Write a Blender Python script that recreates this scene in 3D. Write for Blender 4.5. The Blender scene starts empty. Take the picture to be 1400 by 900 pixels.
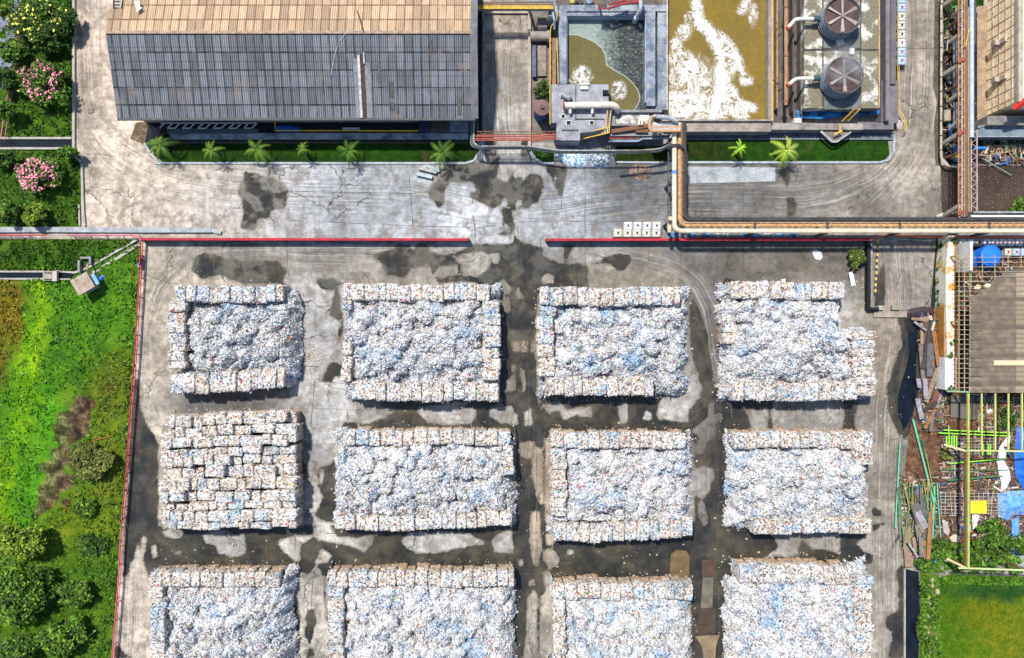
import bpy, math, random
import numpy as np
from mathutils import Vector, Matrix, noise as mnoise
from mathutils.geometry import delaunay_2d_cdt

random.seed(7); RNG = np.random.default_rng(11)
C = bpy.context.scene.collection
SC = bpy.context.scene
# ------------------------------------------------------------------ camera, light, exposure
H = 100.0                                   # the drone hovers 100 m up and looks straight down; 0.1 m of ground per photo pixel
cam = bpy.data.cameras.new('camera'); cam.sensor_width = 36; cam.lens = 18/0.7; cam.clip_start = 1; cam.clip_end = 3000
co = bpy.data.objects.new('camera', cam); C.objects.link(co); co.location = (0, 0, H); SC.camera = co
SUN_EL, SUN_AZ = 60, -32
w = bpy.data.worlds.new('World'); SC.world = w; w.use_nodes = True
nt = w.node_tree; bg = nt.nodes['Background']; sky = nt.nodes.new('ShaderNodeTexSky'); sky.sky_type = 'NISHITA'
sky.sun_disc = False; sky.sun_elevation = math.radians(SUN_EL); sky.sun_rotation = math.radians(SUN_AZ)
sky.air_density = 1.3; sky.dust_density = .6; sky.ozone_density = 1.5
nt.links.new(sky.outputs[0], bg.inputs[0]); bg.inputs[1].default_value = .105
sl = bpy.data.lights.new('sun', 'SUN'); sl.energy = 4.8; sl.angle = math.radians(3.5); sl.color = (1, .93, .82)
so = bpy.data.objects.new('sun', sl); C.objects.link(so)
e, a = math.radians(SUN_EL), math.radians(SUN_AZ)
so.rotation_euler = Vector((math.sin(a)*math.cos(e), math.cos(a)*math.cos(e), math.sin(e))).to_track_quat('Z', 'Y').to_euler()
SC.view_settings.view_transform = 'Standard'; SC.view_settings.look = 'None'; SC.view_settings.gamma = 1
SC.view_settings.exposure = .3

# ------------------------------------------------------------------ helpers
def X(px, z=0): return (px-700)*.1*(1-z/H)
def Y(py, z=0): return (450-py)*.1*(1-z/H)
def P(px, py, z=0): return Vector((X(px, z), Y(py, z), z))

class G:                                    # node building shorthand
    def __init__(s, name):
        s.m = bpy.data.materials.new(name); s.m.use_nodes = True; s.t = s.m.node_tree; s.b = s.t.nodes['Principled BSDF']
        s.pos = s.t.nodes.new('ShaderNodeNewGeometry').outputs['Position']
    def n(s, k): return s.t.nodes.new(k)
    def put(s, sock, v):
        if isinstance(v, bpy.types.NodeSocket): s.t.links.new(v, sock)
        elif isinstance(v, (tuple, list)) and len(v) == 3 and sock.type == 'RGBA': sock.default_value = (*v, 1)
        else: sock.default_value = v
    def noise(s, scale, detail=3, rough=.55, vec=None, dist=0):
        n = s.n('ShaderNodeTexNoise'); s.put(n.inputs['Vector'], vec or s.pos)
        n.inputs['Scale'].default_value = scale; n.inputs['Detail'].default_value = detail
        n.inputs['Roughness'].default_value = rough; n.inputs['Distortion'].default_value = dist
        return n.outputs['Fac']
    def vor(s, scale, out='Color', vec=None, feat='F1', rnd=1):
        n = s.n('ShaderNodeTexVoronoi'); n.feature = feat; s.put(n.inputs['Vector'], vec or s.pos)
        n.inputs['Scale'].default_value = scale; n.inputs['Randomness'].default_value = rnd
        return n.outputs[out]
    def ma(s, op, a, b=0, c=0, clamp=False):
        n = s.n('ShaderNodeMath'); n.operation = op; n.use_clamp = clamp
        s.put(n.inputs[0], a); s.put(n.inputs[1], b); s.put(n.inputs[2], c); return n.outputs[0]
    def mix(s, f, a, b, blend='MIX'):
        n = s.n('ShaderNodeMix'); n.data_type = 'RGBA'; n.blend_type = blend
        s.put(n.inputs[0], f); s.put(n.inputs[6], a); s.put(n.inputs[7], b); return n.outputs[2]
    def ramp(s, f, stops, const=False):
        n = s.n('ShaderNodeValToRGB'); s.put(n.inputs[0], f); r = n.color_ramp
        if const: r.interpolation = 'CONSTANT'
        while len(r.elements) < len(stops): r.elements.new(.5)
        for el, (p, c) in zip(r.elements, stops):
            el.position = p; el.color = (*c, 1) if isinstance(c, tuple) else (c, c, c, 1)
        return n.outputs[0]
    def mr(s, f, a, b, c=0., d=1.):
        n = s.n('ShaderNodeMapRange'); s.put(n.inputs[0], f)
        for i, v in enumerate((a, b, c, d)): n.inputs[i+1].default_value = v
        return n.outputs[0]
    def attr(s, name, out='Fac'):
        n = s.n('ShaderNodeAttribute'); n.attribute_name = name; return n.outputs[out]
    def map(s, scale, rot=0, vec=None):
        n = s.n('ShaderNodeMapping'); s.put(n.inputs[0], vec or s.pos); n.inputs['Scale'].default_value = scale
        n.inputs['Rotation'].default_value = (0, 0, rot); return n.outputs[0]
    def xyz(s, i, vec=None):
        n = s.n('ShaderNodeSeparateXYZ'); s.put(n.inputs[0], vec or s.pos); return n.outputs[i]
    def comb(s, x, y, z):
        n = s.n('ShaderNodeCombineXYZ'); s.put(n.inputs[0], x); s.put(n.inputs[1], y); s.put(n.inputs[2], z); return n.outputs[0]
    def bump(s, h, strength=.3, dist=.05):
        n = s.n('ShaderNodeBump'); s.put(n.inputs['Height'], h); n.inputs['Strength'].default_value = strength
        n.inputs['Distance'].default_value = dist; s.t.links.new(n.outputs[0], s.b.inputs['Normal'])
    def out(s, col, rough=.8, metal=0, spec=.4):
        s.put(s.b.inputs['Base Color'], col); s.put(s.b.inputs['Roughness'], rough); s.put(s.b.inputs['Metallic'], metal)
        s.b.inputs['Specular IOR Level'].default_value = spec
        return s.m

MATS = {}
def M(name, col=(.4, .4, .4), col2=None, scale=1.2, rough=.75, metal=0, th=.5, soft=.15, bump=0, spec=.4, fine=.25):
    """weathered paint / metal / concrete: two colours in worn blotches plus fine grime"""
    if name in MATS: return MATS[name]
    g = G(name)
    if isinstance(col2, (int, float)): scale, col2 = col2, None
    if isinstance(col, (int, float)): col = (.4, .4, .4)
    col2 = col2 or tuple(c*.6 for c in col)
    n1 = g.noise(scale, 6, .65)
    c = g.mix(g.mr(n1, th-soft, th+soft), col, col2)
    f = g.noise(scale*9, 4, .7)
    c = g.mix(1, c, g.mr(f, .3, .7, 1-fine, 1+fine), 'MULTIPLY')
    if bump: g.bump(f, bump, .05)
    MATS[name] = g.out(c, rough, metal, spec); return MATS[name]

def mesh_obj(name, verts, faces, m=None, parent=None, smooth=False, cols=None):
    """link one mesh object; its origin is put at its base centre (or at its thing's base)"""
    me = bpy.data.meshes.new(name)
    v = np.asarray(verts, float).reshape(-1, 3)
    if parent is None:
        lo, hi = v.min(0), v.max(0); org = np.array([(lo[0]+hi[0])/2, (lo[1]+hi[1])/2, lo[2]])
    else: org = np.array(parent['_w'])
    me.from_pydata((v-org).tolist() if len(v) < 200 else [tuple(q) for q in (v-org)], [], faces if isinstance(faces, list) else faces.tolist())
    if m: me.materials.append(m)
    if smooth: me.polygons.foreach_set('use_smooth', [True]*len(me.polygons))
    if cols is not None:
        for k, arr in cols.items():
            arr = np.asarray(arr, np.float32)
            if arr.ndim == 1: a_ = me.attributes.new(k, 'FLOAT', 'POINT'); a_.data.foreach_set('value', arr)
            else: a_ = me.attributes.new(k, 'FLOAT_COLOR', 'POINT'); a_.data.foreach_set('color', np.c_[arr, np.ones(len(arr))].astype(np.float32).ravel())
    me.update()
    o = bpy.data.objects.new(name, me); C.objects.link(o)
    if parent is None: o.location = org
    else: o.parent = parent
    o['_w'] = list(map(float, org))
    return o
def tag(o, label, cat, group=None, kind=None):
    o['label'] = label; o['category'] = cat
    if group: o['group'] = group
    if kind: o['kind'] = kind
    return o
def thing(name, label, cat, at, group=None):
    o = bpy.data.objects.new(name, None); C.objects.link(o); o.location = at; o['_w'] = list(map(float, at)); o.empty_display_size = .3
    return tag(o, label, cat, group)
def struct(o, label=None):
    o['kind'] = 'structure'
    if label: o['label'] = label
    return o
def copy_thing(root, loc, rz=None, label=None, group=None, scale=None):
    r = root.copy(); C.objects.link(r); r.location = loc
    if rz is not None: r.rotation_euler = (0, 0, rz)
    if scale is not None: r.scale = scale
    if label: r['label'] = label
    if group: r['group'] = group
    for ch in list(root.children):
        c = ch.copy(); C.objects.link(c); c.parent = r
        for g_ in list(ch.children):
            d = g_.copy(); C.objects.link(d); d.parent = c
    return r

class MB:
    def __init__(s): s.v = []; s.f = []
    def add(s, vs, fs):
        b = len(s.v); s.v += [tuple(q) for q in vs]; s.f += [tuple(i+b for i in f) for f in fs]; return s
    def box(s, x0, y0, x1, y1, z0, z1, rot=0, taper=0):
        x0, x1 = sorted((x0, x1)); y0, y1 = sorted((y0, y1)); cx, cy = (x0+x1)/2, (y0+y1)/2
        vs = []
        for z, t in ((z0, 0), (z1, taper)):
            for x, y in ((x0+t, y0+t), (x1-t, y0+t), (x1-t, y1-t), (x0+t, y1-t)):
                dx, dy = x-cx, y-cy
                vs.append((cx+dx*math.cos(rot)-dy*math.sin(rot), cy+dx*math.sin(rot)+dy*math.cos(rot), z))
        return s.add(vs, [(3, 2, 1, 0), (4, 5, 6, 7), (0, 1, 5, 4), (1, 2, 6, 5), (2, 3, 7, 6), (3, 0, 4, 7)])
    def bp(s, px0, py0, px1, py1, z0, z1, rot=0, taper=0):      # box whose top is seen over these photo pixels
        return s.box(X(px0, z1), Y(py0, z1), X(px1, z1), Y(py1, z1), z0, z1, rot, taper)
    def bar(s, a, b, w=.1, h=None):
        a, b = Vector(a), Vector(b); h = h or w; d = (b-a)
        if d.length < 1e-5: return s
        d.normalize(); up = Vector((0, 0, 1)) if abs(d.z) < .95 else Vector((0, 1, 0))
        u = d.cross(up).normalized(); v = u.cross(d).normalized()
        vs = [q+u*i*w/2+v*j*h/2 for q in (a, b) for i, j in ((-1, -1), (1, -1), (1, 1), (-1, 1))]
        return s.add(vs, [(3, 2, 1, 0), (4, 5, 6, 7), (0, 1, 5, 4), (1, 2, 6, 5), (2, 3, 7, 6), (3, 0, 4, 7)])
    def tube(s, pts, r, n=8, caps=True):
        pts = [Vector(p) for p in pts]; rings = []; b = len(s.v)
        for i, p in enumerate(pts):
            t = ((pts[min(i+1, len(pts)-1)]-pts[max(i-1, 0)])).normalized()
            up = Vector((0, 0, 1)) if abs(t.z) < .9 else Vector((1, 0, 0))
            u = t.cross(up).normalized(); v = u.cross(t).normalized()
            rr = r[i] if isinstance(r, (list, tuple)) else r
            for k in range(n):
                an = 2*math.pi*k/n; s.v.append(tuple(p+u*math.cos(an)*rr+v*math.sin(an)*rr))
        for i in range(len(pts)-1):
            for k in range(n):
                a0 = b+i*n+k; a1 = b+i*n+(k+1) % n; s.f.append((a0, a1, a1+n, a0+n))
        if caps: s.f.append(tuple(b+k for k in range(n))[::-1]); s.f.append(tuple(b+(len(pts)-1)*n+k for k in range(n)))
        return s
    def cyl(s, c, r, z0, z1, n=24, r2=None): return s.tube([(c[0], c[1], z0), (c[0], c[1], z1)], [r, r if r2 is None else r2], n)
    def prism(s, pts, z0, z1):                                   # pts world xy
        ar = sum(pts[i][0]*pts[(i+1) % len(pts)][1]-pts[(i+1) % len(pts)][0]*pts[i][1] for i in range(len(pts)))
        if ar < 0: pts = pts[::-1]
        n = len(pts); b = len(s.v); s.v += [(x, y, z0) for x, y in pts]+[(x, y, z1) for x, y in pts]
        s.f.append(tuple(b+i for i in range(n))[::-1]); s.f.append(tuple(b+n+i for i in range(n)))
        for i in range(n): j = (i+1) % n; s.f.append((b+i, b+j, b+n+j, b+n+i))
        return s
    def pp(s, pts, z0, z1): return s.prism([(X(x, z1), Y(y, z1)) for x, y in pts], z0, z1)
    def build(s, name, m, parent=None, smooth=False): return mesh_obj(name, s.v, s.f, m, parent, smooth)

def arc(pts, r=1.2, n=5):
    """round the corners of a polyline"""
    pts = [Vector(p) for p in pts]; out = [pts[0]]
    for i in range(1, len(pts)-1):
        a_, b_, c_ = pts[i-1], pts[i], pts[i+1]
        d1 = (a_-b_); d2 = (c_-b_); q = min(r, d1.length*.45, d2.length*.45)
        p1 = b_+d1.normalized()*q; p2 = b_+d2.normalized()*q
        for k in range(n+1):
            t = k/n; out.append(p1*(1-t)**2+b_*2*t*(1-t)+p2*t*t)
    out.append(pts[-1]); return out

# numpy noise / masks in photo pixel units (ground pixels = 0.1 m)
def vnoise(x, y, seed=0):
    xi = np.floor(x).astype(np.int64); yi = np.floor(y).astype(np.int64); fx = x-xi; fy = y-yi
    fx = fx*fx*(3-2*fx); fy = fy*fy*(3-2*fy)
    def h(a_, b_):
        n = (a_*374761393+b_*668265263+seed*982451653) & 0xffffffff
        n = ((n ^ (n >> 13))*1274126177) & 0xffffffff
        return ((n ^ (n >> 16)) & 0xffff)/65535.
    return (h(xi, yi)*(1-fx)+h(xi+1, yi)*fx)*(1-fy)+(h(xi, yi+1)*(1-fx)+h(xi+1, yi+1)*fx)*fy
def fbm(x, y, oct=4, seed=0):
    t = 0; a_ = .5; s_ = 0
    for i in range(oct): t = t+a_*vnoise(x*2**i, y*2**i, seed+i); s_ += a_; a_ *= .55
    return t/s_
def poly_sd(x, y, poly):
    """signed distance, positive inside"""
    d = np.full(x.shape, 1e9); ins = np.zeros(x.shape, bool); n = len(poly)
    for i in range(n):
        x0, y0 = poly[i]; x1, y1 = poly[(i+1) % n]; ex, ey = x1-x0, y1-y0
        t = np.clip(((x-x0)*ex+(y-y0)*ey)/(ex*ex+ey*ey+1e-9), 0, 1)
        d = np.minimum(d, np.hypot(x-x0-t*ex, y-y0-t*ey))
        c = ((y0 > y) != (y1 > y)); 
        if y1 != y0: ins ^= c & (x < (x1-x0)*(y-y0)/(y1-y0)+x0)
    return np.where(ins, d, -d)
def line_d(x, y, pts):
    """distance to a polyline and the signed offset from it"""
    d = np.full(x.shape, 1e9); sg = np.zeros(x.shape)
    for (x0, y0), (x1, y1) in zip(pts[:-1], pts[1:]):
        ex, ey = x1-x0, y1-y0; t = np.clip(((x-x0)*ex+(y-y0)*ey)/(ex*ex+ey*ey+1e-9), 0, 1)
        q = np.hypot(x-x0-t*ex, y-y0-t*ey); cr = np.sign((x-x0)*ey-(y-y0)*ex); mk = q < d
        d = np.where(mk, q, d); sg = np.where(mk, q*cr, sg)
    return d, sg
def smooth_line(pts, n=6):
    """Catmull-Rom through the points"""
    p = [pts[0]]+list(pts)+[pts[-1]]; out = []
    for i in range(1, len(p)-2):
        for k in range(n):
            t = k/n; q = []
            for j in (0, 1):
                a_, b_, c_, d_ = p[i-1][j], p[i][j], p[i+1][j], p[i+2][j]
                q.append(.5*(2*b_+(c_-a_)*t+(2*a_-5*b_+4*c_-d_)*t*t+(3*b_-a_-3*c_+d_)*t**3))
            out.append(tuple(q))
    out.append(tuple(pts[-1])); return out

def grid_sheet(name, xs, ys, zf, m, attrs=None, parent=None, smooth=True):
    """xs, ys world coordinates; zf(Xg, Yg) height"""
    gx, gy = np.meshgrid(xs, ys); z = zf(gx, gy) if callable(zf) else np.full(gx.shape, zf)
    v = np.c_[gx.ravel(), gy.ravel(), z.ravel()]; nx, ny = len(xs), len(ys)
    i = (np.arange(ny-1)[:, None]*nx+np.arange(nx-1)[None]).ravel()
    f = np.c_[i, i+1, i+1+nx, i+nx]
    px = gx.ravel()*10+700; py = 450-gy.ravel()*10
    cols = {k: fn(px, py) for k, fn in (attrs or {}).items()}
    return mesh_obj(name, v, f, m, parent, smooth, cols)
def poly_sheet(name, polypx, z, m, step=1.0, zf=None, attrs=None, parent=None, edge=None):
    """polygon given in photo pixels (at height z), filled with an inner grid of points"""
    pts = [(X(x, z), Y(y, z)) for x, y in polypx]; fine = []
    for (x0, y0), (x1, y1) in zip(pts, pts[1:]+pts[:1]):
        k = max(1, int(math.hypot(x1-x0, y1-y0)/(step*1.3)))
        fine += [(x0+(x1-x0)*i/k, y0+(y1-y0)*i/k) for i in range(k)]
    n = len(fine); A = np.array(fine)
    gx, gy = np.meshgrid(np.arange(A[:, 0].min(), A[:, 0].max(), step), np.arange(A[:, 1].min(), A[:, 1].max(), step))
    gx = gx.ravel()+RNG.uniform(-.2, .2, gx.size)*step; gy = gy.ravel()+RNG.uniform(-.2, .2, gy.size)*step
    mk = poly_sd(gx, gy, pts if len(pts) < 40 else fine) > step*.35
    allp = [Vector(p) for p in fine]+[Vector((a_, b_)) for a_, b_ in zip(gx[mk], gy[mk])]
    r = delaunay_2d_cdt(allp, [(i, (i+1) % n) for i in range(n)], [], 1, 1e-6)
    vx = np.array([p.x for p in r[0]]); vy = np.array([p.y for p in r[0]])
    px = vx*10/(1-z/H)+700; py = 450-vy*10/(1-z/H)
    zz = np.full(len(vx), float(z))
    if zf is not None: 
        sd = np.clip(poly_sd(vx, vy, pts), 0, 1.5)/1.5 if edge is None else 1
        zz = zz+zf(px, py)*sd
    fs = [tuple(f) for f in r[2]]; out = []
    for f in fs:
        ar = sum(vx[f[i]]*vy[f[(i+1) % len(f)]]-vx[f[(i+1) % len(f)]]*vy[f[i]] for i in range(len(f)))
        out.append(f if ar > 0 else f[::-1])
    cols = {k: fn(px, py) for k, fn in (attrs or {}).items()}
    return mesh_obj(name, np.c_[vx, vy, zz], out, m, parent, True, cols)
ORD = 'first second third fourth fifth sixth seventh eighth ninth tenth eleventh twelfth thirteenth fourteenth fifteenth sixteenth seventeenth eighteenth nineteenth twentieth'.split()
# ------------------------------------------------------------------ ground
WET = [
 [(663,90),(672,88),(676,120),(674,160),(680,214),(664,214),(662,160)], [(706,16),(722,16),(722,90),(714,110),(710,80),(704,50)], [(716,140),(722,140),(722,214),(712,222),(714,180)],
 [(335,235),(362,240),(385,248),(395,262),(390,285),(374,288),(368,298),(352,300),(350,315),(330,313),(334,290),(326,262),(331,248)],
 [(584,262),(592,252),(602,250),(607,256),(607,282),(598,284),(592,276)],
 [(605,226),(650,222),(668,228),(680,212),(686,214),(683,238),(692,250),(697,238),(702,236),(703,244),(718,238),(738,238),(745,257),(738,266),(736,276),(722,284),(700,288),(690,268),(684,280),(672,285),(660,278),(645,270),(640,266),(652,262),(646,250),(616,248),(608,262),(598,250)],
 [(745,226),(775,226),(774,240),(770,266),(766,272),(757,252),(752,240),(746,232)],
 [(684,284),(700,284),(704,318),(690,322),(680,320),(690,314),(686,300)],
 [(505,350),(535,341),(545,333),(560,335),(563,343),(570,333),(582,333),(590,345),(605,350),(620,347),(640,337),(648,334),(700,334),(704,322),(712,330),(742,340),(742,350),(770,362),(790,360),(803,364),(805,392),(740,396),(735,410),(732,460),(733,540),(745,585),(745,900),(700,900),(706,730),(706,600),(700,560),(680,552),(682,400),(640,384),(600,388),(592,376),(585,362),(565,366),(552,379),(528,376),(522,360)],
 [(700,820),(716,812),(722,830),(712,900),(700,900)],
 [(553,520),(700,540),(740,560),(760,600),(600,596),(560,592),(480,592),(466,588),(468,577),(500,580),(524,572),(542,560),(548,548)],
 [(447,500),(455,494),(472,500),(472,516),(458,515),(452,523),(440,520)], [(462,385),(470,450),(462,470),(464,440),(450,430)],
 [(520,548),(560,552),(548,560),(520,556)], [(432,380),(442,382),(455,380),(470,390),(475,385),(455,398),(440,395),(432,386)],
 [(396,566),(404,580),(402,592),(408,606),(402,618),(418,635),(416,650),(410,672),(412,692),(404,720),(380,720),(380,566)],
 [(470,596),(466,612),(452,634),(438,640),(432,646),(437,656),(425,672),(420,690),(424,700),(440,712),(470,716),(480,600)],
 [(380,385),(396,392),(402,410),(406,440),(402,470),(400,510),(396,530),(380,535)],
 [(183,515),(190,520),(193,560),(200,580),(212,596),(216,605),(216,720),(960,715),(960,770),(950,790),(760,800),(216,780),(204,790),(198,772),(190,740),(180,770),(172,792),(168,792),(170,730),(175,660)],
 [(440,760),(446,810),(452,900),(440,900),(446,840)], [(388,770),(396,800),(412,840),(404,900),(385,900)],
 [(158,880),(170,884),(178,878),(180,900),(156,900)],
 [(738,395),(760,540),(960,540),(958,600),(740,600)], [(960,735),(1010,760),(1010,900),(945,900),(945,740)],
 [(945,400),(955,420),(966,450),(975,520),(1000,560),(1004,600),(1003,700),(1060,735),(1065,750),(1040,765),(1010,770),(960,770),(950,740),(948,600),(960,560),(955,520),(945,480),(942,430)],
 [(1152,545),(1176,548),(1168,570),(1170,592),(1150,592),(1155,570)], [(1000,545),(1055,547),(1056,592),(1004,592)],
 [(1148,722),(1186,726),(1178,738),(1170,742),(1178,752),(1196,762),(1210,764),(1218,752),(1230,735),(1236,770),(1226,778),(1222,800),(1230,820),(1228,835),(1210,845),(1212,860),(1220,864),(1214,900),(1236,900),(1236,740),(1225,728),(1215,715),(1195,716),(1193,705),(1210,705),(1205,700),(1193,690),(1193,770),(1150,775)],
 [(1090,740),(1098,738),(1108,750),(1130,752),(1152,760),(1150,772),(1040,770),(1060,760),(1092,762)],
 [(1226,425),(1242,425),(1262,440),(1256,560),(1246,592),(1236,602),(1226,590),(1214,560),(1213,530),(1222,500),(1234,470)],
 [(1235,425),(1242,432),(1243,450),(1238,480),(1228,500),(1219,530),(1218,560),(1222,575),(1230,590),(1240,600),(1255,560),(1258,430)],
 [(1058,235),(1075,228),(1082,236),(1075,256),(1068,240)], [(1075,270),(1085,270),(1090,280),(1088,296),(1076,296)],
 [(832,350),(845,347),(860,348),(864,355),(858,366),(846,372),(836,362),(812,360)],
 [(768,334),(786,334),(778,350),(776,372),(770,372)], [(1198,380),(1208,360),(1211,390),(1208,422),(1196,424)],
 [(990,380),(1010,384),(992,410),(986,400)],[(266,352),(280,346),(330,358),(380,356),(392,370),(386,388),(330,388),(300,376),(276,382),(262,370)],
]
DRY = [
 [(683,205),(698,205),(697,238),(694,250),(687,248),(681,243)], [(704,215),(727,215),(726,232),(716,248),(708,240),(704,232)],
 [(685,283),(686,272),(690,268),(697,282)], [(674,300),(684,284),(689,300)], [(706,283),(707,274),(712,273),(716,284)], [(725,278),(734,277),(732,281),(726,281)],
 [(690,306),(694,306),(700,318),(693,318)], [(757,242),(760,240),(763,248),(758,247)],
 [(617,352),(645,345),(660,344),(670,348),(668,368),(655,378),(633,378),(632,362)], [(670,345),(684,347),(683,361),(671,359)],
 [(590,376),(600,365),(625,362),(628,376),(600,380)],
 [(745,334),(770,334),(772,360),(748,354)], [(740,378),(746,373),(758,378),(756,388),(742,388)], [(704,398),(709,393),(716,408),(706,410)],
 [(681,388),(688,382),(700,394),(696,404),(683,402)], [(684,406),(696,408),(697,428),(686,424)],
 [(700,467),(709,466),(710,480),(701,480)], [(712,466),(722,465),(722,480),(712,481)], [(726,468),(732,466),(733,480),(726,481)],
 [(700,498),(704,500),(705,534),(700,536)], [(712,504),(717,506),(719,534),(713,536)], [(692,520),(700,518),(702,534),(692,536)],
 [(716,562),(727,556),(729,582),(718,582)], [(700,562),(707,566),(708,580),(700,582)], [(679,546),(686,546),(688,553),(680,554)],
 [(708,606),(732,604),(726,628),(712,624)], [(728,610),(742,612),(744,690),(738,690),(726,650)], [(745,612),(752,640),(754,690),(746,690)],
 [(726,700),(738,700),(740,755),(736,775),(728,770),(724,740)], [(743,752),(758,752),(766,764),(760,776),(750,778),(744,768)],
 [(745,728),(758,730),(757,748),(746,746)], [(742,782),(752,780),(752,800),(744,802)], [(722,794),(730,790),(731,800),(724,802)],
 [(720,818),(732,806),(735,820),(734,900),(716,900),(720,850)], [(740,812),(750,808),(756,830),(752,900),(736,900),(738,850)],
 [(707,764),(716,764),(715,774),(708,773)], [(775,750),(783,752),(785,758),(776,759)],
 [(573,557),(610,553),(650,558),(652,566),(644,580),(610,582),(583,577),(571,566)], [(606,549),(642,549),(641,555),(608,554)], [(670,556),(700,555),(702,580),(684,579),(670,570)],
 [(742,552),(765,549),(776,560),(808,556),(809,572),(788,568),(770,576),(766,562),(746,564)], [(845,550),(860,551),(857,580),(848,580),(846,562)], [(880,562),(889,562),(892,574),(879,575)],
 [(898,562),(902,548),(910,540),(920,530),(935,500),(950,500),(960,530),(956,545),(942,560),(940,578),(925,576),(900,574)],
 [(932,466),(942,452),(945,470),(940,484),(932,478)],
 [(945,588),(958,580),(968,555),(976,545),(978,595),(966,604),(962,620),(954,622),(950,614),(956,600)],
 [(944,646),(960,636),(974,640),(977,652),(970,672),(960,684),(948,674)], [(953,688),(962,684),(968,718),(960,720),(955,706)],
 [(974,455),(985,455),(988,486),(980,488)], [(960,572),(985,564),(990,572),(978,580)],
 [(1062,548),(1150,548),(1152,560),(1150,588),(1070,590),(1060,575)], [(1015,555),(1030,560),(1050,556),(1050,588),(1030,590),(1024,575)],
 [(222,727),(235,722),(251,727),(249,737),(238,737),(226,733)], [(237,757),(247,753),(246,759)],
 [(275,727),(310,725),(322,732),(334,730),(336,758),(320,762),(300,757),(292,745),(280,742)],
 [(407,675),(410,660),(432,660),(442,682),(425,712),(412,722),(408,715)], [(438,640),(444,646),(440,664),(434,662)],
 [(428,722),(440,716),(450,717),(462,733),(480,735),(512,732),(509,744),(500,755),(475,746),(450,741),(436,738),(427,732)], [(378,741),(400,733),(434,732),(412,744),(410,767),(402,768),(388,756)],
 [(430,768),(440,752),(450,757),(454,760),(448,770),(432,772)],
 [(390,783),(405,778),(420,786),(433,774),(441,785),(444,810),(440,830),(450,860),(452,900),(405,900),(414,868),(416,850),(405,830),(395,812)],
 [(548,738),(558,728),(600,727),(640,728),(650,736),(668,742),(640,748),(600,755),(570,757),(556,750)], [(670,738),(700,720),(702,755),(676,756)],
 [(194,735),(200,732),(200,742),(196,762),(204,800),(202,900),(184,900),(182,778),(190,762)], [(166,790),(176,784),(178,900),(160,880)], [(206,748),(212,744),(216,760),(210,765)],
 [(1170,742),(1184,738),(1200,724),(1212,714),(1228,728),(1218,752),(1210,764),(1196,760),(1180,750)],
 [(1196,772),(1212,775),(1222,780),(1228,800),(1228,825),(1210,845),(1212,860),(1220,868),(1214,900),(1193,900),(1193,775)],
 [(1096,735),(1060,732),(1068,762),(1090,762)], [(1104,735),(1146,730),(1150,758),(1132,752),(1110,748)],
]
HOLES = [[(420,835),(430,832),(432,850),(424,885),(416,870)], [(420,888),(428,886),(430,900),(420,900)], [(958,560),(968,548),(970,570),(948,580),(944,570)], [(958,486),(970,484),(976,500),(972,512),(964,510)]]
# pavement whose concrete is itself another colour: tan dust, blue-grey fines, brown silt; one blot is painted pile shadow  (cx, cy, rx, ry, colour)
BLOT = [(200,150,110,220,(.60,.50,.405)),(190,270,120,60,(.60,.51,.43)),(130,60,40,90,(.52,.42,.35)),(300,275,110,50,(.53,.50,.48)),(480,270,150,50,(.38,.42,.48)),(640,300,90,35,(.52,.55,.60)),
 (690,60,28,70,(.44,.37,.30)),(690,150,24,90,(.44,.42,.41)),(790,285,60,50,(.36,.40,.47)),(860,260,60,50,(.16,.18,.215)),(1000,265,70,35,(.16,.17,.185)),(1100,270,120,30,(.25,.235,.225)),(1200,250,60,60,(.40,.35,.30)),
 (1250,100,40,170,(.39,.335,.285)),(285,350,90,20,(.24,.235,.22)),(500,362,160,20,(.34,.31,.28)),(205,480,35,160,(.50,.44,.36)),(200,830,30,90,(.56,.49,.41)),(320,555,100,25,(.18,.185,.195)),  # last blot paints the shadow in the gap below the first pile
 (430,450,40,70,(.42,.42,.43)),(470,560,80,60,(.46,.46,.46)),(380,480,20,60,(.2,.2,.2)),(420,600,30,40,(.27,.28,.29)),(860,375,90,20,(.30,.265,.22)),(830,345,60,12,(.33,.32,.31)),(955,350,50,20,(.22,.22,.22)),
 (1020,360,50,30,(.17,.165,.15)),(1110,360,70,25,(.22,.20,.175)),(980,430,40,80,(.22,.22,.23)),(975,620,30,200,(.15,.13,.12)),(1240,370,45,60,(.34,.31,.285)),(1215,480,30,90,(.34,.285,.225)),(1215,640,35,90,(.33,.29,.245)),
 (1210,820,35,80,(.40,.37,.32)),(1110,570,60,30,(.33,.33,.325)),(420,800,40,80,(.50,.475,.44)),(430,700,30,40,(.52,.5,.48)),(735,700,22,130,(.44,.36,.27)),(715,450,30,60,(.30,.24,.18)),(735,860,25,60,(.42,.40,.36)),(610,740,60,20,(.45,.46,.46)),(610,570,60,15,(.44,.44,.45)),(930,540,40,50,(.47,.47,.47)),(960,660,25,50,(.43,.43,.43)),(300,745,40,15,(.42,.42,.43)),(650,360,40,20,(.42,.41,.37)),(760,565,60,12,(.42,.40,.37))]
TRACKS = [([(118,-20),(120,60),(124,150),(150,200),(200,232),(270,252),(400,262),(560,268),(700,292),(900,270),(1100,268),(1190,240),(1232,180),(1242,60),(1240,-20)],34),
 ([(195,700),(198,480),(205,430),(225,385),(265,352),(330,342),(500,345),(640,345)],22),([(755,300),(775,340),(880,358),(935,378),(962,415),(974,470),(980,560),(980,900)],18),
 ([(690,0),(690,150),(700,260),(712,400),(716,560),(720,900)],26),([(1228,330),(1236,420),(1216,560),(1212,740),(1215,900)],30),([(185,760),(178,900)],14),([(640,290),(700,300),(760,330),(860,352)],14),
 ([(1160,300),(1210,260),(1262,180),(1268,0)],16)]
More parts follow.
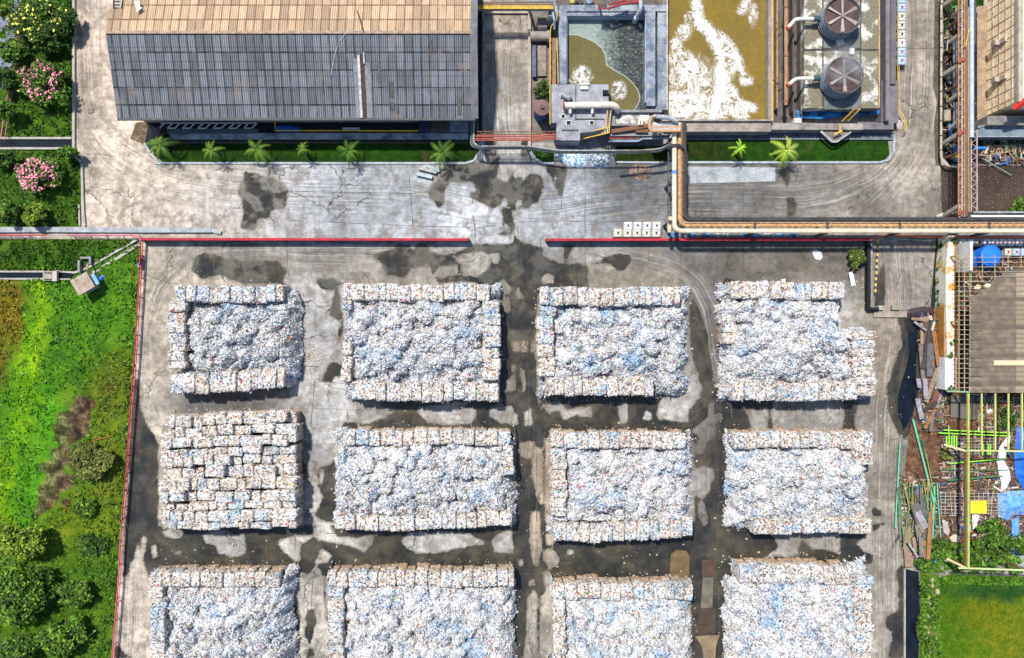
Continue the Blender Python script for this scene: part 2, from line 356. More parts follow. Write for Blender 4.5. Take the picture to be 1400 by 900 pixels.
def wet_at(x, y):
    w_ = np.full(x.shape, -30.)
    jx = x+(fbm(x/7, y/7, 3, 5)-.5)*5; jy = y+(fbm(x/7, y/7, 3, 25)-.5)*5
    near = (x > 100) & (x < 1290) & (y > 190) & (y < 920)
    xs, ys = jx[near], jy[near]; q = np.full(xs.shape, -30.)
    for p in WET: q = np.maximum(q, poly_sd(xs, ys, p))
    for p in DRY: q = np.minimum(q, -poly_sd(xs, ys, p))
    for p in HOLES: q = np.maximum(q, poly_sd(xs, ys, p))
    w_[near] = q; return np.clip(w_, -12, 12)
def blot_at(x, y):
    tot = np.full(x.shape, .12); col = np.zeros((len(x), 3))+np.array((.40, .39, .37))*.12
    for cx, cy, rx, ry, c in BLOT:
        g_ = np.exp(-(((x-cx)/rx)**2+((y-cy)/ry)**2)*1.3); tot += g_; col += g_[:, None]*np.array(c)
    col = col/tot[:, None]; return .67*col*(col.mean(1)/.33)[:, None]**.55
def trk_at(x, y):
    best = np.full(x.shape, 1e9); off = np.zeros(x.shape); wt = np.zeros(x.shape)
    for i, (pts, hw) in enumerate(TRACKS):
        d, sg = line_d(x, y, smooth_line(pts)); r = d/hw; mk = r < best
        best = np.where(mk, r, best); off = np.where(mk, sg*.1+i*37, off)
    return off, np.clip(1.25-best, 0, 1)
def trk_d(x, y): return trk_at(x, y)[0]
def trk_w(x, y): return trk_at(x, y)[1]

def mat_concrete():
    g = G('stained_concrete')
    base = g.attr('blot', 'Color'); n1 = g.noise(.16, 6, .62); n2 = g.noise(1.1, 7, .68); n3 = g.noise(7, 4, .7)
    base = g.mix(1, base, g.mr(n1, .33, .67, .55, 1.4), 'MULTIPLY')
    base = g.mix(1, base, g.mr(n2, .32, .68, .58, 1.38), 'MULTIPLY')
    base = g.mix(g.mr(g.noise(.5, 6, .72), .50, .60, 0, .6), base, (.15, .12, .09))       # brown silt
    base = g.mix(1, base, g.mr(n3, .25, .75, .8, 1.2), 'MULTIPLY')
    sl_ = g.n('ShaderNodeTexWhiteNoise'); sl_.noise_dimensions = '2D'; yy_ = g.ma('FLOOR', g.ma('DIVIDE', g.xyz(1), 3.9)); g.put(sl_.inputs['Vector'], g.comb(g.ma('FLOOR', g.ma('DIVIDE', g.ma('ADD', g.xyz(0), g.ma('MULTIPLY', yy_, 1.7)), 4.4)), yy_, 0.))
    base = g.mix(1, base, g.mr(sl_.outputs['Value'], 0, 1, .84, 1.13), 'MULTIPLY')
    # tyre streaks run along the tracks
    off = g.ma('ADD', g.attr('trk_d'), g.ma('MULTIPLY', g.noise(.22, 3), .6)); w_ = g.ma('MULTIPLY', g.attr('trk_w'), g.mr(g.noise(.13, 4, .6), .36, .58, .35, 1.15))
    sv = g.comb(g.ma('MULTIPLY', off, 4.6), g.ma('MULTIPLY', g.xyz(0), .06), g.ma('MULTIPLY', g.xyz(1), .06))
    st = g.noise(1, 4, .75, sv); base = g.mix(g.ma('MULTIPLY', w_, g.mr(st, .49, .62, 0, .62)), base, (.085, .08, .078))
    base = g.mix(g.ma('MULTIPLY', w_, g.mr(st, .46, .36, 0, .45)), base, (.58, .54, .49))
    # hairline cracks
    dist = g.n('ShaderNodeVectorMath'); dist.operation = 'ADD'
    nv = g.n('ShaderNodeTexNoise'); nv.inputs['Scale'].default_value = .9; nv.inputs['Detail'].default_value = 4; g.put(nv.inputs['Vector'], g.pos)
    sc = g.n('ShaderNodeVectorMath'); sc.operation = 'SCALE'; g.put(sc.inputs[0], nv.outputs['Color']); sc.inputs['Scale'].default_value = 1.6
    g.put(dist.inputs[0], g.pos); g.put(dist.inputs[1], sc.outputs[0])
    ck = g.vor(.16, 'Distance', dist.outputs[0], 'DISTANCE_TO_EDGE'); lim = g.mr(g.noise(.09, 2), .5, .58)
    base = g.mix(g.ma('MULTIPLY', g.mr(ck, .012, .004), lim), base, (.06, .055, .05))
    # oil and black spots
    base = g.mix(g.mr(g.noise(2.7, 3, .5), .70, .735, 0, .7), base, (.05, .048, .045))
    # wet film: the traced puddle edge roughened at two scales
    wv = g.attr('wet'); e_ = g.ma('ADD', g.ma('MULTIPLY', g.ma('SUBTRACT', g.noise(1.1, 7, .72), .5), 8.5), g.ma('MULTIPLY', g.ma('SUBTRACT', g.noise(4.5, 4, .7), .5), 5))
    we = g.ma('ADD', wv, e_); wet = g.mr(we, -.5, .6)
    wc = g.ramp(g.noise(.22, 5, .65), [(.32, (.016, .018, .020)), (.5, (.036, .034, .028)), (.62, (.066, .056, .038)), (.72, (.030, .037, .046))])
    wc = g.mix(1, wc, g.mr(n2, .3, .7, .72, 1.35), 'MULTIPLY')
    wc = g.mix(g.ma('MULTIPLY', w_, g.mr(st, .54, .68, 0, .28)), wc, (.13, .12, .105))
    rim = g.mr(g.ma('ABSOLUTE', g.ma('ADD', we, .9)), 1.0, .2, 0, .55)                            # damp silt line round each puddle
    base = g.mix(rim, base, (.11, .09, .062))
    col = g.mix(wet, base, wc)
    g.bump(n3, .35, .03)
    return g.out(col, g.mix(wet, (.85, .85, .85), g.ramp(g.noise(.35, 4), [(.42, .07), (.62, .55)])), 0, .45)

near = np.arange(-72, 72.01, .4); outx = np.array([-400, -250, -160, -110, -90, -80]); xs = np.r_[outx, near, -outx[::-1]]
neary = np.arange(-49, 49.01, .4); outy = np.array([-400, -250, -160, -110, -80, -62]); ys = np.r_[outy, neary, -outy[::-1]]
struct(grid_sheet('ground', xs, ys, 0., mat_concrete(), dict(wet=wet_at, blot=blot_at, trk_d=trk_d, trk_w=trk_w)), 'stained concrete yard and roads with puddles')

# joints between the concrete slabs
mb = MB()
def joint(pts, w_=.07):
    for (x0, y0), (x1, y1) in zip(pts[:-1], pts[1:]):
        n_ = max(1, int(math.hypot(x1-x0, y1-y0)/14)); last = (x0, y0)
        for i in range(1, n_+1):
            t = i/n_; q = (x0+(x1-x0)*t+random.uniform(-.5, .5), y0+(y1-y0)*t+random.uniform(-.5, .5))
            if random.random() < .87:
                a_, b_ = P(*last), P(*q); d = (b_-a_).normalized(); u = Vector((-d.y, d.x, 0))*w_*random.uniform(.5, 1.5)/2
                zz = Vector((0, 0, .004)); mb.add([a_-u+zz, b_-u+zz, b_+u+zz, a_+u+zz], [(0, 1, 2, 3)] if True else [])
            last = q
for l in ([(395,262),(460,263),(520,264),(560,265),(585,262)], [(400,302),(480,305),(560,309),(645,311)], [(650,312),(720,303),(880,303)], [(392,330),(393,364),(397,388)], [(420,345),(421,388)], [(392,345),(480,347),(640,350)],
          [(336,334),(336,390)], [(292,334),(292,390)], [(430,520),(424,600),(412,700)], [(400,500),(436,502)], [(400,418),(466,419)], [(431,418),(432,450)], [(430,559),(560,562)], [(475,562),(476,580)], [(435,522),(555,530)],
          [(767,230),(767,320)], [(800,232),(800,320)], [(800,330),(801,392)], [(844,334),(844,350)], [(887,334),(887,360)], [(930,334),(930,380)], [(972,250),(972,296)], [(1016,250),(1016,296)], [(973,334),(974,384)], [(1016,334),(1016,384)],
          [(1060,334),(1060,384)], [(1101,340),(1101,386)], [(1098,548),(1098,590)], [(1129,548),(1129,590)], [(1228,0),(1230,66)], [(1230,66),(1278,67)], [(1229,67),(1230,170)], [(1235,610),(1237,780)], [(1262,640),(1262,740)],
          [(1100,735),(1098,770)], [(1128,732),(1128,765)], [(735,600),(734,700),(738,900)], [(708,785),(760,785)], [(110,210),(160,214)], [(415,730),(520,728)], [(403,770),(404,732)], [(430,780),(418,900)], [(560,240),(565,310)], [(645,262),(650,330)],
          [(1187,425),(1240,428)], [(240,620),(240,560)]): joint(l)
struct(mb.build('pavement_joints', M('joint_dirt', (.05, .045, .04), (.10, .09, .07), 2)), 'dark joints between the concrete slabs')

# concrete patches of other colour let into the yard lanes
for i, (pts, c, lb) in enumerate(([[(917,758),(924,752),(938,753),(943,762),(942,785),(932,797),(920,796),(916,780)], (.17, .115, .05), 'brown'],
    [[(960,766),(979,765),(979,788),(960,789)], (.085, .05, .036), 'reddish'], [[(961,790),(975,789),(974,831),(958,832)], (.17, .155, .12), 'grey'], [[(956,833),(978,832),(978,867),(954,868)], (.07, .045, .033), 'brown'],
    [[(950,870),(984,868),(979,884),(978,900),(962,900),(960,884)], (.27, .20, .12), 'tan'])):
    struct(poly_sheet('pavement_patch', pts, .006+.002*i, M('patch%d' % i, c, tuple(q*.55 for q in c), .8, fine=.4, bump=.4), .5), lb+' patch in the yard lane')

# ------------------------------------------------------------------ grass, soil, water
def mat_grass(name, stops, sc=.35, brown=(.16, .10, .03), bt=.62, fine=1., soil=False):
    g = G(name); c = g.ramp(g.noise(sc, 6, .7), stops)
    if soil:
        sm = g.mr(g.ma('ADD', g.attr('soil'), g.ma('MULTIPLY', g.ma('SUBTRACT', g.noise(.8, 6, .7), .5), 26)), -1.5, 2.5)
        c = g.mix(sm, c, g.ramp(g.noise(.7, 6, .72), [(.36, (.018, .014, .010)), (.5, (.07, .05, .028)), (.62, (.20, .15, .085))]))
    c = g.mix(g.mr(g.noise(sc*.45, 5, .7), bt, bt+.12, 0, .9), c, brown)
    c = g.mix(1, c, g.mr(g.noise(3.5, 5, .8), .25, .75, 1-.65*fine, 1+.75*fine), 'MULTIPLY')
    tone = g.attr('tone', 'Color'); c = g.mix(1, c, tone, 'MULTIPLY')
    g.bump(g.noise(4, 5, .8), .9, .12)
    return g.out(c, .95, 0, .1)
def blobs(lst, base=(1, 1, 1)):
    def f(x, y):
        tot = np.full(x.shape, .5); col = np.ones((len(x), 3))*np.array(base)*.5
        jx = x+(fbm(x/14, y/14, 3, 3)-.5)*26; jy = y+(fbm(x/14, y/14, 3, 9)-.5)*26
        for cx, cy, rx, ry, c in lst:
            g_ = 2.5*np.exp(-(((jx-cx)/rx)**2+((jy-cy)/ry)**2)**1.5); tot += g_; col += g_[:, None]*np.array(c)
        return col/tot[:, None]
    return f
bump_z = lambda x, y: .35*fbm(x/16, y/16, 4, 2)+.12*fbm(x/4, y/4, 2, 8)
GR = [(.3, (.030, .075, .006)), (.5, (.07, .15, .010)), (.66, (.13, .20, .014)), (.8, (.055, .115, .008))]
meadow_tone = blobs([(120,430,70,60,(.7,1.1,.8)),(60,420,11,50,(2.5,2.2,.4)),(44,495,12,50,(2.1,2.2,.4)),(28,575,13,50,(1.9,2.1,.4)),(8,660,14,50,(2.0,1.8,.5)),(95,460,40,60,(.62,1.0,.7)),(68,580,18,60,(.8,1.5,.7)),(40,670,20,50,(.8,1.4,.7)),(16,425,16,42,(2.4,.75,.9)),(3,420,20,40,(1.5,.6,.8)),(2,500,10,25,(1.4,.5,.8)),(30,600,40,80,(.75,1.2,.8)),(90,360,90,25,(.6,.85,.7)),
    (150,530,30,50,(1.15,.75,.9)),(120,720,50,40,(1.25,.95,.7)),(130,800,40,60,(.55,.7,.7)),(60,870,70,30,(.6,.7,.6)),(150,640,26,40,(1.2,.8,1))])
BARE = [(84,548),(96,545),(128,548),(130,560),(126,575),(118,600),(105,620),(100,650),(92,690),(70,700),(56,712),(50,690),(56,660),(62,625),(70,590),(76,565)]
meadow = [(-30,381),(60,381),(66,384),(76,384),(98,382),(102,376),(118,369),(190,331),(193,334),(191,360),(184,500),(178,560),(170,680),(166,730),(160,830),(153,905),(152,935),(-30,935)]
struct(poly_sheet('meadow', meadow, .03, mat_grass('meadow_grass', GR, .35, soil=True), .55, bump_z, dict(tone=meadow_tone, soil=lambda x, y: np.clip(poly_sd(x+(fbm(x/16, y/16, 3, 71)-.5)*46, y+(fbm(x/16, y/16, 3, 72)-.5)*46, BARE), -9, 9))), 'rough green meadow beside the yard')
struct(poly_sheet('grass_bank', [(-30,327),(190,327),(120,366),(98,372),(78,370),(-30,370)], .03, mat_grass('bank_grass', [(.3, (.025, .07, .006)), (.6, (.06, .13, .01)), (.8, (.10, .15, .012))], .5, bt=.7), .55, bump_z, dict(tone=blobs([(90,350,40,20,(.7,.8,.7))]))), 'grass bank')
dk = [(.3, (.018, .05, .006)), (.55, (.04, .10, .008)), (.75, (.09, .14, .012))]
struct(poly_sheet('lawn', [(-30,-30),(99,-30),(99,189),(-30,189)], .03, mat_grass('garden_grass', dk, .4, (.09, .06, .02), .7), .55, bump_z, dict(tone=blobs([(60,175,60,18,(1.6,1.5,1)),(80,60,30,60,(.6,.6,.6))]))), 'garden lawn')
struct(poly_sheet('lawn', [(-30,205),(101,205),(110,216),(111,310),(-30,310)], .03, bpy.data.materials['garden_grass'], .55, bump_z, dict(tone=blobs([(95,260,25,50,(1.3,1.2,1))]))), 'garden lawn')
mg = mat_grass('verge_grass', [(.3, (.006, .022, .003)), (.6, (.015, .046, .005)), (.8, (.034, .062, .007))], .8, (.05, .038, .018), .57)
struct(poly_sheet('verge', [(212,196),(652,196),(655,204),(646,218),(636,221),(222,221),(210,212)], .12, mg, .5, lambda x, y: .15*fbm(x/6, y/6, 3, 3), dict(tone=blobs([(500,205,60,10,(1.3,1.6,1))]))), 'verge lawn under the palms')
struct(poly_sheet('verge', [(936,192),(1214,192),(1216,210),(1210,219),(1200,221),(936,221)], .12, mg, .5, lambda x, y: .15*fbm(x/6, y/6, 3, 3), dict(tone=blobs([(965,200,25,14,(1.4,.75,1)),(1120,208,80,10,(1.2,1.5,1))]))), 'verge lawn below the tanks')
struct(poly_sheet('verge', [(842,200),(914,200),(914,221),(842,221)], .12, mg, .5, None, dict(tone=blobs([(880,210,40,14,(1.3,.7,.9))]))), 'dark planted strip')
struct(poly_sheet('verge', [(727,205),(757,205),(757,222),(740,222),(728,214)], .12, mg, .5, None, dict(tone=blobs([]))), 'small planted corner')
struct(poly_sheet('verge', [(1290,-30),(1345,-30),(1345,8),(1337,8),(1311,38),(1290,75)], .08, mg, .5, None, dict(tone=blobs([]))), 'grass behind the tan building')
struct(poly_sheet('road', [(-30,-30),(22,-30),(29,0),(24,42),(17,84),(8,120),(2,155),(-30,170)], .3, M('side_road', (.20, .23, .30), (.13, .15, .20), .6), 1), 'grey blue side road beyond the garden')
struct(poly_sheet('verge', [(-30,-30),(-2,-30),(2,0),(-3,30),(-30,60)], .32, M('dry_verge', (.35, .22, .05), (.12, .14, .03), 2), 1), 'dry verge at the corner')
# soil
def mat_soil(name, a_, b_, c_, sc=.5):
    g = G(name); c = g.ramp(g.noise(sc, 7, .7), [(.3, a_), (.5, b_), (.7, c_)])
    c = g.mix(1, c, g.mr(g.noise(4, 5, .8), .25, .75, .5, 1.5), 'MULTIPLY')
    c = g.mix(g.mr(g.noise(5.5, 2, .5), .69, .71, 0, .8), c, (.45, .42, .38)); g.bump(g.noise(3, 6, .8), .8, .1)
    return g.out(c, .95, 0, .15)
struct(poly_sheet('bare_soil', [(1250,560),(1262,520),(1262,425),(1300,425),(1300,330),(1430,330),(1430,735),(1300,745),(1262,745),(1240,700),(1237,640),(1242,600)], .02,
    mat_soil('red_soil', (.022, .014, .010), (.12, .062, .036), (.23, .14, .09), .8), .9, lambda x, y: .1*fbm(x/9, y/9)), 'reddish bare soil')
struct(poly_sheet('coal_yard', [(1286,226),(1430,226),(1430,297),(1288,297)], .02, mat_soil('coal_soil', (.03, .022, .018), (.06, .042, .034), (.085, .06, .046), .25), .8), 'dark brown ground by the pipe bridge')
struct(poly_sheet('coal_yard', [(1288,75),(1311,38),(1346,8),(1430,8),(1430,225),(1298,225),(1289,215)], .024, mat_soil('black_soil', (.008, .008, .01), (.018, .018, .02), (.05, .045, .038), .5), .8), 'black ground under the pipe bridge')
# water
def mat_water(name, c1, c2, sc=.4, rough=.12, speck=.74):
    g = G(name); c = g.mix(g.mr(g.noise(sc, 4), .35, .65), c1, c2); n = g.noise(4, 3)
    c = g.mix(g.mr(n, speck, speck+.02), c, (.5, .5, .46)); g.bump(g.noise(2.5, 3), .12, .04); return g.out(c, rough, 0, .5)
ditch = mat_water('ditch_water', (.004, .006, .01), (.012, .017, .024))
def channel(name, label, pts, z=-.0, lip=None, m=ditch, wallm=None, hgt=.25, wdt=.25):
    o = struct(poly_sheet(name, pts, .02, m, .8), label); return o
channel('ditch', 'black water in the narrow ditch', [(-30,372),(62,372),(110,373),(122,367),(189,329),(192,333),(128,374),(112,381),(60,381),(-30,381)])
channel('ditch', 'black water in the garden ditch', [(-30,191),(99,191),(99,202),(-30,202)])
channel('drain', 'black drain beside the scrap timber', [(1244,434),(1255,431),(1254,470),(1252,500),(1253,540),(1247,566),(1240,582),(1235,588),(1231,574),(1227,560),(1228,540),(1234,518),(1240,500),(1243,480),(1241,458)], m=mat_water('black_water', (.002, .004, .009), (.004, .009, .018), .8, .3, .72))
channel('drain', 'black drain below the timber pile', [(1237,778),(1256,782),(1258,840),(1254,935),(1236,935)])
channel('drain', 'dark channel between verge and building', [(204,164),(214,166),(652,166),(652,196),(212,196),(204,206),(198,196)])
channel('drain', 'dark narrow channel west of the driveway', [(654,-30),(661,-30),(661,170),(659,190),(654,196)])
mb = MB()
for p0, p1, w_ in (((-30,371.5),(62,371.5),.25),((-30,381.5),(62,381.5),.25),((76,382),(102,382),.2),((78,371),(104,373),.25),((104,373),(122,366),.25),((126,375),(192,334),.4),((122,366),(188,328),.3),((-30,189.5),(99,189.5),.3),((-30,203.5),(99,203.5),.3),
    ((1236,778),(1236,935),.2)):
    mb.bar(P(*p0)+Vector((0,0,.1)), P(*p1)+Vector((0,0,.1)), w_, .3)
struct(mb.build('ditch_kerb', M('pale_concrete', (.42, .40, .37), (.25, .24, .22), 1.5)), 'pale concrete edging of the ditches')
# fields at the lower right
gt = blobs([(1340,804,140,13,(.10,.36,1.3)),(1360,811,70,7,(.08,.25,1.1)),(1300,850,24,70,(.45,.7,.6)),(1390,880,50,30,(1.2,.9,.8)),(1340,840,40,16,(1.1,.8,.6)),(1325,890,30,16,(.7,.9,.7))])
struct(poly_sheet('paddy', [(1284,790),(1300,785),(1430,790),(1430,935),(1280,935)], .03, mat_grass('paddy_grass', [(.3, (.045, .10, .006)), (.5, (.09, .15, .008)), (.7, (.15, .17, .012))], .9, (.14, .13, .015), .64, 1.), .6, lambda x, y: .1*fbm(x/6, y/6, 3), dict(tone=gt)), 'mossy green field')
struct(poly_sheet('rubble_bank', [(1257,782),(1284,786),(1286,860),(1290,935),(1254,935),(1258,840)], .04, mat_grass('bank_soil', [(.3, (.03, .08, .005)), (.55, (.07, .13, .01)), (.8, (.28, .22, .15))], .9), .6, bump_z, dict(tone=blobs([(1270,850,6,60,(2,1.4,3))]))), 'overgrown bank')

# kerbs and yard edging
pale = M('pale_concrete'); kerb_m = M('kerb_blue', (.42, .46, .50), (.22, .25, .28), 2)
mb = MB()
def kerb(pts, w_=.25, h=.15, m=None):
    for p0, p1 in zip(pts[:-1], pts[1:]): mb.bar(P(*p0)+Vector((0, 0, h/2)), P(*p1)+Vector((0, 0, h/2)), w_, h)
kerb([(102,-30),(102,214)], .35, .3); kerb([(102,214),(112,222)], .3, .3); kerb([(113,224),(115,290),(117,310)], .3, .3)
kerb([(109,280),(110,309)], .2, .25)
struct(mb.build('kerb', pale), 'pale kerb between garden and road'); mb = MB()
kerb([(212,223.5),(636,223.5),(648,220),(658,205)], .3); kerb([(198,196),(206,210),(218,222)], .3); kerb([(938,222.5),(1202,222.5),(1214,219),(1221,208),(1222,185)], .3, .2)
kerb([(936,223),(842,222)], .25); kerb([(725,208),(732,218),(742,224),(757,224)], .35, .2)
struct(mb.build('kerb', kerb_m), 'pale bluish kerbs round the verges'); mb = MB()
kerb([(-30,315),(60,314.5),(180,315),(290,315)], .7, .35); kerb([(290,315),(303,319)], .5, .3)
struct(mb.build('kerb', M('kerb_wide', (.38, .42, .46), (.2, .22, .25), 1)), 'broad pale kerb wall along the road')
mb_y = MB(); mb_k = MB()
for i, (x_, y0, n_, st_, w_) in enumerate(((1198.5, 330, 18, 4.1, 2.2), (1283, 326, 13, 4.6, 3.2))):
    for k in range(n_):
        t = mb_y if k % 2 == 0 else mb_k; xx = x_-k*(.22 if i == 0 else .12)
        t.box(X(xx), Y(y0+k*st_), X(xx+w_), Y(y0+(k+1)*st_-.02), 0, .2)
struct(mb_y.build('kerb', M('kerb_yellow', (.75, .50, .08), (.5, .36, .12), 3))); struct(mb_k.build('kerb', M('kerb_black', (.06, .06, .06))))
del mb_y, mb_k
# raised dry pads
struct(poly_sheet('pavement_pad', [(938,228),(1060,229),(1060,248),(938,251)], .01, M('pad_pale', (.38, .41, .44), (.16, .19, .21), .5, th=.56, fine=.3), .6), 'pale wet pad by the pipe bridge')
# ------------------------------------------------------------------ main warehouse
def mat_roof(name, a_, b_, axis_row=2.0, pitch=.27, sheet=1.05, dark=(.05, .045, .042), lines=.5, patch=None, rot=False, rough=.7):
    """corrugated sheets: dirt lies in the valleys and along the laps; each sheet has aged a little differently"""
    g = G(name); x, y = (g.xyz(1), g.xyz(0)) if rot else (g.xyz(0), g.xyz(1))
    sh = g.n('ShaderNodeTexWhiteNoise'); sh.noise_dimensions = '2D'
    cx = g.ma('FLOOR', g.ma('DIVIDE', x, sheet)); cy = g.ma('FLOOR', g.ma('DIVIDE', y, axis_row)); g.put(sh.inputs['Vector'], g.comb(cx, cy, 0.))
    c = g.mix(g.noise(.22, 6, .65), a_, b_); c = g.mix(1, c, g.mr(sh.outputs['Value'], 0, 1, .72, 1.25), 'MULTIPLY')
    fx = g.ma('FRACT', g.ma('DIVIDE', x, pitch)); v = g.mr(g.ma('ABSOLUTE', g.ma('SUBTRACT', fx, .5)), .22, .45, 0, 1)
    c = g.mix(g.ma('MULTIPLY', v, lines), c, dark)
    fs = g.ma('FRACT', g.ma('DIVIDE', x, sheet)); c = g.mix(g.ma('MULTIPLY', g.ma('LESS_THAN', fs, .13), g.mr(g.noise(.8, 2), .3, .5, .35, .95)), c, dark)
    fy = g.ma('FRACT', g.ma('DIVIDE', y, axis_row)); c = g.mix(g.ma('MULTIPLY', g.ma('LESS_THAN', fy, .10), g.mr(g.noise(1.1, 3), .3, .6, .3, .9)), c, dark)
    st = g.noise(1, 4, .7, g.comb(g.ma('MULTIPLY', x, 2.5), g.ma('MULTIPLY', y, .25), 0.)); c = g.mix(g.mr(st, .52, .72, 0, .5), c, dark)
    c = g.mix(1, c, g.mr(g.noise(6, 3, .7), .3, .7, .85, 1.15), 'MULTIPLY')
    if patch: c = g.mix(g.mr(g.noise(.35, 4, .6), .6, .7, 0, .6), c, patch)
    return g.out(c, rough, 0, .3)
def corr_slope(x0, x1, y0, z0, y1, z1, rows, pitch=.27, amp=.03):
    """corrugated slope from eave (y0,z0) to ridge (y1,z1); each row of sheets laps over the one below"""
    n = int((x1-x0)/pitch)*2; xs_ = np.linspace(x0, x1, n+1); v = []; f = []
    for r in range(rows):
        for t in (r/rows, (r+1)/rows+ (.02 if r < rows-1 else 0)):
            yy = y0+(y1-y0)*t; zz = z0+(z1-z0)*t+(.05 if t == r/rows else 0)
            v += [(xx, yy, zz+(amp if k % 2 else -amp)) for k, xx in enumerate(xs_)]
        b = len(v)-2*(n+1)
        q = [(b+k, b+k+1, b+n+2+k, b+n+1+k) for k in range(n)]
        f += q if y1 > y0 else [t_[::-1] for t_ in q]
    return v, f
R_SUNLIT = mat_roof('roof_tan_sunlit', (.54, .405, .285), (.43, .30, .195), 2.05, dark=(.14, .08, .045), lines=.42)  # sunlit slope: the warm light is painted into the sheet colour
R_SHADED = mat_roof('roof_grey_shaded', (.215, .235, .285), (.14, .148, .175), 2.05, dark=(.018, .018, .02), lines=.62, patch=(.22, .17, .14))  # slope away from the sun: shade painted into the sheet colour
ez, rz = 5.5, 8.2; bx0, bx1 = -51.0, -4.75; ye, yr = Y(162, ez), Y(44.5, rz); yn = 2*yr-ye
wh = thing('warehouse', 'long warehouse with corrugated gable roof, upper slope coloured as sunlit tan, lower as shaded grey', 'warehouse', ((bx0+bx1)/2, yr, 0))
mb = MB(); ins = 1.0
mb.box(bx0+ins, ye+ins, bx1-.35, yn-ins, 0, ez-.08); 
for xx in (bx0+ins, bx1-.35-.25):
    mb.add([(xx, ye+ins, ez-.1), (xx, yn-ins, ez-.1), (xx, yr, rz-.25), (xx+.25, ye+ins, ez-.1), (xx+.25, yn-ins, ez-.1), (xx+.25, yr, rz-.25)], [(0, 2, 1), (3, 4, 5), (0, 3, 5, 2), (1, 2, 5, 4)])
mb.build('wall', M('wall_dirty', (.32, .31, .29), (.16, .15, .14), .8), wh)
v, f = corr_slope(bx0, bx1, ye, ez, yr, rz, 6); rs = mesh_obj('roof_slope', v, f, R_SHADED, wh); rs['label'] = 'corrugated lower roof slope, shade put into its grey colour'
v, f = corr_slope(bx0, bx1, yn, ez, yr, rz, 6)
keep = [q for q in f if not (v[q[0]][0] < X(163, 8) and v[q[0]][1] > Y(21, 8))]
rs2 = mesh_obj('roof_slope', v, keep, R_SUNLIT, wh); rs2['label'] = 'corrugated upper roof slope, sunlight put into its tan colour'
mb = MB(); mb.bar((bx0, yr, rz+.06), (bx1, yr, rz+.06), .35, .09); mb.build('ridge_cap', M('ridge_tan', (.42, .33, .24), (.2, .15, .11), 2), wh)
mb = MB(); mb.bar((bx0, ye-.12, ez-.05), (bx1, ye-.12, ez-.05), .3, .22); mb.build('gutter', M('gutter', (.05, .055, .07), (.10, .09, .09), 2), wh)
mb = MB()
for k in range(2): mb.bar((bx1-.05, (ye, yn)[k]-.05*(1-2*k), ez+.07), (bx1-.05, yr, rz+.1), .9, .06)
mb.build('verge_flashing', M('flash', (.16, .17, .20), (.10, .10, .12), 1), wh)
# rusty expansion channel with pale flashings in the lower slope
def zs(y_): return ez+(rz-ez)*(y_-ye)/(yr-ye)
ya, yb = ye+.02, Y(74, 7.5); xs0 = X(497, 6.6)
mb = MB(); mb.bar((xs0, ya, zs(ya)+.10), (xs0, yb, zs(yb)+.10), .42, .06); mb.build('roof_channel', M('rust_dark', (.035, .02, .014), (.12, .05, .02), 2.5), wh)
mb = MB(); mb.bar((xs0-.42, ya, zs(ya)+.18), (xs0-.42, yb-.2, zs(yb-.2)+.18), .3, .16); mb.bar((xs0+.25, yb-1.2, zs(yb-1.2)+.2), (xs0+.25, yb+.1, zs(yb+.1)+.2), .16, .2)
mb.build('flashing', M('flash_pale', (.62, .64, .66), (.3, .3, .32), 2), wh)
mb = MB(); mb.bar((xs0-.85, ya, zs(ya)+.09), (xs0-.85, yb-.6, zs(yb-.6)+.09), .5, .05); mb.bar((xs0+.65, ya, zs(ya)+.09), (xs0+.65, yb-1, zs(yb-1)+.09), .7, .05)
mb.build('flashing', M('flash_grey', (.25, .26, .28), (.13, .14, .16), 1.5), wh)
for px, py0, py1, w_ in ((518.5, 90, 112, .45), (535, 112, 132, .45), (535, 138, 147, .4), (591, 60, 75, .2), (627.5, 132, 154, .45)):
    mb = MB(); y0, y1 = Y(py1, 6.8), Y(py0, 6.8); mb.bar((X(px, 6.8), y0, zs(y0)+.09), (X(px, 6.8), y1, zs(y1)+.09), w_, .02); mb.build('patched_sheet', M('patch_dark', (.11, .10, .095), (.06, .055, .055), 3), wh)
mb = MB(); mb.tube([(X(487, 8.3), yr+2.9, rz-.4), (X(497.5, 8.3), yr, rz+.2)], .06, 6); mb.build('bracing_rod', M('dark_metal', (.07, .07, .075)), wh)
mb = MB(); pl = [(450, 101), (455, 80), (463, 60), (475, 47), (495, 45)]
mb.tube([(X(px, 8), Y(py, 7.6), zs(min(Y(py, 7.6), yr))+.12) for px, py in pl], .035, 5); mb.build('cable', M('cable_white', (.6, .6, .6)), wh)
mb = MB(); mb.add([(X(182,8), Y(0,8), 7.75), (X(187,8), Y(17,8), 8.02), (X(194,8), Y(10,8), 7.9), (X(190,8), Y(8,8), 7.88), (X(190,8), Y(0,8), 7.75)], [(0, 1, 2, 3, 4)]); mb.build('pale_patch', M('pale_patch', (.8, .8, .78), (.6, .58, .55)), wh)
# frames where the north-west corner of the roof is cut back
mb = MB()
for k in range(4): mb.bar(P(155, -2+k*4.4, 5), P(163.5, -2+k*4.4, 5), .15)
mb.bar(P(155.5, -6, 5), P(155.5, 12, 5), .15)
tag(mb.build('ladder_rack', M('dark_metal')), 'small open steel frame beside the cut back warehouse roof corner', 'frame')

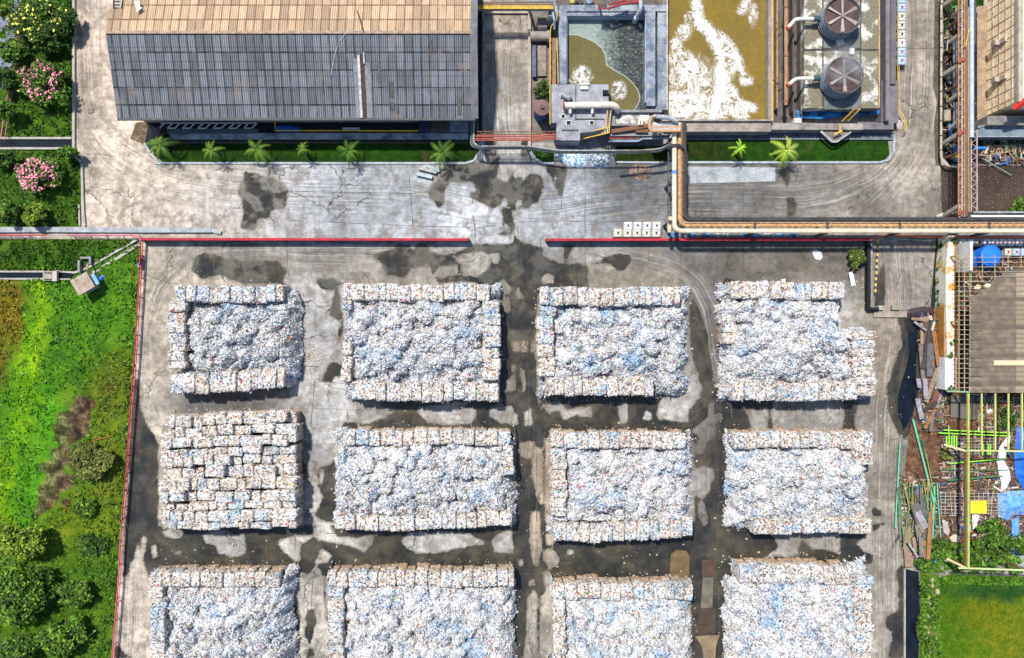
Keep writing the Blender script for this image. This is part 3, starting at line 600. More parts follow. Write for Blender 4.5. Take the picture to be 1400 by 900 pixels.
# things under the south eave
mb = MB(); mb.bp(232, 182, 640, 190, 0, .5)
tag(mb.build('concrete_ledge', M('ledge', (.40, .45, .50), (.10, .12, .14), .55, th=.53)), 'long stained concrete ledge between warehouse and palm verge', 'ledge')
fr = thing('railing', 'low frame of white pipes under the warehouse eave at its left end', 'frame', P(282, 173, 0)); wp = M('white_metal', (.72, .76, .80), (.5, .52, .55), 3)
mb = MB()
for k in range(13):
    x_ = 218+k*10.5; mb.bar(P(x_, 175.5, 1.3), P(x_+random.uniform(6, 10), 168, 1.3), .12); 
    if k % 2: mb.bar(P(x_, 175.5, 1.3), P(x_+11, 175.5, 1.3), .12)
mb.bar(P(220, 168.5, 1.3), P(352, 168.5, 1.3), .12); mb.build('rail', wp, fr)
for x_ in (222, 260, 300, 348): mb = MB(); mb.tube([P(x_, 169, 0), P(x_, 169, 1.3)], .06, 6); mb.build('leg', wp, fr)
tag(MB().bp(228, 176, 352, 182, 0, .9).build('low_bin', M('bin_dark', (.05, .06, .075), (.12, .14, .16), 2)), 'dark low trough under the white pipe frame', 'trough')
yp = thing('yellow_rail_pipe', 'yellow pipe running low along the dark gap under the warehouse eave', 'pipe', P(490, 178.5, 0)); ym = M('yellow_paint', (.75, .50, .04), (.45, .30, .05), 2.5)
mb = MB(); mb.tube([P(376, 166, 1), P(376, 178.5, 1), P(572, 179, 1)], .1, 8); mb.build('pipe', ym, yp)
for x_ in range(385, 572, 28): mb = MB(); mb.bar(P(x_, 179, 0), P(x_, 179, 1.15), .1); mb.build('bracket', ym, yp)
tag(MB().bp(468, 174.5, 491, 177.5, .1, .8).build('planter_box', M('white_metal')), 'small white trough resting in the dark gap under the eave', 'trough')
tag(MB().bp(572, 165.5, 586, 177, 0, 2.2).build('blue_tank', M('navy', (.01, .02, .09), (.02, .03, .06), 2)), 'dark navy box under the eave beside its right end', 'box')
tag(MB().bp(586, 165.5, 614, 178, 0, 1.6).build('shed_roof', M('shed_dark', (.09, .085, .07), (.05, .05, .045), 1)), 'low dark brown shed roof under the warehouse eave', 'shed')
tag(MB().bp(614.3, 165.5, 640, 178, 0, 1.5).build('shed_roof', M('shed_grey', (.22, .27, .33), (.12, .14, .17), 1)), 'low blue grey shed roof near the warehouse corner', 'shed')

def crumple(name, label, cat, pts, z0, hgt, m, step=.35, amp=.5, group=None):
    """a crumpled tarpaulin or heap over a polygon"""
    sd = random.random()*99
    def zf(x, y): return hgt*(.45+amp*(fbm(x/9+sd, y/9, 4, 3))+.35*np.abs(fbm(x/4+sd, y/4, 3, 7)-.5)*2)
    o = poly_sheet(name, pts, z0, m, step, zf); return tag(o, label, cat, group)
blue_t = M('blue_tarp', (.01, .16, .75), (.01, .07, .38), 1.2, rough=.45)
crumple('blue_tarpaulin', 'crumpled blue tarpaulin at the left end of the yellow pipe', 'tarpaulin', [(375,173),(395,172),(411,175),(410,181),(380,181)], .3, .7, blue_t)

# ------------------------------------------------------------------ driveway edges, red pipes over the driveway
red = M('red_pipe', (.50, .10, .07), (.26, .07, .05), 1.2); grey = M('grey_pipe', (.16, .19, .20), (.08, .09, .10), 1.5)
rp = thing('pipe_bridge', 'bridge of parallel red pipes crossing the driveway beside the warehouse corner', 'pipe bridge', P(705, 190, 0))
for k, (y_, dz) in enumerate(((186.5, 0), (189.8, 0), (192, -.1))):
    mb = MB(); z = 4.2+dz; mb.tube(arc([P(650, y_, z), P(742, y_, z), P(744, y_-2, z), P(761, y_-2, z)], .3), .085 if k else .11, 8); mb.build('pipe', red, rp)
for x_ in (654, 758):
    mb = MB(); mb.bar(P(x_, 186, 0)*1, P(x_, 186, 4), .18); mb.bar(P(x_, 193, 0), P(x_, 193, 4), .18); mb.bar(P(x_, 185, 4), P(x_, 194, 4), .2); mb.build('portal', M('dark_metal'), rp)
mb = MB()
for x_ in range(655, 760, 11): mb.bar(P(x_, 180, 4.1), P(x_+5, 184, 4.1), .06); mb.bar(P(x_+5, 184, 4.1), P(x_+11, 180, 4.1), .06)
mb.bar(P(652, 180, 4.1), P(760, 180, 4.1), .09); mb.bar(P(652, 184, 4.1), P(760, 184, 4.1), .09); mb.build('truss', M('rusty', (.22, .09, .04), (.12, .06, .04), 3), rp)
gp = thing('pipe_line', 'dark grey pipes bending from the warehouse corner and running beneath the red pipes', 'pipe', P(700, 200, 0))
for k in range(3):
    mb = MB(); z = 3.2-.2*k; mb.tube(arc([P(648-k*2.2, 164, z), P(648-k*2.2, 196+k*2, z), P(655, 200+k*1.8, z), P(722, 200+k*1.8, z), P(765, 206+k*1.8, z), P(880, 206+k*1.8, z), P(905, 203, z), P(918, 196, z)], .8), .1, 8)
    mb.build('pipe', M('pale_pipe', (.42, .44, .45), (.2, .2, .22), 2) if k == 0 else grey, gp)
for x_ in (660, 720, 762, 838, 900): mb = MB(); mb.bar(P(x_, 203, 0), P(x_, 203, 3), .15); mb.build('post', grey, gp)
# truss gantry across the top of the driveway
gn = thing('pipe_gantry', 'yellow railed truss gantry crossing the top of the driveway', 'gantry', P(705, 8, 0))
mb = MB(); z = 4.5
for y_ in (3.5, 6.5): mb.bar(P(653, y_, z), P(757, y_, z), .12)
for k in range(14): mb.bar(P(653+k*7.4, 3.5, z), P(656.7+k*7.4, 6.5, z), .07); mb.bar(P(656.7+k*7.4, 6.5, z), P(660.4+k*7.4, 3.5, z), .07)
mb.build('truss', M('brown_metal', (.25, .14, .08), (.12, .08, .06), 2), gn)
mb = MB()
for y_, w_ in ((8.8, .14), (11.5, .18)): mb.bar(P(653, y_, z), P(757, y_, z), w_)
for k in range(18): mb.bar(P(654+k*6, 8.8, z), P(654+k*6, 11.5, z), .09)
mb.build('railing', ym, gn); mb = MB(); mb.bp(653, 12.5, 757, 14, 3.9, 4.2); mb.bp(722, -8, 756, 2.2, 4.0, 4.3); mb.build('deck', M('deck_grey', (.25, .28, .33), (.12, .13, .15), 2), gn)
for x_ in (656, 722, 755): mb = MB(); mb.bar(P(x_, 9, 0), P(x_, 9, 4), .3); mb.build('post', M('brown_metal'), gn)
tag(MB().bp(660, 14.5, 726, 18, 0, .35).build('driveway_sill', M('tan_conc', (.42, .37, .30), (.25, .22, .18), 1)), 'pale concrete sill across the head of the driveway', 'sill')
mb = MB(); mb.bp(722, 14, 726, 205, 0, .5); tag(mb.build('low_wall', M('tan_conc')), 'narrow concrete wall along the right side of the driveway', 'wall')
mb = MB(); mb.bar(P(661.5, 14, .4), P(661.5, 180, .4), .3, .8); tag(mb.build('low_wall', M('grey_conc', (.26, .27, .28), (.14, .14, .15), 1)), 'narrow grey wall along the left side of the driveway', 'wall')

# strip between driveway and basin
struct(poly_sheet('concrete_strip', [(727,14),(757,14),(757,195),(727,195)], .02, M('strip', (.20, .17, .15), (.09, .08, .075), 1.2, bump=.3), .8), 'dirty strip with tank and pipes')
t = thing('pipe_stub', 'fat concrete pipe stub lying across the strip beside the driveway', 'pipe', P(735, 50, 0))
mb = MB(); mb.tube([P(725, 50, 1), P(749, 50, 1)], .65, 16); mb.build('pipe', M('conc_pipe', (.34, .29, .27), (.2, .17, .16), 1.5), t); mb = MB(); mb.tube([P(748, 50, 1), P(751, 50, 1)], .8, 16); mb.build('collar', M('conc_pipe'), t)
for (a_, b_, c_, d_, h_, nm, lb) in ((735, 24, 748, 43, .8, 'valve_box', 'brown concrete box above the fat pipe stub'), (728, 62, 733, 105, .8, 'trough', 'narrow dark blue trough beside the driveway wall'), (735, 62, 747, 104, .4, 'slab', 'stained concrete slab below the fat pipe stub'), (750, 10, 756, 30, 2.4, 'duct', 'grey duct beside the yellow gantry')):
    tag(MB().bp(a_, b_, c_, d_, 0, h_).build(nm, M('box_'+nm, *{'valve_box': ((.22, .18, .16),), 'trough': ((.04, .07, .14), (.12, .14, .2)), 'slab': ((.30, .24, .21), (.12, .10, .09)), 'duct': ((.2, .22, .26),)}[nm])), lb, nm.replace('_', ' '))
# round tank with rusty lid
t = thing('storage_tank', 'round blue storage tank with rusty brown lid near the red pipes', 'tank', P(741, 154, 0))
c_ = P(741, 152, 2); mb = MB(); mb.cyl(P(741, 147, 3.4), 1.0, 0, 3.3, 28); mb.build('body', M('tank_blue', (.03, .12, .38), (.02, .05, .16), 2), t)
mb = MB(); mb.cyl(P(741, 147, 3.4), 1.06, 3.3, 3.42, 28); mb.cyl(P(741, 147, 3.4), 1.0, 3.42, 3.65, 28, .35); mb.build('lid', M('tank_rust', (.22, .10, .07), (.12, .09, .10), 1.5), t)
mb = MB(); mb.cyl(P(741, 147, 3.4), .28, 3.6, 3.9, 14); mb.build('manhole', M('tank_rust2', (.14, .09, .08)), t)
# yellow ladder walk beside the basin
t = thing('railed_walkway', 'narrow rusty walkway with yellow handrails along the left side of the murky basin', 'walkway', P(756, 110, 0))
mb = MB(); mb.bp(752, 52, 760, 116, 2.2, 2.4); mb.build('deck', M('rusty_deck', (.30, .17, .10), (.16, .10, .08), 2), t)
mb = MB(); z = 3.3; mb.tube(arc([P(752, 52, z), P(752, 170, z)], .5), .07, 6); mb.tube(arc([P(763, 14, z), P(761, 28, z), P(753, 36, z), P(752, 52, z)], .8), .06, 6); mb.tube([P(761.5, 52, z), P(763, 115, z)], .06, 6)
for k in range(9): mb.bar(P(752, 54+k*14, 2.3), P(752, 54+k*14, 3.3), .07)
mb.build('handrail', M('yellow_paint'), t)
for y_ in (60, 110): mb = MB(); mb.bar(P(756, y_, 0), P(756, y_, 2.2), .2); mb.build('post', M('brown_metal'), t)
# small blue pipe top left of the basin
t = tag(MB().tube(arc([P(759, -10, 4), P(756, 20, 4), P(758, 26, 4), P(758, 40, 3)], .6), .16, 8).build('downpipe', M('pale_blue', (.35, .45, .6), (.2, .25, .33))), 'pale blue pipe coming down beside the yellow gantry', 'pipe')

# ------------------------------------------------------------------ basins
conc_b = M('basin_conc', (.30, .33, .38), (.10, .13, .19), .6, th=.5, soft=.1, fine=.35); conc_t = M('basin_tan', (.36, .31, .26), (.18, .16, .16), .8, fine=.35)
b1 = thing('murky_basin', 'smaller square basin of brown water half covered by grey scum', 'basin', P(828, 90, 0))
zt = 2.4
def wall_w(mb, a_, b_, c_, d_, z1=zt, z0=0): mb.box(X(a_, z1), Y(b_, z1), X(c_, z1), Y(d_, z1), z0, z1)
mb = MB(); wall_w(mb, 763, 7, 911, 15.5); wall_w(mb, 764, 15.6, 774.5, 115); wall_w(mb, 774.6, 15.7, 884, 22, 2.2); wall_w(mb, 884.1, 15.7, 896, 145); wall_w(mb, 899, 15.6, 911, 150, 2.2); wall_w(mb, 884, 146, 905, 152, 1.9)
mb.build('wall', conc_b, b1)
mb = MB(); wall_w(mb, 774.7, 22.1, 882, 23.4, 2.0); wall_w(mb, 882.2, 23, 883.9, 140, 2.1); wall_w(mb, 774.6, 23.5, 775.6, 114, 2.1); mb.build('coping', M('cop_blue', (.25, .45, .75), (.3, .25, .15), 1), b1)
def f_murk(x, y):   # brown clear water (positive) against the scum
    p = [(774,48),(790,49),(803,54),(815,60),(822,66),(827,76),(829,90),(840,97),(852,103),(862,112),(872,125),(874,137),(868,148),(860,160),(740,160),(740,48)]
    return np.clip(poly_sd(700+(x-700)/.99, 450+(y-450)/.99, p), -12, 12)
def foam_of(lines, blobs_):
    def f(x, y):
        q = np.full(x.shape, -20.); x = 700+(x-700)/.99; y = 450+(y-450)/.99
        for pts, hw in lines: d, _ = line_d(x, y, smooth_line(pts)); q = np.maximum(q, hw-d)
        for cx, cy, rx, ry, s in blobs_: q = np.maximum(q, s-6*np.maximum(0, ((x-cx)/rx)**2+((y-cy)/ry)**2-.4))
        return np.clip(q, -20, 12)
    return f
def mat_basin(name, c1, c2, scum=None, veins=1.):
    g = G(name); c = g.mix(g.noise(.25, 4, .6), c1, c2); rip = g.noise(1, 5, .6, g.map((1.2, 1.2, 1.2)), 1.5)
    c = g.mix(1, c, g.mr(rip, .3, .7, .85, 1.15), 'MULTIPLY')
    wn = g.n('ShaderNodeTexNoise'); wn.inputs['Scale'].default_value = .35; wn.inputs['Detail'].default_value = 3; g.put(wn.inputs['Vector'], g.pos)
    ws = g.n('ShaderNodeVectorMath'); ws.operation = 'MULTIPLY_ADD'; g.put(ws.inputs[0], wn.outputs['Color']); ws.inputs[1].default_value = (5, 5, 0); g.put(ws.inputs[2], g.pos); wv = g.map((1, .6, 1), -.25, ws.outputs[0])
    f = g.attr('foam'); nz = g.noise(.75, 8, .72, wv, 1.2); n2 = g.noise(2.2, 6, .72, wv, 1.0)
    rdg = g.ma('ABSOLUTE', g.ma('SUBTRACT', nz, .5)); r2 = g.ma('ABSOLUTE', g.ma('SUBTRACT', n2, .5))
    th = g.mr(f, -9, 9, -.02, .15); vein = g.mr(g.ma('SUBTRACT', th, rdg), -.008, .02); v2 = g.mr(g.ma('SUBTRACT', g.mr(f, -9, 10, -.03, .13), r2), -.02, .04)
    n3 = g.noise(6, 4, .75, None, .6)
    core = g.mr(g.ma('ADD', f, g.ma('ADD', g.ma('MULTIPLY', g.ma('SUBTRACT', n2, .5), 22), g.ma('MULTIPLY', g.ma('SUBTRACT', nz, .5), 22))), 3.2, 10.5); core = g.ma('MULTIPLY', core, g.ma('MULTIPLY', g.mr(n3, .36, .56, .35, 1), g.mr(r2, .0, .05, .35, 1)))
    foam = g.ma('MAXIMUM', g.ma('MAXIMUM', g.ma('MULTIPLY', vein, .8), g.ma('MULTIPLY', v2, .8)), core); foam = g.ma('MULTIPLY', foam, g.mr(f, -15, -6)); 
    fc = g.mix(g.noise(3.5, 3), (.55, .58, .62), (.84, .86, .88))
    if scum:
        s = g.attr('murk'); sn = g.ma('ADD', s, g.ma('MULTIPLY', g.ma('SUBTRACT', g.noise(.8, 5), .5), 4))
        pale_ = g.mr(g.noise(.28, 5, .7, g.map((1, 1, 1), .8)), .42, .56); x_ = g.mr(g.xyz(0), X(812), X(850), 0, 1); pale_ = g.ma('MULTIPLY', g.ma('SUBTRACT', 1, x_), .9)
        det = g.noise(2.6, 6, .75, g.map((.6, 1.6, 1), .7), 1.)
        pale_ = g.ma('ADD', pale_, g.ma('MULTIPLY', g.ma('SUBTRACT', det, .5), 3.2), clamp=True); pale_ = g.ma('MULTIPLY', pale_, 1, clamp=True)
        sc = g.mix(pale_, (.035, .038, .038), (.27, .33, .31)); sc = g.mix(g.mr(g.noise(3.2, 2), .66, .7), sc, (.32, .33, .26))
        sc = g.mix(g.mr(g.ma('ABSOLUTE', g.ma('ADD', sn, .8)), 1.1, .3, 0, .75), sc, (.38, .42, .36))
        c = g.mix(g.mr(sn, .3, -.3), c, sc)
    c = g.mix(foam, c, fc); g.bump(rip, .25, .1)
    return g.out(c, g.mix(foam, (.12, .12, .12), (.7, .7, .7)), 0, .35)
wz = 1.0
xs_ = np.arange(X(773, zt), X(885.5, zt), .3); ys_ = np.arange(Y(160, zt), Y(21, zt), .3)
grid_sheet('water', xs_, ys_, wz, mat_basin('murky_water', (.105, .09, .03), (.155, .13, .055), True), dict(foam=foam_of([], [(797,102,15,13,-2.2),(846,124,12,15,-2.6),(783,110,8,7,-4)]), murk=f_murk), b1)
ip = thing('inlet_pipe', 'grey bent inlet pipe dipping into the top of the murky basin', 'pipe', P(873, 20, 0))
mb = MB(); mb.tube(arc([P(876, -12, 4.6), P(876, 14, 4.2), P(871, 22, 3)], .9), .27, 12); mb.build('pipe', M('inlet', (.45, .48, .52), (.3, .32, .35), 2), ip); mb = MB(); mb.tube([P(870, 24, 2.6), P(867, 30, 1.2)], .33, 12); mb.build('nozzle', M('inlet2', (.5, .55, .55), (.3, .35, .35), 2), ip)
rf = thing('red_gangway', 'dark red steel gangway over the top wall of the murky basin', 'gangway', P(850, 8, 0)); rm = M('dark_red', (.32, .03, .04), (.16, .02, .03), 2)
mb = MB(); z = 4
mb.bar(P(817, 12, z), P(831, 12, z), .15); mb.bar(P(831, 12, z), P(853, 5, z), .25); mb.bar(P(853, 5, z), P(879, 1.5, z), .35); mb.bar(P(832, 7, z), P(856, 0, z), .2); mb.bar(P(818, 5, z), P(818, 12, z), .15); mb.build('beam', rm, rf)
mb = MB(); mb.bp(819, 5.5, 830, 11.5, 3.8, 3.9); mb.build('step_grid', M('dark_metal'), rf); mb = MB(); mb.bar(P(820, 10, 0), P(820, 10, 3.8), .2); mb.bar(P(872, 1, 0), P(872, 1, 3.8), .2); mb.build('post', rm, rf)
for k, (x_, w_, nm) in enumerate(((782, 7, 'small yellow topped'), (790, 5, 'small dark'), (805, 8, 'blue grey'))):
    t = thing('pump', nm+' pump on the slab above the murky basin', 'pump', P(x_, 1, 0)); mb = MB(); mb.cyl(P(x_, 1, 1.2), w_*.05, 0, 1.2, 12); mb.build('motor', M('pump%d' % k, ((.5, .45, .1), (.08, .08, .1), (.2, .3, .45))[k]), t); mb = MB(); mb.tube([P(x_, 1, .8), P(x_+6, -3, .8)], .15, 8); mb.build('outlet', grey, t)
struct(poly_sheet('concrete_slab', [(760,-20),(911,-20),(911,8),(760,8)], .03, M('slab_dark', (.16, .12, .10), (.06, .055, .06), 1), 1), 'dark slab above the basins')

b2 = thing('foaming_basin', 'large basin of golden brown water streaked with thick white foam', 'basin', P(981, 80, 0))
mb = MB(); wall_w(mb, 905, 163.5, 1054, 165.5, 2.4); wall_w(mb, 928, 165.6, 1054, 180, 2.0); wall_w(mb, 1050.5, -30, 1054, 163.4, 2.4); mb.build('wall', conc_t, b2)
mb = MB(); wall_w(mb, 911.3, -30, 913.2, 150, 2.4); mb.build('wall', M('pale_coping', (.55, .5, .42), (.3, .27, .24), 1), b2)
mb = MB(); wall_w(mb, 1054.2, -30, 1057.5, 165, 2.35); mb.build('coping', M('tan_pipe', (.50, .33, .14), (.36, .25, .13), 1), b2)
xs_ = np.arange(X(911, zt), X(1053, zt), .3); ys_ = np.arange(Y(165, zt), Y(-30, zt), .3)
fo = foam_of([([(955,-20),(952,8),(956,30),(968,40),(976,55),(985,72),(986,95),(984,120),(978,150),(975,165)], 4.6),([(968,38),(985,50),(998,62),(1008,80),(1014,95),(1022,110)], 1.5),([(1000,120),(1012,140),(1030,148)], 1.5),([(1022,-5),(1018,8),(1014,14)], 2),([(986,100),(1000,150),(1020,160)], 1)],
    [(945,105,32,32,-1.6),(940,145,36,24,-.2),(930,80,20,16,-2.5),(995,85,16,30,-2),(985,140,18,26,-1.6),(1020,110,10,8,0),(1010,150,20,10,-1.5),(935,45,12,12,-2),(925,60,10,10,-2),(1030,20,8,20,-3),(945,25,12,10,-3)])
grid_sheet('water', xs_, ys_, wz, mat_basin('golden_water', (.25, .17, .02), (.13, .095, .03)), dict(foam=lambda x, y: fo(x, y)), b2)

# pump house below the murky basin
ph = thing('pump_house', 'low flat roofed grey concrete pump house with square hatches', 'building', P(793, 150, 0))
gm = M('pump_roof', (.33, .34, .38), (.17, .18, .22), .7, fine=.35); z = 3
mb = MB(); mb.pp([(754, 115.5),(832, 115.5),(832,123),(824,123),(824,132),(832,132),(832,138),(835,160),(834,175),(812,180),(793,182),(793,192),(761,192),(761,168),(754,168)], 0, z); mb.build('roof_slab', gm, ph)
for (x_, y_, s_) in ((770, 159, 4.5), (777.5, 168, 5.5), (809, 168, 5)): MB().bp(x_-s_/2-.9, y_-s_/2-.9, x_+s_/2+.9, y_+s_/2+.9, z, z+.12).build('hatch_rim', M('white_paint', (.7, .7, .7), (.5, .5, .5), 3), ph)
for (x_, y_, s_) in ((770, 159, 4.5), (777.5, 168, 5.5), (809, 168, 5)): MB().bp(x_-s_/2, y_-s_/2, x_+s_/2, y_+s_/2, z+.05, z+.14).build('hatch', M('black', (.01, .01, .012)), ph)
mb = MB(); mb.bp(786.5, 117, 787.6, 163, z, z+.15); mb.bp(786.5, 162, 826, 163, z, z+.15); mb.bp(768, 177, 791, 178.5, z, z+.12); mb.build('upstand', M('upstand', (.12, .12, .14)), ph)
tag(MB().bp(792, 113, 806, 115.8, 0, 3.2).bp(793.5, 117.3, 804, 122, 3, 3.35).build('pump_stand', M('white_paint')), 'white pump frame on the basin edge of the pump house', 'frame')
mo = thing('pump_motor', 'dark motor lying askew on the pump house roof', 'motor', P(773, 132, 3))
mb = MB(); mb.tube([P(768, 129, 3.5), P(780, 135, 3.5)], .38, 12); mb.build('housing', M('motor', (.10, .11, .13), (.4, .4, .4), 3), mo); mb = MB(); mb.bar(P(764, 129, 3.15), P(770, 138, 3.15), .1); mb.bar(P(766, 128, 3.15), P(772, 137, 3.15), .1); mb.build('skid', M('white_paint'), mo)
wpip = M('white_pipe', (.80, .76, .70), (.6, .52, .42), 1.2)
t = thing('header_pipe', 'fat white header pipe lying across the pump house roof', 'pipe', P(805, 144, 3))
mb = MB(); mb.tube(arc([P(771, 144.5, 3.9), P(838, 143.5, 3.9), P(844, 148, 3.4), P(844, 152, 2.5)], .7), .42, 16); mb.build('pipe', wpip, t)
for x_ in (779.5, 810): mb = MB(); mb.tube([P(x_, 147, 3.8), P(x_, 155, 3.5)], .2, 10); mb.build('branch', wpip, t)
mb = MB(); mb.tube([P(770, 144.5, 3.9), P(771.8, 144.5, 3.9)], .5, 16); mb.build('flange', M('flange', (.45, .08, .05)), t)
# stairs with yellow railings
t = thing('steel_stairs', 'steel stairs with yellow handrails climbing beside the pump house', 'stairs', P(812, 184, 0))
mb = MB()
for k in range(12): x_ = 794+k*3.3; zz = .6+k*.22; mb.bar(P(x_, 183.5-k*.75, zz), P(x_, 191-k*.75, zz), .2, .06)
mb.build('treads', M('tread', (.5, .45, .38), (.25, .2, .16), 2), t)
for dy in (0, 7.5): mb = MB(); mb.bar(P(792, 183.5+dy, 1.5), P(833, 174+dy, 4.2), .12); mb.build('handrail', ym, t)
mb = MB(); mb.bar(P(833, 174, 4.2), P(833, 182, 4.2), .12); mb.build('rail_end', ym, t); MB().bar(P(793, 183.5, 1.5), P(793, 191, 1.5), .12).build('rail_end', ym, t)
t = thing('steel_stairs', 'narrow tan ladder stair standing between pump house and settling trough', 'stairs', P(830, 165, 0))
for x_ in (828.5, 833): mb = MB(); mb.bar(P(x_, 175, 3), P(x_+2, 151, 3.5), .2); mb.build('stringer', M('tan_metal', (.55, .38, .2), (.3, .2, .12), 2), t)
mb = MB()
for k in range(8): mb.bar(P(828.5+k*.25, 173-k*3, 3), P(833+k*.25, 173-k*3, 3), .12, .05)
mb.build('treads', M('brown_metal'), t)
# settling trough + duct and walkway to the right
t = thing('settling_trough', 'pale concrete trough with white crust between pump house and large basin', 'trough', P(872, 160, 0))
mb = MB(); wall_w(mb, 836, 150, 905, 153.5, 2.6); wall_w(mb, 836, 153.6, 841, 172, 2.6); wall_w(mb, 841, 169, 888, 172, 2.6); mb.build('wall', M('grey_conc'), t)
mb = MB(); wall_w(mb, 840.9, 153.4, 888, 169.1, 2.1); mb.build('crust', M('crust', (.62, .62, .60), (.20, .19, .17), 1.6, soft=.08), t)
mb = MB(); mb.tube([P(874, 160, 3), P(874, 171, 3)], .15, 8); mb.tube([P(878, 160, 3), P(878, 171, 3)], .15, 8); mb.build('pipe', wpip, t)
tag(MB().bp(835, 172.5, 905, 186, 0, 2).build('platform', M('plat', (.33, .33, .34), (.16, .17, .18), 1)), 'grey platform carrying the bundle of bent pipes', 'platform')
t = thing('ramp_beam', 'rusty brown sloping beam on the platform beside the bent pipes', 'beam', P(860, 178, 2)); mb = MB(); mb.bar(P(836, 180, 2.3), P(888, 172, 2.6), .5, .3); mb.build('beam', M('rusty'), t); mb = MB(); mb.bp(869, 172, 886, 181, 2.2, 2.5); mb.build('plate', M('rusty'), t)
t = thing('pipe_line', 'three dark pipes along the lower edge of the platform', 'pipe', P(850, 190, 0))
for k, m_ in enumerate((rm, grey, M('pale_blue'))): mb = MB(); mb.tube(arc([P(832, 189+k*2.2, 1.6), P(866+k*3, 189+k*2.2, 1.6), P(872+k*3, 186+k*2, 1.6), P(915, 186+k*1.5, 1.6)], .5), .13, 8); mb.build('pipe', m_, t)
bundle = thing('bent_pipes', 'bundle of silver and rusty pipes bending round above the platform', 'pipe bundle', P(905, 172, 0))
for k in range(5):
    mb = MB(); z = 4.2+.25*k; cm = (wpip, M('silver', (.45, .5, .55), (.25, .28, .32), 2, metal=.3), M('pipe_orange', (.55, .33, .18), (.38, .22, .12), 1.5))[(0, 1, 2, 1, 2)[k]]
    mb.tube(arc([P(892+k*-1.5+4, 158+k*.4, z), P(888-k*.8+3, 163+k*2, z), P(893-k*1, 170+k*2.3, z), P(930, 170+k*2.3, z)], .6), .2, 10); mb.build('pipe', cm, bundle)
mb = MB(); mb.tube(arc([P(897, 159.5, 5.2), P(915, 161, 5.2), P(926, 166, 5)], .5), .3, 10); mb.build('elbow', M('silver'), bundle); mb = MB(); mb.tube([P(918, 158.5, 4), P(937, 159, 4)], .34, 12); mb.build('stub', wpip, bundle)
for x_ in (896, 920): mb = MB(); mb.bar(P(x_, 176, 0), P(x_, 176, 4.2), .25); mb.build('post', M('dark_metal'), bundle)

# ------------------------------------------------------------------ large pipe bridge: down beside the basin, then right along the road
cream = M('cream_pipe', (.80, .70, .56), (.62, .46, .30), .9); orange = M('orange_pipe', (.62, .36, .14), (.36, .17, .07), 1.6); blk = M('black_tray', (.025, .025, .03), (.06, .055, .05), 1)
pr = thing('pipe_rack', 'long elevated rack of cream and orange pipes turning a corner above the road', 'pipe rack', P(1100, 310, 0)); z = 5
def rack_run(off, r, m_, nm, zz, y_end, x_c=None):
    mb = MB(); mb.tube(arc([P(920+off, 168, zz), P(920+off, y_end, zz), P(1440, y_end, zz)], 1.1, 6), r, 12); return mb.build(nm, m_, pr)
rack_run(2, .30, cream, 'pipe', 4.2, 316); rack_run(9, .24, orange, 'pipe', 4.1, 308.5); rack_run(11.5, .13, M('pipe_dull', (.40, .28, .18), (.2, .13, .09), 2), 'pipe', 4.0, 305)
o = rack_run(14.5, .32, blk, 'cable_tray', 3.8, 300.5); o = rack_run(17.5, .10, blk, 'cable', 3.95, 298)
mb = MB()
for k in range(52):
    x_ = 935+k*9.6; mb.bar(P(x_, 305, 4.35), P(x_+4.2, 312.5, 4.35), .06); mb.bar(P(x_+4.2, 312.5, 4.35), P(x_+9.6, 305, 4.35), .06)
for y_ in (304.2, 312.6): mb.bar(P(930, y_, 4.35), P(1440, y_, 4.35), .09)
for k in range(11): y_ = 200+k*10; mb.bar(P(926, y_, 4.35), P(934, y_+4, 4.35), .05)
mb.build('lattice', M('lattice', (.50, .40, .30), (.28, .2, .14), 2), pr)
for x_ in (1032, 1131, 1230, 1352): mb = MB(); mb.bar(P(x_, 303, 4.3), P(x_, 313.5, 4.3), .25, .3); mb.build('crossbeam', M('dark_metal'), pr)
for x_, y_ in ((918, 190), (935, 190), (918, 250), (935, 250), (916, 304), (1032, 318), (1131, 318), (1230, 318), (1352, 318), (1032, 302), (1131, 302), (1230, 302), (1352, 302)):
    mb = MB(); q = P(x_, y_, 3.8); mb.bar((q.x, q.y, 0), (q.x, q.y, 3.8), .3); mb.build('post', M('dark_metal'), pr)
mb = MB(); mb.bar(P(913.5, 170, 3.7), P(913.5, 300, 3.7), .12); 
for k in range(12): mb.bar(P(913.5, 175+k*10.5, 3.7), P(917, 175+k*10.5, 3.7), .12)
mb.build('edge_rail', M('dark_metal'), pr)
mb = MB(); mb.tube([P(922, 233.5, 4.2), P(922, 238, 4.2)], .33, 12); mb.build('blue_band', M('band', (.1, .3, .7)), pr)
mb = MB(); mb.bp(912.5, 297, 917, 302, 5, 4.3); mb.bp(913, 303, 917.5, 318, 3.7, 4); mb.build('corner_plate', M('plate_tan', (.65, .52, .36), (.4, .3, .2), 2), pr)
# feed cables looping round the top of the rack
t = thing('cable_loop', 'dark hose bundle looping round the top of the pipe rack', 'hose', P(928, 205, 0))
for k in range(3): mb = MB(); mb.tube(arc([P(840, 207+k, 4.6), P(903, 206+k, 4.0), P(914, 198+k, 4.6), P(930, 197+k*1.5, 4.7), P(937+k, 206, 4.4), P(938+k, 222, 4.0)], 1), .09, 7); mb.build('hose', blk, t)
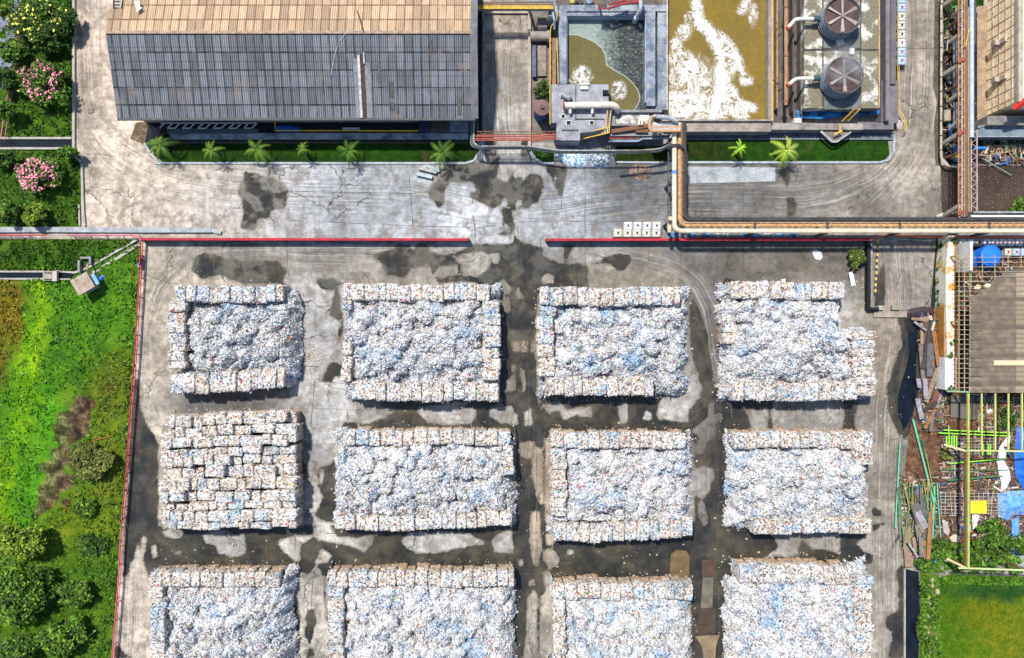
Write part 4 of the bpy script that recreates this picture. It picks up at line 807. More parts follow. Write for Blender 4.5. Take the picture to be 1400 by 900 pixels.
# drum row of blue bundles under the rack
for k, (x0, x1) in enumerate(((914, 927), (928, 940), (941, 952), (959, 972), (975, 996), (1012, 1024), (1026, 1040), (1043, 1058), (1060, 1075), (1078, 1090))):
    crumple('wrapped_bundle', ORD[k]+' blue white wrapped bundle from the left behind the red railing', 'bundle', [(x0, 318.5), (x1, 318.5), (x1, 324), (x0+1, 324.5)], .05, .7, M('bundle%d' % (k % 3), ((.12, .38, .70), (.55, .60, .62), (.2, .45, .72))[k % 3], ((.02, .08, .2), (.15, .18, .2), (.04, .12, .22))[k % 3], 2.5, soft=.06), .3, .5, 'wrapped bundles along the red railing')

# ------------------------------------------------------------------ tank platform with the two open agitator towers
tp = thing('tower_platform', 'crusted concrete platform carrying two round towers', 'platform', P(1152, 75, 0)); z = 2.4
mb = MB(); mb.box(X(1099.5, z), Y(148, z), X(1202, z), Y(-30, z), 0, z); mb.build('slab', M('crust_slab', (.70, .70, .66), (.17, .155, .11), .55, th=.43, soft=.06, fine=.5), tp)
for q in ((1126, 38, 1176, 66), (1127, 128, 1177, 149.5)): MB().bp(*q, z, z+.15).build('dark_pad', M('pad_dark', (.17, .19, .19), (.08, .09, .09), 1), tp)
mb = MB()
for l in (((1125, -20), (1125, 148)), ((1176.5, -20), (1176.5, 148)), ((1100, 68), (1202, 68))): mb.bar(P(*l[0], z+.05), P(*l[1], z+.05), .16, .14)
mb.build('joint_bar', M('dark_metal'), tp)
mb = MB(); mb.bar(P(1201.5, -20, z+.1), P(1201.5, 148, z+.1), .18, .3); mb.build('edge', M('edge_tan', (.5, .36, .2), (.3, .2, .12), 1), tp)
mb = MB(); mb.bp(1144, 54, 1154, 62, 2.6, 2.75, .3); mb.bp(1162, 66, 1168, 74, 2.6, 2.8, -.1); tag(mb.build('pale_panel', M('white_paint')), 'pale loose panel on the platform between the two towers', 'panel')
def tower(cx, cy, label):
    ct = P(cx, cy, 4.9); t = thing('agitator_tower', label, 'tower', (ct.x, ct.y, 2.4), 'round towers on the crusted platform'); bx, by = ct.x, ct.y; R_ = 2.35
    mb = MB(); mb.tube([(bx, by, 2.4), (bx, by, 3.7), (bx, by, 4.9)], [R_*.94, R_*.96, R_], 40, False); mb.build('shell', M('tower_shell', (.62, .66, .72), (.25, .3, .36), 1.5, soft=.08), t)
    mb = MB()
    for zz in (2.9, 3.4, 3.9, 4.4): mb.tube([(bx+math.cos(2*math.pi*k/32)*(R_+.06), by+math.sin(2*math.pi*k/32)*(R_+.06), zz) for k in range(33)], .07, 5)
    for k in range(32): a_ = 2*math.pi*k/32; mb.bar((bx+math.cos(a_)*(R_+.06), by+math.sin(a_)*(R_+.06), 2.5), (bx+math.cos(a_)*(R_+.06), by+math.sin(a_)*(R_+.06), 4.86), .05)
    mb.build('cage', M('cage', (.25, .29, .36)), t)
    mb = MB(); mb.tube([(bx+math.cos(2*math.pi*k/40)*(R_+.02), by+math.sin(2*math.pi*k/40)*(R_+.02), 4.92) for k in range(41)], .1, 6); mb.build('rim', M('rim', (.12, .11, .12)), t)
    mb = MB(); mb.cyl((bx, by), R_-.08, 4.6, 4.67, 40); mb.build('mesh_deck', M('deck_mesh', (.095, .055, .058), (.05, .032, .036), .8, fine=.5), t)
    for k in range(6):
        a_ = math.radians(30+60*k+(2 if cy > 60 else 0)); d = Vector((math.cos(a_), math.sin(a_), 0)); u = Vector((-d.y, d.x, 0)); c0 = Vector((bx, by, 4.80)); mb = MB()
        p0, p1 = c0+d*.15, c0+d*(R_-.25); mb.add([p0-u*.09, p0+u*.09, p1+u*.21+Vector((0, 0, .12)), p1-u*.21-Vector((0, 0, .06))], [(0, 3, 2, 1)]); mb.add([q-Vector((0, 0, .05)) for q in (p0-u*.09, p0+u*.09, p1+u*.21+Vector((0, 0, .12)), p1-u*.21-Vector((0, 0, .06)))], [(0, 1, 2, 3)]); mb.build('blade', M('blade', (.42, .36, .33), (.28, .23, .21), 2), t)
    mb = MB(); mb.cyl((bx, by), .28, 4.6, 4.95, 16); mb.build('hub', M('hub', (.30, .25, .23)), t)
tower(1152.5, 21, 'round fan tower on the platform, nearer the top edge'); tower(1155, 103, 'round fan tower on the platform with steam above it')
# inlet elbows
for k, (y0, y1, lb) in enumerate(((40, 26, 'white elbow pipe feeding the upper round tower'), (118, 107.5, 'white elbow pipe feeding the lower round tower'))):
    t = thing('elbow_pipe', lb, 'pipe', P(1095, y1, 0)); mb = MB(); mb.tube(arc([P(1077, y0-1, 3.4), P(1087, y1+1, 3.6), P(1093, y1, 3.6), P(1116, y1, 3.6)], 1), .24, 12); mb.build('pipe', wpip, t)
    mb = MB(); mb.tube([P(1112, y1-.3, 3.6), P(1121, y1-.6, 3.6)], .38, 12); mb.build('valve', M('valve', (.04, .10, .13)), t); mb = MB(); mb.tube([P(1076, y0, 3.4), P(1079, y0-2, 3.4)], .3, 10); mb.build('flange', M('flange'), t)
    mb = MB(); mb.bar(P(1100, y1, 0), P(1100, y1, 3.4), .15); mb.build('support', M('dark_metal'), t)
t = thing('rusty_pipe', 'long rusty orange pipe standing between the large basin and the tower platform', 'pipe', P(1074, 70, 0))
mb = MB(); mb.tube([P(1074.5, -30, 3), P(1074.5, 144, 3)], .24, 12); mb.build('pipe', M('rust_pipe', (.42, .24, .14), (.25, .11, .06), .8), t)
for y_ in (8, 75, 137): mb = MB(); mb.tube([P(1074.5, y_, 3), P(1074.5, y_+3, 3)], .33, 12); mb.build('flange', M('flange2', (.30, .14, .07)), t)
for y_ in (20, 80, 130): mb = MB(); mb.bar(P(1074.5, y_, 0), P(1074.5, y_, 3), .15); mb.build('support', M('dark_metal'), t)
struct(poly_sheet('channel_floor', [(1057,-30),(1100,-30),(1100,168),(1057,168)], .03, M('chan', (.05, .045, .045), (.14, .12, .10), .5), 1), 'dark sunken gap between basin and platform')
for k, x_ in enumerate((1062.5, 1084.5, 1095.5)): tag(MB().bp(x_-1, -30, x_+1, 148+k*4, 0, 1.4).build('low_wall', M('wallk%d' % k, ((.36, .26, .14), (.10, .09, .09), (.16, .13, .12))[k])), ('tan', 'black', 'dark brown')[k]+' low wall in the gap left of the tower platform', 'wall')
for k, (a_, b_) in enumerate((((1058, 36), (1070, 24)), ((1056, 110), (1071, 102)))): tag(MB().bar(P(*a_, 2.4), P(*b_, 2.4), .1).build('strut', M('rusty')), ('upper', 'lower')[k]+' thin rusty strut leaning from the large basin wall', 'strut')
# walls and blue cover below the towers
crumple('blue_tarpaulin', 'long crumpled blue tarpaulin along the lower edge of the tower platform', 'tarpaulin', [(1089,151),(1204,151),(1200,157),(1150,160),(1125,163),(1088,161)], .8, .9, M('blue_tarp2', (.02, .22, .55), (.015, .05, .11), .9, soft=.06), .35)
tag(MB().bp(1086, 161.5, 1096, 168, 0, 1).build('white_box', M('white_paint')), 'small white box at the left end of the long blue tarpaulin', 'box')
tag(MB().bp(1055, 169, 1180, 177.5, 0, 1.6).build('concrete_ledge', M('ledge2', (.36, .33, .30), (.14, .13, .13), .6)), 'concrete ledge below the blue tarpaulin and towers', 'ledge')
tag(MB().bp(1180, 168, 1222, 177, 0, 1.4).bp(1205, 110, 1228, 168, 0, 1.3).build('concrete_ledge', M('ledge3', (.19, .17, .19), (.10, .10, .12), .7)), 'dark ledge at the lower right corner of the towers', 'ledge')
tag(MB().bp(1211, -30, 1216.5, 165, 0, 2.2).build('low_wall', M('wall_purple', (.20, .18, .21), (.12, .11, .13), .8)), 'dark purplish wall strip right of the tower platform', 'wall')
tag(MB().bp(1217.5, -30, 1225, 115, 0, 1.6).build('low_wall', M('wall_slate', (.09, .095, .115), (.16, .13, .13), .8)), 'slate dark wall strip beside the yellow railing', 'wall')
struct(poly_sheet('channel_floor', [(1202,-30),(1228,-30),(1228,180),(1202,180)], .03, M('chan'), 1), 'dark gap right of the towers')
struct(poly_sheet('channel_floor', [(930,180),(1222,178),(1222,192),(930,192)], .03, M('slat_dark', (.04, .05, .06), (.17, .20, .23), 1.2), 1), 'dark slatted gutter above the verge')
mb = MB()
for k in range(70): mb.bar(P(934+k*4, 190, .2), P(938+k*4, 182, .2), .09, .05)
mb.bar(P(934, 190.5, .25), P(1222, 190.5, .25), .12); mb.bar(P(934, 181, .25), P(1222, 181, .25), .12)
tag(mb.build('gutter_grate', M('grate', (.22, .28, .33), (.10, .12, .14), 1)), 'long blue grey slatted grate along the verge below the basins', 'grate')
t = thing('steel_stairs', 'yellow railed stairs crossing the blue tarpaulin below the towers', 'stairs', P(1162, 158, 0))
for dx in (0, 8): mb = MB(); mb.bar(P(1151+dx, 166, 1.5), P(1168+dx, 149, 3.4), .12); mb.build('handrail', ym, t)
mb = MB()
for k in range(9): mb.bar(P(1152+k*1.9, 165-k*1.9, 1+k*.2), P(1160+k*1.9, 165-k*1.9, 1+k*.2), .13, .05)
mb.build('treads', M('brown_metal'), t)
mb = MB(); mb.bar(P(1148, 170, 2), P(1148, 182, 2), .14); mb.bar(P(1140, 184, 2), P(1151, 179, 2), .2); tag(mb.build('yellow_valve', ym), 'yellow valve handle standing on the ledge below the stairs', 'valve')
t = thing('chute', 'small triangular steel chute projecting over the verge', 'chute', P(1138, 185, 0)); sm = M('chute', (.45, .44, .42), (.25, .24, .24), 2)
mb = MB(); mb.bar(P(1122, 180, 1.5), P(1137, 194, 1.5), .25, .3); mb.bar(P(1137, 194, 1.5), P(1144, 194, 1.5), .25, .3); mb.bar(P(1144, 194, 1.5), P(1163, 181, 1.5), .2, .3); mb.build('rim', sm, t); mb = MB(); mb.pp([(1124, 180), (1161, 181), (1144, 193), (1138, 193)], 1.1, 1.25); mb.build('base', M('chute2', (.2, .19, .19)), t)
# yellow railing along the right road
t = thing('yellow_railing', 'thin yellow railing along the row of caged tanks', 'railing', P(1230, 90, 0))
mb = MB(); mb.tube(arc([P(1227.5, -20, 1), P(1227.5, 150, 1), P(1239, 164, 1), P(1239, 179, 1), P(1234, 180, 1)], .5), .05, 6); mb.tube(arc([P(1229.5, 90, 1), P(1229.5, 150, 1), P(1237, 161, 1), P(1237, 178, 1)], .5), .04, 6); mb.build('rail', ym, t)
mb = MB()
for k in range(14): mb.bar(P(1227.5, -5+k*12, 0), P(1227.5, -5+k*12, 1), .07)
mb.build('posts', ym, t)
crumple('rubble_pile', 'small pale rubble pile beside the end of the yellow railing', 'rubble', [(1225,164),(1236,164),(1237,177),(1226,176)], .02, .6, M('rub', (.5, .45, .4), (.3, .25, .2), 4), .3)
# ------------------------------------------------------------------ bales and heaps of baled plastic
def mat_plastic(name, warm=.10, dirt=.5, scale=6.5, seed=0., oi=False):
    """crushed bottles and film: every scrap has its own colour, mostly white and clear, some blue that also paints in shade, some dirty tan"""
    g = G(name); q = g.map((1, 1, 1)); q.node.inputs['Location'].default_value = (seed, seed*.7, 0)
    v = g.vor(scale, 'Color', q); r = g.xyz(0, v); r2 = g.xyz(1, v)
    c = g.ramp(r, [(0, (.74, .745, .75)), (.20, (.62, .64, .67)), (.34, (.90, .90, .89)), (.52, (.50, .55, .62)), (.60, (.74, .71, .66)), (.70, (.15, .27, .42)), (.75, (.52, .38, .26)), (.81, (.86, .86, .87)), (.885, (.04, .055, .09)), (.93, (.17, .085, .06))], True)
    v2 = g.vor(scale*.8, 'Color', g.map((1, 1, 1), .6, q)); r3 = g.xyz(2, v2)
    c = g.mix(g.ma('GREATER_THAN', r3, .972 if oi else g.mr(g.noise(.12, 3, .6), .42, .62, .985, .90)), c, g.ramp(g.xyz(0, v2), [(0, (.65, .05, .04)), (.25, (.02, .20, .60)), (.5, (.05, .42, .22)), (.68, (.70, .55, .05)), (.8, (.05, .35, .65)), (.93, (.55, .10, .35))], True))
    bl = g.noise(.28, 5, .7, q); c = g.mix(1, c, g.ramp(bl, [(.36, (.55, .78, 1)), (.46, (.96, .98, 1)), (.62, (1, .965, .91))]), 'MULTIPLY')  # blue blotches paint the bluish shade of crevices into the plastic
    c = g.mix(1, c, (1, .97, .94) if oi else (.93, .95, 1), 'MULTIPLY')
    c = g.mix(g.mr(g.noise(.42, 5, .7, g.map((1, 1, 1), .3, q)), .54, .64, 0, .55 if not oi else .2), c, (.90, .905, .91))
    if not oi: c = g.mix(g.ma('MULTIPLY', g.attr('clean_lit'), g.mr(g.noise(3.2, 4, .7), .62, .42, .25, 1)), c, (.93, .935, .94))  # lump crowns whitened: clean bags plus highlight painted into the colour
    if oi:
        n_ = g.n('ShaderNodeObjectInfo'); rn = n_.outputs['Random']; c = g.mix(1, c, g.ramp(rn, [(0, (.80, .84, .92)), (.3, (1, 1, 1)), (.6, (1, .97, .94)), (.8, (.84, .79, .74)), (1, (1, 1, 1))]), 'MULTIPLY')
    c = g.mix(g.ma('MULTIPLY', g.mr(g.noise(1.6, 6, .7, q), .50, .68, 0, 1), dirt), c, (.25, .16, .10))
    if oi: c = g.mix(g.ma('MULTIPLY', g.mr(g.xyz(2), 2.9, .8), g.mr(g.noise(2.2, 4, .7), .3, .6, .35, .9)), c, (.40, .25, .12))  # tan low down paints the warm sunlit faces, together with mud splash
    n = g.noise(9, 4, .75, q); c = g.mix(1, c, g.mr(n, .28, .72, .72, 1.12), 'MULTIPLY')
    g.bump(g.ma('ADD', n, g.xyz(1, v)), .9, .10)
    return g.out(c, .45, 0, .5)
PL_B = mat_plastic('baled_plastic', dirt=.9, scale=5.5, oi=True); PL_H = mat_plastic('loose_plastic', dirt=.22, scale=5.6, seed=3.3)
for m_ in (PL_B,): pass

def rock(w_, d_, h_, seed, n=9):
    """one bale: a bulging, strapped block with a crumpled skin (numpy verts, faces)"""
    r = np.random.default_rng(seed); V = []; F = []; idx = {}
    def vid(i, j, k):
        if (i, j, k) not in idx: idx[(i, j, k)] = len(V); V.append((i/n*2-1, j/n*2-1, k/n*2-1))
        return idx[(i, j, k)]
    for a_ in range(n):
        for b_ in range(n):
            for f in ((0, 0), (1, 0), (0, 1), (1, 1)): pass
            F.append([vid(0, a_, b_), vid(0, a_, b_+1), vid(0, a_+1, b_+1), vid(0, a_+1, b_)]); F.append([vid(n, a_, b_), vid(n, a_+1, b_), vid(n, a_+1, b_+1), vid(n, a_, b_+1)])
            F.append([vid(a_, 0, b_), vid(a_+1, 0, b_), vid(a_+1, 0, b_+1), vid(a_, 0, b_+1)]); F.append([vid(a_, n, b_), vid(a_, n, b_+1), vid(a_+1, n, b_+1), vid(a_+1, n, b_)])
            F.append([vid(a_, b_, n), vid(a_+1, b_, n), vid(a_+1, b_+1, n), vid(a_, b_+1, n)])
    V = np.array(V); p = 5.5; nr = (np.abs(V)**p).sum(1)**(1/p); V = V/nr[:, None]
    strap = 1-.035*(np.abs(((V[:, 0]*1.5) % 1)-.5) < .12)
    dsp = 1+(r.random(len(V))-.5)*.15+.10*(np.array([mnoise.noise(Vector(q*1.7+seed)) for q in V]))
    V = V*(dsp*strap)[:, None]*np.array((w_/2, d_/2, h_/2)); V[:, 2] += h_/2
    # scraps standing off the skin
    nb = 46; top = V[V[:, 2] > h_*.35]; c0 = top[r.integers(0, len(top), nb)]; bb = len(V); ex = []; fx = []
    for q in c0:
        s_ = r.uniform(.04, .10); o3 = r.normal(size=(4, 3)); o3 /= np.linalg.norm(o3, axis=1)[:, None]; b4 = bb+len(ex); ex += list(q+o3*s_); fx += [[b4, b4+1, b4+2], [b4, b4+2, b4+3]]
    return np.r_[V, np.array(ex)], F+fx
BT = 3.55                                   # height of the bale walls' tops
BH = 1.18
protos = [rock(1, 1, 1, s_) for s_ in range(8)]; bale_me = []
for i, (v, f) in enumerate(protos):
    me = bpy.data.meshes.new('plastic_bale'); me.from_pydata([tuple(q) for q in v], [], f); me.materials.append(PL_B); me.update(); bale_me.append(me)
lowv = [rock(1, 1, 1, 50+s_, 5) for s_ in range(4)]
ALL = []                                    # (size seen, centre, dims, rot, label, group)
def bale(cx, cy, z0, w_, d_, h_, rot, label, grp, pri):
    ALL.append((pri, cx, cy, z0, w_, d_, h_, rot, label, grp))

COLN = ('first', 'second', 'third', 'fourth'); ROWN = ('top', 'middle', 'bottom')
# piles: bounds in photo pixels at wall-top height; walls per side: (from, to, depth px, pitch px)
PILES = [
 dict(r=0, c=0, b=(229, 391, 402, 535), n=[(240, 386, 22, 14)], w=[(412, 505, 24, 13)], s=[(232, 388, 27, 17)], e=[], low=1.5, st=-.07),
 dict(r=0, c=1, b=(467, 389, 684, 548), n=[(468, 672, 22, 15)], w=[(411, 425, 14, 13), (470, 486, 14, 14), (488, 524, 14, 17)], s=[(480, 682, 24, 16)], e=[(412, 520, 24, 15)], low=.65, tilt=.0),
 dict(r=0, c=2, b=(736, 393, 946, 545), n=[(738, 930, 24, 17)], w=[(418, 518, 23, 15)], s=[(745, 900, 25, 15)], e=[], low=.9, sb=-4, st=.02),
 dict(r=0, c=3, b=(990, 386, 1198, 548), n=[(1000, 1155, 23, 19)], w=[(440, 470, 18, 15)], s=[(1003, 1172, 25, 16)], e=[(453, 545, 32, 13)], low=.45, cut=(1160, 0, 1300, 450)),
 dict(r=1, c=0, b=(216, 570, 405, 724), full=True),
 dict(r=1, c=1, b=(452, 589, 703, 722), n=[(470, 703, 20, 16)], w=[], s=[(456, 702, 20, 16)], e=[(610, 650, 14, 14)], low=.6, st=-.03, sb=3),
 dict(r=1, c=2, b=(753, 592, 950, 734), n=[(753, 944, 21, 15)], w=[(614, 708, 22, 14)], s=[(757, 948, 24, 15)], e=[], low=.9, st=-.045, sb=7),
 dict(r=1, c=3, b=(1001, 592, 1194, 730), n=[(1004, 1194, 21, 15)], w=[], s=[(1030, 1192, 20, 17)], e=[(612, 636, 24, 12)], low=.8, tilt=0),
 dict(r=2, c=0, b=(203, 783, 396, 935), n=[(203, 386, 20, 15)], w=[(803, 925, 22, 15)], s=[(203, 396, 20, 15)], e=[], low=.8, tilt=0),
 dict(r=2, c=1, b=(447, 783, 703, 945), n=[(447, 703, 20, 14)], w=[(803, 935, 22, 16)], s=[(447, 703, 20, 15)], e=[], low=.8, tilt=0),
 dict(r=2, c=2, b=(756, 800, 950, 945), n=[(756, 948, 21, 15)], w=[(821, 935, 18, 15)], s=[(756, 948, 20, 15)], e=[], low=.9, tilt=0),
 dict(r=2, c=3, b=(1000, 775, 1194, 940), n=[(1012, 1166, 24, 15)], w=[], s=[(1000, 1190, 20, 15)], e=[(788, 935, 26, 13)], low=.55, cut=(900, 0, 1011, 800)),
]
def wname(side): return dict(n='upper', s='lower', w='left', e='right')[side]
def add_walls(p):
    x0, y0, x1, y1 = p['b']; rn, cn = ROWN[p['r']], COLN[p['c']]; grp = 'bales walling the %s pile of the %s row' % (cn, rn)
    for side in 'nswe':
        for (a_, b_, dep, pit) in p[side]:
            pos = a_; lst = []
            while pos < b_-pit*.4:
                w_ = min(pit*random.uniform(.8, 1.25), b_-pos); lst.append((pos+w_/2, w_)); pos += w_
            for i, (c_, w_) in enumerate(lst):
                jit = random.uniform(-2.2, 2.2); top = BT+random.uniform(-.35, .2); wv = (c_-(x0+x1)/2)*p.get(side+'t', 0)+p.get(side+'b', 0)*(1-((c_-(x0+x1)/2)/((x1-x0)/2))**2)+math.sin(c_*.045+p['c']+p['r']*2)*1.2 if side in 'ns' else 0
                if side == 'n': cx, cy, dx, dy = c_, y0+dep/2+jit*.6+wv*.5, w_, dep
                if side == 's': cx, cy, dx, dy = c_, y1-dep/2+jit*.6+wv, w_, dep
                if side == 'w': cx, cy, dx, dy = x0+dep/2+jit, c_, dep, w_
                if side == 'e': cx, cy, dx, dy = x1-dep/2+jit, c_, dep, w_
                sc_ = 1-BT/H; rot = random.uniform(-.05, .05)
                n_ = ORD[i] if i < 20 else str(i+1)
                lb = 'plastic bale, %s from %s in %s wall of %s pile, %s row' % (n_, 'left' if side in 'ns' else 'top', wname(side), cn, rn)
                X0, Y0 = X(cx, BT), Y(cy, BT); ddx, ddy = dx*.1*sc_*1.02, dy*.1*sc_*1.02
                vis = cy < 890
                bale(X0, Y0, top-BH, ddx, ddy, BH, rot, lb, grp, ddx*ddy if vis else -1)
                for L in (1, 2): bale(X0+random.uniform(-.12, .12), Y0+random.uniform(-.12, .12), top-BH*(L+1)+.04*L, ddx, ddy, BH, random.uniform(-.05, .05), None, grp, -2 if vis else -3)
for p in PILES:
    if not p.get('full'): add_walls(p)
# the pile made of bales only, laid in uneven courses
p = PILES[4]; x0, y0, x1, y1 = p['b']; ry = y0; row_i = 0; grp = 'bales stacked in the first pile of the middle row'
while ry < y1-5:
    hh = random.uniform(10.5, 17) if row_i not in (0,) else 16
    if y1-ry-hh < 8: hh = y1-ry
    rx = x0+random.uniform(0, 6)+(4 if row_i == 0 else 0); k = 0
    while rx < x1-6:
        ww = random.choice((12, 15, 20, 25, 29))*random.uniform(.88, 1.12)
        if x1-rx-ww < 8: ww = x1-rx
        edge = min(rx-x0, x1-rx-ww, ry-y0, y1-ry-hh) < 7; drop = random.choice((0, 0, .1, .3, .7, .2, 1.15))*(0 if row_i > 8 else 1) + (.5 if edge and random.random() < .25 else 0); top = BT+.5-drop; sc_ = 1-top/H
        lb = 'plastic bale, %s from left in the %s course of the all-bale pile' % (ORD[k], ORD[row_i])
        cx, cy = rx+ww/2, ry+hh/2+random.uniform(-2.2, 2.2)-(rx-x0)*.05*(1-row_i/11)
        bale(X(cx, top), Y(cy, top), top-BH, ww*.1*sc_*random.uniform(.97, 1.04), hh*.1*sc_*random.uniform(.96, 1.05), BH, random.uniform(-.09, .09), lb, grp, ww*hh*.0094)
        for L in (1, 2): bale(X(cx, top), Y(cy, top), top-BH*(L+1)+.04, ww*.1*sc_*1.04, hh*.1*sc_*1.04, BH, random.uniform(-.04, .04), None, grp, -2 if edge else -3)
        rx += ww; k += 1
    ry += hh; row_i += 1
ALL.sort(key=lambda q: -q[0])
single = [q for q in ALL if q[0] > 0][:300]; rest = [q for q in ALL[len(single):] if q[0] > -3]
for i, (pri, cx, cy, z0, w_, d_, h_, rot, lb, grp) in enumerate(single):
    o = bpy.data.objects.new('plastic_bale', bale_me[i % 8]); C.objects.link(o); o.location = (cx, cy, z0); o.scale = (w_, d_, h_)
    o.rotation_euler = (random.uniform(-.04, .04), random.uniform(-.04, .04), rot); tag(o, lb, 'bale', grp)
RV = []; RF = []; nb_ = 0
for i, (pri, cx, cy, z0, w_, d_, h_, rot, lb, grp) in enumerate(rest):
    v, f = lowv[i % 4] if pri < 0 else protos[i % 8]; c_, s_ = math.cos(rot), math.sin(rot); q = v*np.array((w_, d_, h_))
    RV.append(np.c_[q[:, 0]*c_-q[:, 1]*s_+cx, q[:, 0]*s_+q[:, 1]*c_+cy, q[:, 2]+z0]); RF += [[k+nb_ for k in t_] for t_ in f]; nb_ += len(v)
tag(mesh_obj('plastic_bales', np.concatenate(RV), RF, PL_B), 'the remaining plastic bales in the lower courses of all the piles', 'bales', kind='stuff')

# loose heaps inside the walls
TINT = {(0, 0): 'bluish white', (0, 1): 'white', (0, 2): 'brightly speckled', (0, 3): 'white', (1, 1): 'white', (1, 2): 'bluish', (1, 3): 'white', (2, 0): 'white', (2, 1): 'pale blue', (2, 2): 'white', (2, 3): 'white'}
def heap(p):
    x0, y0, x1, y1 = p['b']; r = np.random.default_rng(p['r']*10+p['c']+5); sc_ = 1-BT/H; low = p['low']
    ax, bx_ = X(x0, BT), X(x1, BT); ay, by_ = Y(y1, BT), Y(y0, BT); m_ = 1.2
    st = .125; gx, gy = np.meshgrid(np.arange(ax-m_, bx_+m_, st), np.arange(ay-m_, by_+m_, st)); px, py = gx*10/sc_+700, 450-gy*10/sc_
    has = {s_: bool(p[s_]) for s_ in 'nswe'}; jag = (fbm(gx*.55, gy*.55, 4, p['c']+3)-.5)*2.6
    def side(s_, d):                       # d: metres inside that side
        wl = p[s_]; cover = np.zeros(d.shape); dep = 2.2
        for (a_, b_, de, _) in wl:
            q = px if s_ in 'ns' else py; cover = np.maximum(cover, ((q > a_) & (q < b_)).astype(float)); dep = de*.1*sc_
        inner = d-dep*.8
        ovf = (low < .4)*(fbm(gx*.32, gy*.32, 3, 31+p['c']*7+p['r']) > .63)
        walled = np.where(inner < 0, np.where(ovf & (d > .35), 1.0, -3.), np.clip(.62+inner/2.6*.38, .3, 1) if low > .4 else np.clip(.80+inner/2.4, .76, 1))
        openp = np.clip((d+.12+jag*.8)/2.0, 0, 1)**.75
        return np.where(cover > 0, walled, openp)
    f = np.minimum.reduce([side('w', gx-ax), side('e', bx_-gx), side('s', gy-ay), side('n', by_-gy)])
    if 'cut' in p: f = np.where(f < -1, f, np.minimum(f, np.clip((-poly_sd(px, py, [(p['cut'][0], p['cut'][1]), (p['cut'][2], p['cut'][1]), (p['cut'][2], p['cut'][3]), (p['cut'][0], p['cut'][3])])*.1+.2+jag*.4)/1.6, 0, 1)))
    body = (BT+.05-low*.75)+1.1*(fbm(gx*.16, gy*.16, 4, 7+p['c']*3)-.5)*2
    cx, cy = (ax+bx_)/2, (ay+by_)/2; body += (.25+low*.75)*np.exp(-((gx-cx)/(bx_-ax)*2.4)**2-((gy-cy)/(by_-ay)*2.6)**2)
    # bags and lumps; crowns whitened as clean bags and as painted highlight
    n_ = int((bx_-ax)*(by_-ay)*1.0); cen = np.c_[r.uniform(ax, bx_, n_), r.uniform(ay, by_, n_)]; rad = r.uniform(.45, 1.05, n_); lift = r.uniform(-.35, .45, n_); pil = np.full(gx.shape, -.45); cln_lit = np.zeros(gx.shape)
    for (qx, qy), q, lf in zip(cen, rad, lift):
        i0, i1 = np.searchsorted(gy[:, 0], (qy-q, qy+q)); j0, j1 = np.searchsorted(gx[0], (qx-q, qx+q)); sx, sy = gx[i0:i1, j0:j1], gy[i0:i1, j0:j1]
        d = ((sx-qx)**2+(sy-qy)**2)/q**2; cand = np.where(d < 1, np.sqrt(np.clip(1-d, 0, 1))*q*.85-.42+lf, -9); up_ = cand > pil[i0:i1, j0:j1]; k_ = max(0, r.normal(.28, .45)); cln_lit[i0:i1, j0:j1] = np.where(up_, k_*np.clip(1.25-d, 0, 1), cln_lit[i0:i1, j0:j1]); pil[i0:i1, j0:j1] = np.maximum(pil[i0:i1, j0:j1], cand)
    z = np.where(f < -1, -1, f*body+(pil*1.15+(r.random(gx.shape)-.5)*.27+.5*(fbm(gx*2.2, gy*2.2, 3, 4)-.5))*np.clip(f*1.6, 0, 1))
    z = np.where(f < -1, BT-1.6, z); keepv = (f > .02)|(f < -1)
    ny, nx = gx.shape; i = (np.arange(ny-1)[:, None]*nx+np.arange(nx-1)[None]).ravel(); K = keepv.ravel(); W = (f < -1).ravel()
    ok = K[i] & K[i+1] & K[i+nx] & K[i+nx+1] & ~(W[i] & W[i+1] & W[i+nx] & W[i+nx+1]); i = i[ok]; F = np.c_[i, i+1, i+1+nx, i+nx]
    V = np.c_[gx.ravel()+(r.random(gx.size)-.5)*.05, gy.ravel()+(r.random(gx.size)-.5)*.05, np.maximum(z.ravel(), -.05)]
    V0 = V; used = np.unique(F); cl_ = np.clip(cln_lit.ravel(), 0, 1)[used]; mp = -np.ones(len(V), int); mp[used] = np.arange(len(used)); V = V[used]; F = mp[F]
    # loose scraps: bottles and film lying on top and spilling over the edge
    top = V[V[:, 2] > .1]; nb2 = 4200; c0 = top[r.integers(0, len(top), nb2)]+r.normal(size=(nb2, 3))*np.array((.08, .08, .05))+np.array((0, 0, .07))
    u = r.normal(size=(nb2, 3)); u[:, 2] *= .45; u /= np.linalg.norm(u, axis=1)[:, None]; w2 = np.cross(u, r.normal(size=(nb2, 3))); w2 /= np.linalg.norm(w2, axis=1)[:, None]
    ln = r.uniform(.06, .17, nb2)[:, None]; wd = r.uniform(.04, .11, nb2)[:, None]; Q = np.stack([c0-u*ln-w2*wd, c0+u*ln-w2*wd, c0+u*ln+w2*wd+[0, 0, .04], c0-u*ln+w2*wd], 1).reshape(-1, 3)
    b0 = len(V); qf = np.arange(nb2*4).reshape(-1, 4)+b0
    o = mesh_obj('plastic_heap', np.r_[V, Q], np.r_[F, qf].tolist(), PL_H, None, False, dict(clean_lit=np.r_[cl_, np.repeat(r.random(nb2)*.5, 4)]))
    tag(o, 'loose heap of %s plastic waste inside the %s pile of the %s row' % (TINT[(p['r'], p['c'])], COLN[p['c']], ROWN[p['r']]), 'plastic heap', 'loose plastic heaps inside the bale walls')
for p in PILES:
    if not p.get('full'): heap(p)

